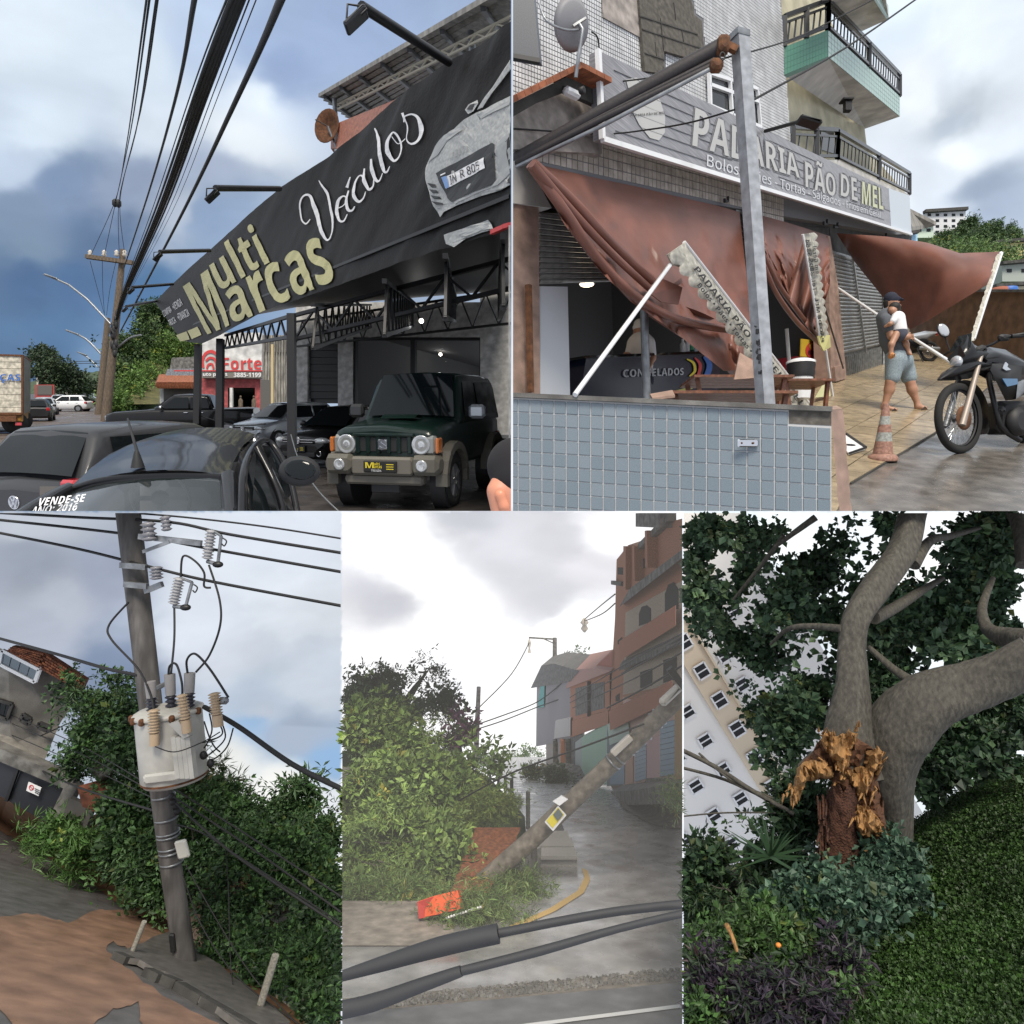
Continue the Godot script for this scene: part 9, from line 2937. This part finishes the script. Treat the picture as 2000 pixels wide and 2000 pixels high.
func street_pole() -> void:
	var g := G.new()
	var o := thing("fallen_pole", "thick concrete pole leaning far over after snapping at its base", "pole", q(515, 1415, 8.9))
	var pm := mat(0.3, 0.26, 0.21, 0.85, {"tex": ntex(0.02, 0.5, 1.0, 5, 121), "scale": 0.8})
	tube(g, [q(505, 1420, 8.9), q(700, 1250, 8.8), q(900, 1060, 8.7), q(1110, 860, 8.6), q(1330, 640, 8.5)], [0.118, 0.115, 0.11, 0.106, 0.1], 16)
	obj("shaft", g, pm, o)
	for e in [[1020, 945], [1040, 925], [1075, 892], [1088, 880], [1120, 850], [1140, 832], [1180, 790], [1195, 775]]:
		var d := (q(1110, 860, 8.6) - q(900, 1060, 8.7)).normalized()
		lathe(g, q(e[0], e[1], 8.63), d, [[0.108, 0.0], [0.116, 0.004], [0.116, 0.02], [0.108, 0.024]], 16)
		obj("strap", g, M.galv, o)
	rbox(g, q(1055, 880, 8.5), V(0.3, 0.08, 0.08), 0.01, Basis(V(0, 0, 1), 0.75))
	rbox(g, q(1240, 690, 8.4), V(0.32, 0.1, 0.1), 0.03, Basis(V(0, 0, 1), 0.75))
	obj("insulator_rack", g, M.ceramic, o)
	bar(g, q(1235, 590, 8.4), q(1290, 660, 8.4), 0.08)
	obj("crossarm", g, M.black_iron, o)
	for i in 24:
		ball(g, q(540 + rng.randf_range(-40, 60), 1440 + rng.randf_range(-25, 60), 8.7 + rng.randf_range(-0.2, 0.2)), Vector3.ONE * rng.randf_range(0.03, 0.09), Basis(Vector3.UP, i * 1.0), 4)
	obj("broken_rubble", g, M.mid_concrete, o).set_meta("kind", "stuff")
	poly(g, [q(765, 1168, 8.55), q(815, 1108, 8.55), q(846, 1142, 8.5), q(796, 1202, 8.5)], V(0, 0, 0.02))
	var s := thing("warning_plate", "yellow warning plate with dark print wired to the leaning pole", "sign", q(800, 1200, 8.55))
	obj("plate", g, M.white_print, s)
	poly(g, [q(771, 1165, 8.52), q(815, 1114, 8.52), q(838, 1142, 8.48), q(794, 1193, 8.48)])
	obj("yellow_field", g, mat(0.62, 0.52, 0.04, 0.5), s)
	poly(g, [q(796, 1142, 8.5), q(816, 1118, 8.5), q(834, 1142, 8.46), q(814, 1165, 8.46)])
	obj("print", g, mat(0.1, 0.12, 0.12, 0.6), s)
	poly(g, [q(795, 1090, 8.6), q(828, 1068, 8.6), q(852, 1082, 8.55), q(820, 1106, 8.55)], V(0, 0, 0.02))
	s = one("number_plate", g, M.white_print, "small white plate above the yellow one on the leaning pole", "sign")
	o = thing("street_pole", "plain thin pole standing behind the bank", "pole", q(505, 930, 40))
	tube(g, [q(503, 960, 40), q(516, 660, 40)], [0.17, 0.11], 8)
	obj("shaft", g, M.mid_concrete, o)
	o = thing("lamp_pole", "pole with a long level arm rising over the roofs", "pole", q(800, 985, 46))
	tube(g, [q(803, 985, 46), q(803, 475, 46)], [0.22, 0.13], 8)
	obj("shaft", g, M.mid_concrete, o)
	bar(g, q(803, 480, 46), q(705, 474, 46), 0.09)
	bar(g, q(800, 496, 46), q(760, 478, 46), 0.06)
	obj("arm", g, M.mid_concrete, o)
	lathe(g, q(707, 478, 46), Vector3.DOWN, [[0.03, 0.0], [0.12, 0.3], [0.05, 0.6], [0.1, 0.9]], 8)
	obj("insulator", g, M.ceramic, o)
	for w in [["sagging line from the plain pole to the houses, uppermost", 0.03, [[440, 825, 34], [600, 770, 36], [740, 715, 40], [860, 620, 30]]], ["sagging line from the plain pole to the houses, lower", 0.03, [[440, 840, 34], [600, 790, 36], [740, 735, 40], [870, 690, 30]]], ["line falling from the lamp arm to the plain pole", 0.03, [[708, 490, 46], [640, 610, 43], [520, 735, 40]]],
		["line from the lamp pole to the brick house", 0.02, [[803, 560, 46], [940, 640, 25], [1290, 470, 11]]], ["upper line running along the brick house front", 0.014, [[860, 700, 28], [1060, 580, 16], [1300, 450, 10.5]]], ["middle line running along the brick house front", 0.014, [[860, 720, 28], [1080, 600, 15], [1300, 480, 10.5]]], ["lower line running along the brick house front", 0.014, [[870, 740, 27], [1100, 630, 14], [1300, 520, 10.5]]],
		["long slack wire from the leaning pole across to the bank", 0.012, [[1140, 800, 8.4], [900, 890, 8.8], [640, 985, 9.5], [440, 1090, 10.4]]], ["wire leaving the leaning pole's top toward the house", 0.014, [[1000, 740, 12], [1150, 660, 9.5], [1300, 570, 8.4]]], ["pair of short lines ending at a hanging insulator before the tower", 0.02, [[915, 405, 30], [980, 350, 25], [1030, 310, 19]]], ["lower short line ending at the hanging insulator", 0.02, [[915, 412, 30], [980, 385, 25], [1030, 345, 19]]]]:
		wire(g, w[2], w[1], 6)
		one("wire", g, M.wire, w[0], "wire")
	lathe(g, q(915, 400, 30), Vector3.DOWN, [[0.05, 0.0], [0.18, 0.2], [0.08, 0.3], [0.16, 0.45], [0.04, 0.6]], 8)
	one("hanging_insulator", g, M.ceramic, "small insulator hanging in the air before the brick tower", "insulator")

func street_cabin() -> void:
	var o := thing("car_windscreen", "misted car windscreen that the hill street is seen through", "windscreen", q(640, 1940, 1.0))
	var g := G.new()
	sheet(g, 6, 6, func(a: float, b: float): return q(lerpf(-40, 1330, a), lerpf(-40, 1990, b), lerpf(1.5, 0.95, b)))
	obj("pane", g, mat(0.85, 0.84, 0.82, 0.6, {"alpha": 0.032}), o)
	var k := 0
	for e in [[[[-30, 1760, 0.98], [150, 1705, 0.98], [370, 1640, 0.98], [590, 1590, 0.98]], [0.006, 0.01, 0.013, 0.013], [[590, 1590, 0.98], [800, 1548, 0.99], [1050, 1505, 1.0], [1330, 1475, 1.01]], [0.006, 0.006, 0.006, 0.006]], [[[-30, 1885, 0.95], [120, 1850, 0.95], [300, 1785, 0.95], [450, 1732, 0.95]], [0.011, 0.011, 0.009, 0.007], [[450, 1732, 0.95], [750, 1655, 0.96], [1050, 1570, 0.97], [1330, 1505, 0.98]], [0.006, 0.006, 0.005, 0.005]]]:
		var w := thing("wiper", ["upper windscreen wiper with a thick black joint", "lower windscreen wiper with a wide arm"][k], "wiper", q(0, 1800, 0.97))
		k += 1
		tube(g, curve(e[0].map(func(p): return q(p[0], p[1], p[2])), 4), _spread(e[1], 13), 8)
		obj("arm", g, M.wiper, w)
		tube(g, curve(e[2].map(func(p): return q(p[0], p[1], p[2])), 4), _spread(e[3], 13), 7)
		obj("blade", g, M.wiper, w)

func _spread(r: Array, n: int) -> Array:
	var o := []
	for i in n:
		var k := float(i) / (n - 1) * (r.size() - 1)
		var j := mini(int(k), r.size() - 2)
		o.append(lerpf(r[j], r[j + 1], k - j))
	return o
# ================================================================ the broken tree

func torn(g: G, e: Array, d: float) -> void:
	var rim := PackedVector2Array()
	for i in e.size():
		for k in 4:
			rim.append(Vector2(e[i][0], e[i][1]).lerp(Vector2(e[(i + 1) % e.size()][0], e[(i + 1) % e.size()][1]), k / 4.0) + Vector2(rng.randf_range(-5, 5), rng.randf_range(-5, 5)))
	var pts := PackedVector2Array(rim)
	for i in 260:
		var c := Vector2(rng.randf_range(400, 810), rng.randf_range(825, 1360))
		if Geometry2D.is_point_in_polygon(c, rim):
			pts.append(c)
	for x in range(405, 810, 11):
		for y in range(830, 1360, 17):
			var c := Vector2(x + rng.randf_range(-4, 4), y + rng.randf_range(-6, 6))
			if Geometry2D.is_point_in_polygon(c, rim):
				pts.append(c)
	var t := Geometry2D.triangulate_delaunay(pts)
	var z := func(i: int) -> Vector3:
		var c := pts[i]
		var h := nz.get_noise_2d(c.x * 0.012, c.y * 0.007) * 0.13 + nz.get_noise_2d(c.x * 0.09, c.y * 0.02) * 0.06 + (0.1 if i < rim.size() else 0.0)
		return q(c.x, c.y, d + h)
	for i in range(0, t.size(), 3):
		if Geometry2D.is_point_in_polygon((pts[t[i]] + pts[t[i + 1]] + pts[t[i + 2]]) / 3.0, rim):
			tri(g, z.call(t[i]), z.call(t[i + 1]), z.call(t[i + 2]))

func build_tree() -> void:
	ox = 1334.0; oy = 1000.0
	clips = []
	add_u(1335.5, 1)
	add_v(1002.0, 1)
	var g := G.new()
	var D := 5.2
	var o := thing("broken_tree", "large grey tree split open at its base with orange torn wood", "tree", q(700, 1400, D))
	var bt := ntex(0.03, 0.45, 1.0, 5, 131)
	var bark := mat(0.17, 0.155, 0.125, 0.85, {"tex": bt, "scale": 1.5, "stretch": V(1.3, 0.6, 1.3), "bump": bt, "height": 1.1, "detail": M.fine, "dscale": 3.0})
	var b := func(pts: Array) -> Array: return pts.map(func(e): return q(e[0], e[1], e[2]))
	var fl := func(gg: G, pts: Array, rr: Array, lobes: int, amp: float) -> void:
		var c := curve(b.call(pts), 6)
		var r := _spread(rr, c.size())
		var loops := []
		for i in c.size():
			var d: Vector3 = (c[mini(i + 1, c.size() - 1)] - c[maxi(i - 1, 0)]).normalized()
			var x := d.cross(V(0, 0, 1)).normalized()
			var y := x.cross(d)
			var l := []
			for k in 28:
				var a := TAU * k / 28
				var w: float = r[i] * (1.0 + amp * sin(a * lobes + i * 0.13) + 0.06 * nz.get_noise_3d(cos(a) * 2.0, sin(a) * 2.0, i * 0.25) + 0.03 * nz.get_noise_3d(cos(a) * 7, sin(a) * 7, i * 0.6))
				l.append(c[i] + x * cos(a) * w + y * sin(a) * w)
			loops.append(l)
		loft(gg, loops)
	fl.call(g, [[640, 1000, 5.2], [625, 840, 5.25], [640, 660, 5.3], [638, 500, 5.4], [660, 390, 5.45], [740, 270, 5.6], [830, 140, 5.8], [870, -20, 6.0], [890, -120, 6.1]], [0.2, 0.165, 0.115, 0.1, 0.105, 0.11, 0.105, 0.1, 0.1], 4, 0.07)
	obj("upright_limb", g, bark, o)
	fl.call(g, [[790, 1440, 5.45], [788, 1280, 5.4], [782, 1120, 5.32], [775, 960, 5.25], [830, 820, 5.2], [930, 720, 5.1], [1080, 660, 5.0], [1200, 610, 4.9], [1330, 540, 4.8]], [0.17, 0.13, 0.15, 0.2, 0.235, 0.2, 0.165, 0.15, 0.15], 3, 0.09)
	obj("leaning_limb", g, bark, o)
	fl.call(g, [[640, 940, 5.45], [520, 930, 5.5], [440, 970, 5.5]], [0.12, 0.07, 0.03], 3, 0.1)
	obj("trunk", g, bark, o)
	for e in [[[[870, 200, 5.9], [930, 110, 6.1], [1010, 90, 6.3], [1120, 60, 6.6]], [0.05, 0.04, 0.03, 0.015]], [[[720, 400, 5.6], [800, 360, 5.9], [880, 310, 6.3], [980, 250, 6.8]], [0.05, 0.045, 0.04, 0.02]], [[[600, 440, 5.4], [500, 432, 5.6], [400, 440, 5.8], [330, 500, 6.2]], [0.03, 0.025, 0.02, 0.01]], [[[1330, 490, 5.2], [1210, 470, 5.5], [1150, 440, 5.8], [1130, 360, 6.0], [1170, 250, 6.3]], [0.1, 0.075, 0.05, 0.035, 0.02]], [[[860, 640, 5.4], [790, 590, 5.6], [700, 510, 5.8]], [0.04, 0.03, 0.02]], [[[1290, 200, 6.2], [1270, 60, 6.4], [1230, -40, 6.6]], [0.07, 0.06, 0.06]], [[[350, 130, 6.5], [430, 70, 6.3], [500, 20, 6.2]], [0.015, 0.025, 0.03]], [[[190, 330, 7.0], [280, 220, 6.8], [380, 90, 6.5]], [0.012, 0.02, 0.02]]]:
		fl.call(g, e[0], e[1], 3, 0.05)
		obj("branch", g, bark, o)
	var wt := ntex(0.03, 0.5, 1.0, 4, 133)
	var wood := mat(0.52, 0.27, 0.09, 0.8, {"tex": wt, "scale": 2.0, "stretch": V(3, 0.5, 1), "bump": wt, "height": 1.5})
	for e in [[[410, 1105], [412, 1040], [430, 965], [470, 935], [530, 938], [570, 965], [575, 1000], [520, 1005], [470, 1015], [445, 1060], [425, 1112]], [[518, 838], [545, 830], [580, 845], [625, 832], [662, 838], [640, 900], [628, 960], [600, 990], [575, 960], [552, 920], [530, 890]], [[690, 905], [735, 885], [756, 905], [748, 950], [725, 985], [700, 1040], [680, 1080], [668, 1110], [655, 1060], [625, 1000], [590, 985], [640, 970], [680, 960]], [[655, 1100], [700, 1115], [740, 1160], [768, 1205], [800, 1222], [770, 1232], [720, 1225], [690, 1240], [650, 1195], [640, 1140]], [[672, 1240], [690, 1250], [715, 1290], [745, 1335], [735, 1352], [715, 1350], [695, 1310], [680, 1280]]]:
		torn(g, e, 4.93)
		obj("torn_wood", g, wood, o)
	torn(g, [[440, 960], [530, 850], [660, 850], [745, 910], [740, 1010], [770, 1180], [720, 1330], [640, 1300], [600, 1120], [560, 1010], [470, 1010]], 5.03)
	obj("inner_wood", g, mat(0.16, 0.065, 0.025, 0.9, {"tex": wt, "scale": 3.0}), o)
	for i in 90:
		var e = [[480, 955, 0.9], [560, 850, -1.5], [640, 850, -1.4], [735, 930, -0.9], [690, 1050, 1.7], [425, 1060, 1.8], [760, 1215, 0.5], [715, 1310, 1.0], [600, 970, 1.6], [680, 1160, 1.2]][i % 10]
		var x: float = e[0] + rng.randfn() * 22
		var y: float = e[1] + rng.randfn() * 26
		var an: float = e[2] + rng.randfn() * 0.35
		var L := rng.randf_range(14, 48)
		var dd := 4.9 + rng.randf_range(-0.05, 0.06)
		tube(g, [q(x, y, dd + 0.06), q(x + cos(an) * L * 0.6, y + sin(an) * L * 0.6, dd), q(x + cos(an) * L, y + sin(an) * L, dd + rng.randf_range(-0.06, 0.04))], [0.011, 0.006, 0.001], 4)
	obj("splinters", g, wood, o).set_meta("kind", "stuff")
	var rot := mat(0.12, 0.045, 0.022, 0.95, {"tex": bt, "scale": 3.0, "bump": bt, "height": 3.0})
	sheet(g, 20, 16, func(a: float, c: float):
		var t := lerpf(PI * 1.04, TAU * 0.98, a)
		var y := lerpf(1040, 1400, c)
		var w := lerpf(60, 105, c) + nz.get_noise_2d(a * 9, c * 5) * 18
		return q(605 + cos(t) * w, y + nz.get_noise_2d(a * 12, 3) * 40 * (1 - c), 5.15 - 0.22 * sin(t) * -1.0 + nz.get_noise_2d(a * 14, c * 9) * 0.04))
	obj("rotten_stump", g, rot, o)
	for i in 70:
		var x := 505 + rng.randf() * 60
		var y := 1060 + rng.randf() * 250
		tube(g, [q(x, y, 5.05), q(x + rng.randf_range(-16, 10), y + rng.randf_range(30, 110), 5.0 + rng.randf_range(-0.08, 0.08))], rng.randf_range(0.004, 0.01), 4)
	obj("splinters", g, rot, o).set_meta("kind", "stuff")
	var gr := [Color(0.045, 0.09, 0.045), Color(0.065, 0.12, 0.06), Color(0.033, 0.07, 0.038), Color(0.08, 0.14, 0.06)]
	var bl := []
	for e in [[90, 90, 130, 90], [60, 300, 130, 130], [240, 60, 100, 60], [260, 230, 110, 90], [330, 330, 90, 70], [180, 420, 130, 90], [380, 560, 120, 110], [480, 470, 80, 70], [330, 700, 110, 90], [480, 680, 100, 110], [440, 830, 100, 60], [560, 90, 110, 90], [620, 180, 90, 80], [700, 60, 90, 70], [500, 250, 80, 60], [330, 860, 60, 50], [560, 400, 60, 60], [800, 60, 60, 60]]:
		var p := q(e[0], e[1], 7.4)
		var k := 7.4 / K * 0.5176
		bl.append([p + V(0, 0, rng.randf_range(-0.8, 0.8)), V(e[2], e[3], 90) * k])
	crown("crown", o, bl, 8500, 0.12, M.leaf, 3, gr, 0.6, 0.11)
	bl = []
	for e in [[1180, 60, 110, 70], [1100, 190, 60, 60], [1230, 200, 90, 110], [1000, 330, 110, 60], [1120, 330, 100, 80], [820, 420, 120, 70], [960, 470, 130, 60], [860, 540, 120, 60], [1120, 500, 130, 70], [780, 620, 60, 60], [1250, 400, 80, 80], [1240, 20, 80, 60], [720, 350, 50, 40], [930, 400, 90, 50]]:
		var k := 7.0 / K * 0.5176
		bl.append([q(e[0], e[1], 7.0), V(e[2], e[3], 80) * k])
	crown("crown", o, bl, 7500, 0.13, M.leaf, 3, gr, 0.6, 0.02)
	var dk := [Color(0.02, 0.05, 0.018), Color(0.03, 0.065, 0.022), Color(0.015, 0.035, 0.014)]
	bush("bush", "dark large-leaved shrub under the leaning limb", "", [[1080, 850, 6.6, 160, 90], [1230, 760, 6.8, 100, 90], [960, 960, 6.4, 90, 80], [700, 700, 6.8, 70, 100]], 8000, 0.12, 3, dk)
	bush("bush", "bluish green shrub growing before the rotten stump", "", [[600, 1480, 4.5, 170, 80], [460, 1530, 4.5, 110, 70], [720, 1440, 4.7, 70, 60], [810, 1350, 4.85, 70, 80]], 6000, 0.08, 3, [Color(0.05, 0.1, 0.06), Color(0.035, 0.075, 0.045)])
	bush("bush", "dark shrub below the pale flats", "", [[70, 1390, 5.6, 100, 120], [200, 1450, 5.4, 100, 90], [430, 1100, 5.9, 60, 70], [400, 1250, 5.7, 80, 60]], 5500, 0.13, 0, dk)
	bush("bush", "purple-leaved plants in the lowest corner by the lawn", "", [[230, 1780, 3.9, 170, 90], [430, 1850, 3.9, 150, 80], [560, 1720, 4.1, 60, 70]], 4200, 0.085, 1, [Color(0.028, 0.018, 0.032), Color(0.02, 0.015, 0.026), Color(0.02, 0.035, 0.016)])
	bush("bush", "low green ground plants beside the purple leaves", "", [[80, 1650, 4.3, 120, 60], [330, 1620, 4.3, 130, 60], [60, 1850, 3.9, 80, 80], [640, 1860, 4.0, 90, 60]], 6000, 0.08, 0, [Color(0.04, 0.09, 0.02), Color(0.05, 0.11, 0.025), Color(0.03, 0.06, 0.018)])
	var y0 := thing("spiky_plant", "spiky yucca-like plant below the flats", "plant", q(330, 1320, 5.2))
	for i in 34:
		var a := rng.randf_range(-0.4, PI + 0.4)
		var L := rng.randf_range(0.25, 0.4)
		var c := q(330, 1300, 5.2)
		var tip := c + V(cos(a) * L, sin(a) * L * 0.9, rng.randf_range(-0.15, 0.25))
		var w := (tip - c).cross(V(0, 0, 1)).normalized() * 0.014
		tri(g, c - w, c + w, tip + V(0, -0.03, 0))
		obj("leaf", g, mat(0.035, 0.075, 0.035, 0.5) if i == 0 else (y0.get_child(0) as MeshInstance3D).material_override, y0)
	var k := 0
	for e in [[[-20, 890, 6.2], [120, 960, 6.0], [260, 1050, 5.8], [420, 1140, 5.6]], [[-20, 960, 6.2], [160, 1010, 6.0], [330, 1090, 5.8]], [[-20, 1150, 6.0], [150, 1135, 5.9], [350, 1135, 5.7]], [[60, 910, 6.1], [180, 1010, 5.9], [340, 1080, 5.8]]]:
		wire(g, e, [0.02, 0.014, 0.007, 0.01][k], 5)
		one("fallen_twig", g, bark, ["thickest bare twig hanging before the flats", "bare twig just below the thickest one", "thin level twig before the flats' lowest windows", "forked thin twig crossing the flats"][k], "twig")
		k += 1
	tube(g, curve(b.call([[165, 1560, 4.1], [185, 1600, 4.0], [205, 1660, 3.95]]), 4), [0.016, 0.015, 0.014, 0.013, 0.012, 0.012, 0.011, 0.011, 0.01], 6)
	one("broken_stick", g, wood, "snapped stick with a pale broken end among the ground plants", "stick")
	ball(g, q(360, 1635, 4.0), V(0.016, 0.014, 0.016), Basis(), 5)
	one("flower", g, mat(0.6, 0.2, 0.03, 0.6), "single orange flower among the ground plants", "flower")
	sheet(g, 12, 20, func(a: float, c: float): return q(lerpf(-60, 1400, a), lerpf(line_at([[0, 1330], [0.5, 1330], [0.62, 1180], [0.8, 1010], [1, 880]], a), 2050, c), lerpf(7.4, 3.4, pow(c, 0.55)) + 0.2))
	struct("lawn", g, mat(0.03, 0.055, 0.012, 0.95, {"tex": M.fine, "scale": 1.5}))
	var xs := []
	var cs := []
	for i in 52000:
		var a := rng.randf()
		var c := rng.randf()
		if a < 0.5 and c < 0.7:
			continue
		var p := q(lerpf(-40, 1390, a), lerpf(line_at([[0, 1330], [0.5, 1330], [0.62, 1180], [0.8, 1010], [1, 880]], a), 2030, c), lerpf(7.4, 3.4, pow(c, 0.55)) + 0.19)
		if out_by(p) > -0.03:
			continue
		var bs := rng.randf_range(0.02, 0.055) * (1.0 + 0.6 * nz.get_noise_3dv(p * 1.1 + V(9, 0, 0)))
		xs.append(Transform3D(Basis(V(rng.randf_range(-1, 1), rng.randf_range(-1, 1), rng.randf_range(-1, 1)).normalized(), rng.randf() * TAU).scaled(Vector3.ONE * bs), p + V(0, bs * 0.4, 0)))
		cs.append([Color(0.024, 0.06, 0.01), Color(0.034, 0.08, 0.014), Color(0.018, 0.042, 0.008)][i % 3] * (rng.randf_range(0.7, 1.2) * (1.0 + 0.7 * nz.get_noise_3dv(p * 1.7))))
	tag(scatter("grass", null, leaf_cache[3], xs, cs, M.leaf), "dark green lawn beside the broken tree", "grass", "", "stuff")
	D = 26.0
	var fo := thing("apartment_block", "tilted pale apartment block with cream bands and small windows", "apartment block", q(150, 1200, D))
	var white := mat(0.78, 0.77, 0.74, 0.85)
	var cream := mat(0.66, 0.56, 0.42, 0.85)
	var ex := Vector2(250, 410).normalized()
	var ey := Vector2(0.85, -0.52)
	var w := func(x: float, y: float, off := 0.0) -> Vector3:
		var p := Vector2(-30, 560) + ex * x + ey * y
		return q(p.x, p.y, D - off)
	for e in [[-700, 1100, -500, 20, white], [-700, 1100, 20, 120, cream], [-700, 1100, 120, 500, white]]:
		poly(g, [w.call(e[0], e[2], 0.0 if e[4] == white else 0.15), w.call(e[1], e[2], 0.0 if e[4] == white else 0.15), w.call(e[1], e[3], 0.0 if e[4] == white else 0.15), w.call(e[0], e[3], 0.0 if e[4] == white else 0.15)], V(0, 0, -3))
		obj("wall", g, e[4], fo)
	for i in range(-3, 8):
		for y in [-330, -180, -60, 66, 170, 290]:
			var x := i * 128.0 + 40 + (20 if int(y) % 4 else 0)
			var ww := 54.0 if y == 66 else 44.0
			var off := 0.22 if y == 66 else 0.06
			var c := [w.call(x, y - 24, off), w.call(x + ww, y - 24, off), w.call(x + ww, y + 24, off), w.call(x, y + 24, off)]
			if out_by(c[0]) > 0.5 and out_by(c[2]) > 0.5:
				continue
			for k2 in 4:
				bar(g, c[k2], c[(k2 + 1) % 4], 0.06)
			bar(g, (c[0] + c[1]) * 0.5, (c[2] + c[3]) * 0.5, 0.045)
			var fr := obj("window", g, M.white_paint, fo)
			poly(g, c, V(0, 0, -0.02))
			obj("pane", g, M.dark_glass, fr)
	poly(g, [w.call(-700, 118, 0.3), w.call(1100, 118, 0.3), w.call(1100, 126, 0.3), w.call(-700, 126, 0.3)], V(0, 0, -0.2))
	obj("band", g, cream, fo)
	D = 30.0
	poly(g, [q(900, 480, D), q(1120, 440, D), q(1100, 330, D), q(980, 340, D), q(920, 390, D)], V(0, 0, -3))
	one("far_flats", g, cream, "beige building glimpsed through the leaves over the leaning limb", "building")

func build_all() -> void:
	build_lot()
	build_bakery()
	build_pole()
	build_street()
	build_tree()

func V(x: float, y: float, z: float) -> Vector3:
	return Vector3(x, y, z)
